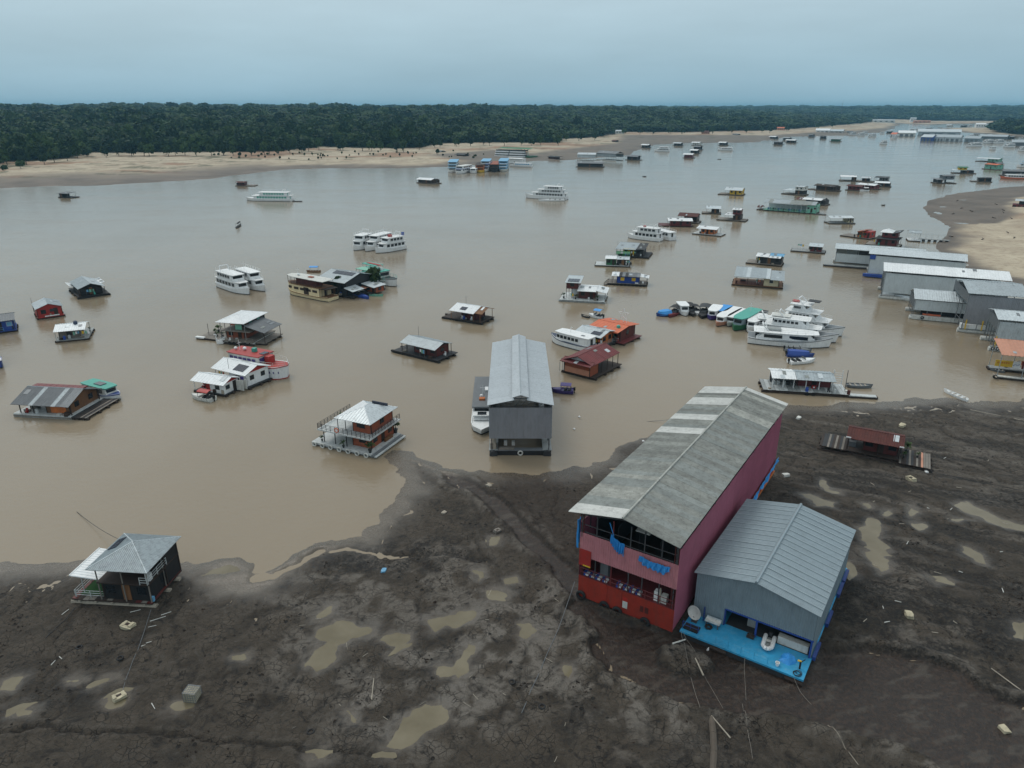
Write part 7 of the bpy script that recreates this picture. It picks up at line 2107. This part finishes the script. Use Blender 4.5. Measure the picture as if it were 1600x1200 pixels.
t = thing('radio_mast', 'thin radio mast rising over the far forest', 'mast', G(1313, 186, 10))
mb = MB()
for k in range(8):
    mb.tube((0, 0, k * 8), (0, 0, k * 8 + 8), .8 - k * .06, 4)
mk('lattice', mb, 'galvdark', t)

for i, h in enumerate(ALLH):
    dist = math.hypot(h.A.x, h.A.y)
    if dist < 330 and h.L > 4 and not any(q in h.o.name for q in ('hangar', 'workshop', 'guest', 'jetty')) and h.z < .1:
        h.clutter(i * 31 + 5, 6 if dist < 200 else 4)

# ------------------------------------------------------------------ debris, ropes and stakes on the mud
def M3(px, py, dz=0.0):
    g = G(px, py, .2)
    return Vector((g.x, g.y, mudz(g.x, g.y) + dz))
def block(label, px, py, s, m='foam', name='foam_block', cat='foam block', hole=True, seed=1):
    rs = random.Random(seed)
    t = thing(name, label, cat, M3(px, py, -.05), rs.uniform(0, 3))
    v = [(x * rs.uniform(.8, 1.15), y * rs.uniform(.8, 1.15), z * rs.uniform(.75, 1.1)) for z in (0, s * .55) for x, y in ((-s * .7, -s * .5), (0, -s * .55), (s * .7, -s * .5), (s * .75, 0), (s * .7, s * .5), (0, s * .55), (-s * .7, s * .5), (-s * .75, 0))]
    mk('body', MB().loft(v[:8], v[8:]), m, t)
    if hole:
        mk('hollow', MB().box(-s * .28, s * .28, -s * .2, s * .2, s * .3, s * .57), 'darkwood', t)  # dark block paints the shade of the hollow
        mk('top_slab', MB().box(-s * .68, -s * .32, -s * .4, s * .4, s * .5, s * .66).box(s * .32, s * .68, -s * .4, s * .4, s * .5, s * .62), m, t)
    return t
block('hollow cream foam float half sunk below the dark stranded house', 201, 981, .85, seed=2)
block('broken cream foam float sitting in a puddle at lower left', 187, 1092, .75, seed=3)
block('yellowish foam block behind the rusty roofed raft house', 1409, 667, .8, hole=False, seed=4)
block('square yellow foam float in front of the rusty roofed raft house', 1423, 752, .85, seed=5)
block('small brown foam chunk beside the upper gully', 764, 762, .55, 'palewood', hole=False, seed=6)
block('small foam chunk on the dark mud mound', 694, 802, .5, 'palewood', hole=False, seed=7)
block('dark wooden crate beside a puddle above the crust', 777, 833, .6, 'greywood', 'wooden_crate', 'crate', seed=8)
block('blue plastic box lying on the black mud bank', 600, 893, .5, 'lightblue', 'plastic_box', 'box', False, 9)
block('pale rock of foam in the brown gully at lower right', 1569, 1139, .6, hole=False, seed=10)
block('flat yellow board on the black mud at right', 1419, 968, .65, 'foam', 'foam_board', 'board', False, 11)
block('white lump at the bow end of the rusty roofed raft house', 1447, 739, .4, 'white', 'foam_chunk', 'foam block', False, 12)
block('pale lump beside the mud behind the red hangar', 1248, 654, .6, 'offwhite', 'foam_chunk', 'foam block', False, 13)
block('pale heap behind the far corner of the red hangar', 1227, 745, .7, 'offwhite', 'foam_chunk', 'foam block', False, 14)
# caged tank
t = thing('caged_tank', 'cream plastic tank in a metal cage half sunk beside a puddle', 'tank', M3(302, 1092, -.1), R(-8))
mk('tank_body', MB().box(-.55, .55, -.5, .5, .08, 1.0), 'foam', t)
mb = MB()
for k in range(6):
    x = -.58 + k * .232
    mb.tube((x, -.53, .05), (x, -.53, 1.05), .025, 4).tube((x, .53, .05), (x, .53, 1.05), .025, 4).tube((x, -.53, 1.05), (x, .53, 1.05), .025, 4)
for k in range(5):
    z = .08 + k * .24
    mb.tube((-.58, -.53, z), (.58, -.53, z), .025, 4).tube((-.58, .53, z), (.58, .53, z), .025, 4).tube((-.58, -.53, z), (-.58, .53, z), .025, 4).tube((.58, -.53, z), (.58, .53, z), .025, 4)
for k in range(5):
    y = -.42 + k * .21
    mb.tube((-.58, y, 1.06), (.58, y, 1.06), .025, 4)
mk('cage', mb, 'galvdark', t)
mk('pallet', MB().box(-.6, .6, -.55, .55, -.05, .06), 'charcoal', t)
for i, (x, y, lab) in enumerate(((486, 1147, 'half buried tyre on the dark mud at bottom centre'), (800, 1069, 'tyre sunk in the pale crust below the red hangar, left of two'), (847, 1107, 'tyre sunk in the pale crust below the red hangar, right of two'), (188, 1030, 'small half buried tyre ring left of centre mud'), (124, 1013, 'tiny buried tyre rim on the left mud'))):
    t = thing('tyre', lab, 'tyre', M3(x, y, .02), 0)
    mk('tread', MB().torus((0, 0, 0), .26, .10, 'z'), 'rubber', t)
rs = random.Random(12)
def stick(px, py, ln, ang, m, lab, group=None, r=.045, lift=.05):
    t = M3(px, py, lift)
    o = mk('stick', MB().tube((-ln / 2, 0, 0), (ln / 2, .04, .03), r, 5, r * .7), m, None, t, R(ang))
    tag(o, lab, 'stick', group)
for px, py, ln, a in ((212, 957, 1.0, 20), (247, 968, 1.5, 28), (260, 960, 1.0, 28), (236, 979, 1.0, 18), (103, 958, .9, 70), (84, 1037, .6, 80), (95, 1030, .6, -40), (224, 1010, .4, 20), (233, 1006, .5, 20), (240, 1107, .9, -50)):
    stick(px, py, ln, a, 'offwhite', 'thin pale stick lying on mud around the dark stranded house', 'pale sticks around the dark stranded house', .04)
for i in range(26):
    px, py = rs.uniform(420, 1100), rs.uniform(900, 1195)
    if 885 < px < 1300 and py < 1100:
        continue
    stick(px, py, rs.uniform(.3, 1.1), rs.uniform(-80, 80), rs.choice(['palewood', 'greywood', 'palewood']), 'short pale stick scattered on the crusted mud in front', 'pale sticks scattered on the crusted mud', .03)
for i in range(26):
    px, py = rs.uniform(1290, 1595), rs.uniform(640, 1000)
    if px < 1350 and py > 780:
        continue
    stick(px, py, rs.uniform(.25, .8), rs.uniform(-80, 80), rs.choice(['palewood', 'palewood', 'offwhite']), 'short pale scrap scattered on the grey mud at the right', 'pale scraps scattered on the right mud', .05)
stick(1092, 1050, 2.2, 95, 'palewood', 'pale plank stuck in the mud island before the red hangar', None, .09)
stick(1122, 1135, 3.2, 112, 'palewood', 'long bent pale plank beside the eroded bank at bottom', None, .07)
stick(1060, 1012, 1.5, 20, 'offwhite', 'white plank lying by the red hangar hull', None, .09)
stick(1108, 1012, .8, 50, 'white', 'short white board in front of the blue pontoon', None, .1)
stick(1590, 655, 14, -36, 'palewood', 'very long thin pole lying across the mud at the right edge', None, .09)
stick(583, 1080, 2.6, 95, 'palewood', 'upright pale branch lying in the crust left of the long puddle', None, .06)
stick(1575, 1070, 3.5, 110, 'palewood', 'long pale pole leaning at the right gully bank', None, .06)
# ropes
def rope(lab, a, b, sag=.6, r=.03, m='rope', n=14):
    a, b = Vector(a), Vector(b)
    pts = []
    for i in range(n + 1):
        t = i / n
        p = a + (b - a) * t
        p.z -= sag * 4 * t * (1 - t)
        p.z = max(p.z, mudz(p.x, p.y) + r)
        pts.append(p - a)
    tag(mk('rope', MB().path(pts, r, 5), m, None, a), lab, 'rope')
rope('blue-grey mooring rope from the left corner of the red hangar to the crust', G(897, 935) + Vector((0, 0, 2.2)), M3(815, 1115), 1.0, .035, 'slate')
rope('pale rope from the blue deck corner down to the bottom bank', HB.world(.01, 0.0, 0), M3(1093, 1112), .5, .022, 'greywood')
rope('thin second rope from the blue deck corner to the gully', HB.world(.03, 0.0, 0), M3(1130, 1105), .4, .018, 'greywood')
rope('slack pale rope hanging from the middle of the blue deck', HB.world(.55, 0.0, -.1), M3(1166, 1093), 1.1, .022, 'greywood')
rope('pale rope from the right corner of the blue deck to the gully', HB.world(.93, 0.0, -.1), M3(1268, 1100), .4, .022, 'greywood')
rope('pale rope lying along the bottom right mud', M3(1160, 1098), M3(1175, 1190), .2, .022, 'greywood')
rope('dark rope across the mud from the lower right gully', M3(1293, 1135), M3(1340, 1200), .2, .03, 'palewood')
rope('dark mooring rope from the stranded dark house into the water', G(205, 850, 3.0), Vector((G(120, 800).x, G(120, 800).y, .05)), .6, .03, 'charcoal')
rope('dark rope from the stranded dark house down the left mud', G(118, 948, .6), M3(72, 1000), .2, .035, 'charcoal')
rope('thin rope from the stranded dark house to the broken foam float', G(236, 952, .6), M3(190, 1086), .2, .025, 'slate')
rope('thin mooring line from the rusty raft house across the mud', G(1452, 735, .6), M3(1598, 770), .3, .03, 'charcoal')
rope('mooring line running left from the big red hangar over water', G(1075, 652, 1.0), Vector((G(905, 655).x, G(905, 655).y, .03)), .7, .03, 'slate')
for px, py in ((905, 652), (897, 671), (1005, 690)):
    o = mk('net_float', MB().lathe([(.05, -.15), (.2, -.05), (.22, .08), (.1, .2), (.03, .22)], n=8), 'white', None, (G(px, py).x, G(px, py).y, .05))
    tag(o, 'tiny white float bobbing on the water left of the red hangar', 'float', 'white net floats')
# eroded bank ridge at the bottom edge, made as a buried log
t = M3(1115, 1160, .1)
o = mk('bank_ridge', MB().path([(-1.0, -3.4, .15), (-.3, -1.2, .35), (.1, .6, .4), (.5, 2.6, .2)], .30, 9), BARK, None, t - Vector((0, 0, .48)))
tag(o, 'thick brown eroded ridge running down the bank at the bottom edge', 'log')
# scrub and stumps along the far sand
for i in range(60):
    px = rs.uniform(330, 760)
    py = 246 - (px - 330) * .012 + rs.uniform(-4, 6)
    g = G(px, py, 2.5)
    tree(g.x, g.y, rs.uniform(1.6, 3.2), 'low dark scrub bush dotted on the far sand bank', 'scrub bushes on the far sand', None, 'shrub')
for i in range(16):
    px = rs.uniform(1455, 1590)
    py = rs.uniform(302, 380)
    g = G(px, py, .4)
    z = farz(g.x, g.y)
    if z < .1:
        continue
    o = mk('driftwood', MB().tube((-.9, 0, .1), (.9, .3, .35), .22, 6, .1).tube((0, .1, .2), (.4, .9, .7), .1, 5, .05), 'darkwood', None, (g.x, g.y, z), rs.uniform(0, 3))
    tag(o, 'dark driftwood stump on the right mud and sand bank', 'driftwood', 'driftwood on the right bank')

# ------------------------------------------------------------------ haze
k = bpy.data.materials.new('haze')
k.use_nodes = True
k.node_tree.nodes.clear()
ho = k.node_tree.nodes.new('ShaderNodeOutputMaterial')
hv = k.node_tree.nodes.new('ShaderNodeVolumePrincipled')
hv.inputs['Color'].default_value = (0.28, 0.60, 0.80, 1)
hv.inputs['Density'].default_value = 0.0001
hv.inputs['Anisotropy'].default_value = 0.0
k.node_tree.links.new(hv.outputs[0], ho.inputs['Volume'])
hz = mk('haze', MB().box(-11500, 11500, -400, 14500, -4.2, 96.0), k)
hz['kind'] = 'stuff'
hz['label'] = 'pale blue haze in the air over the river'
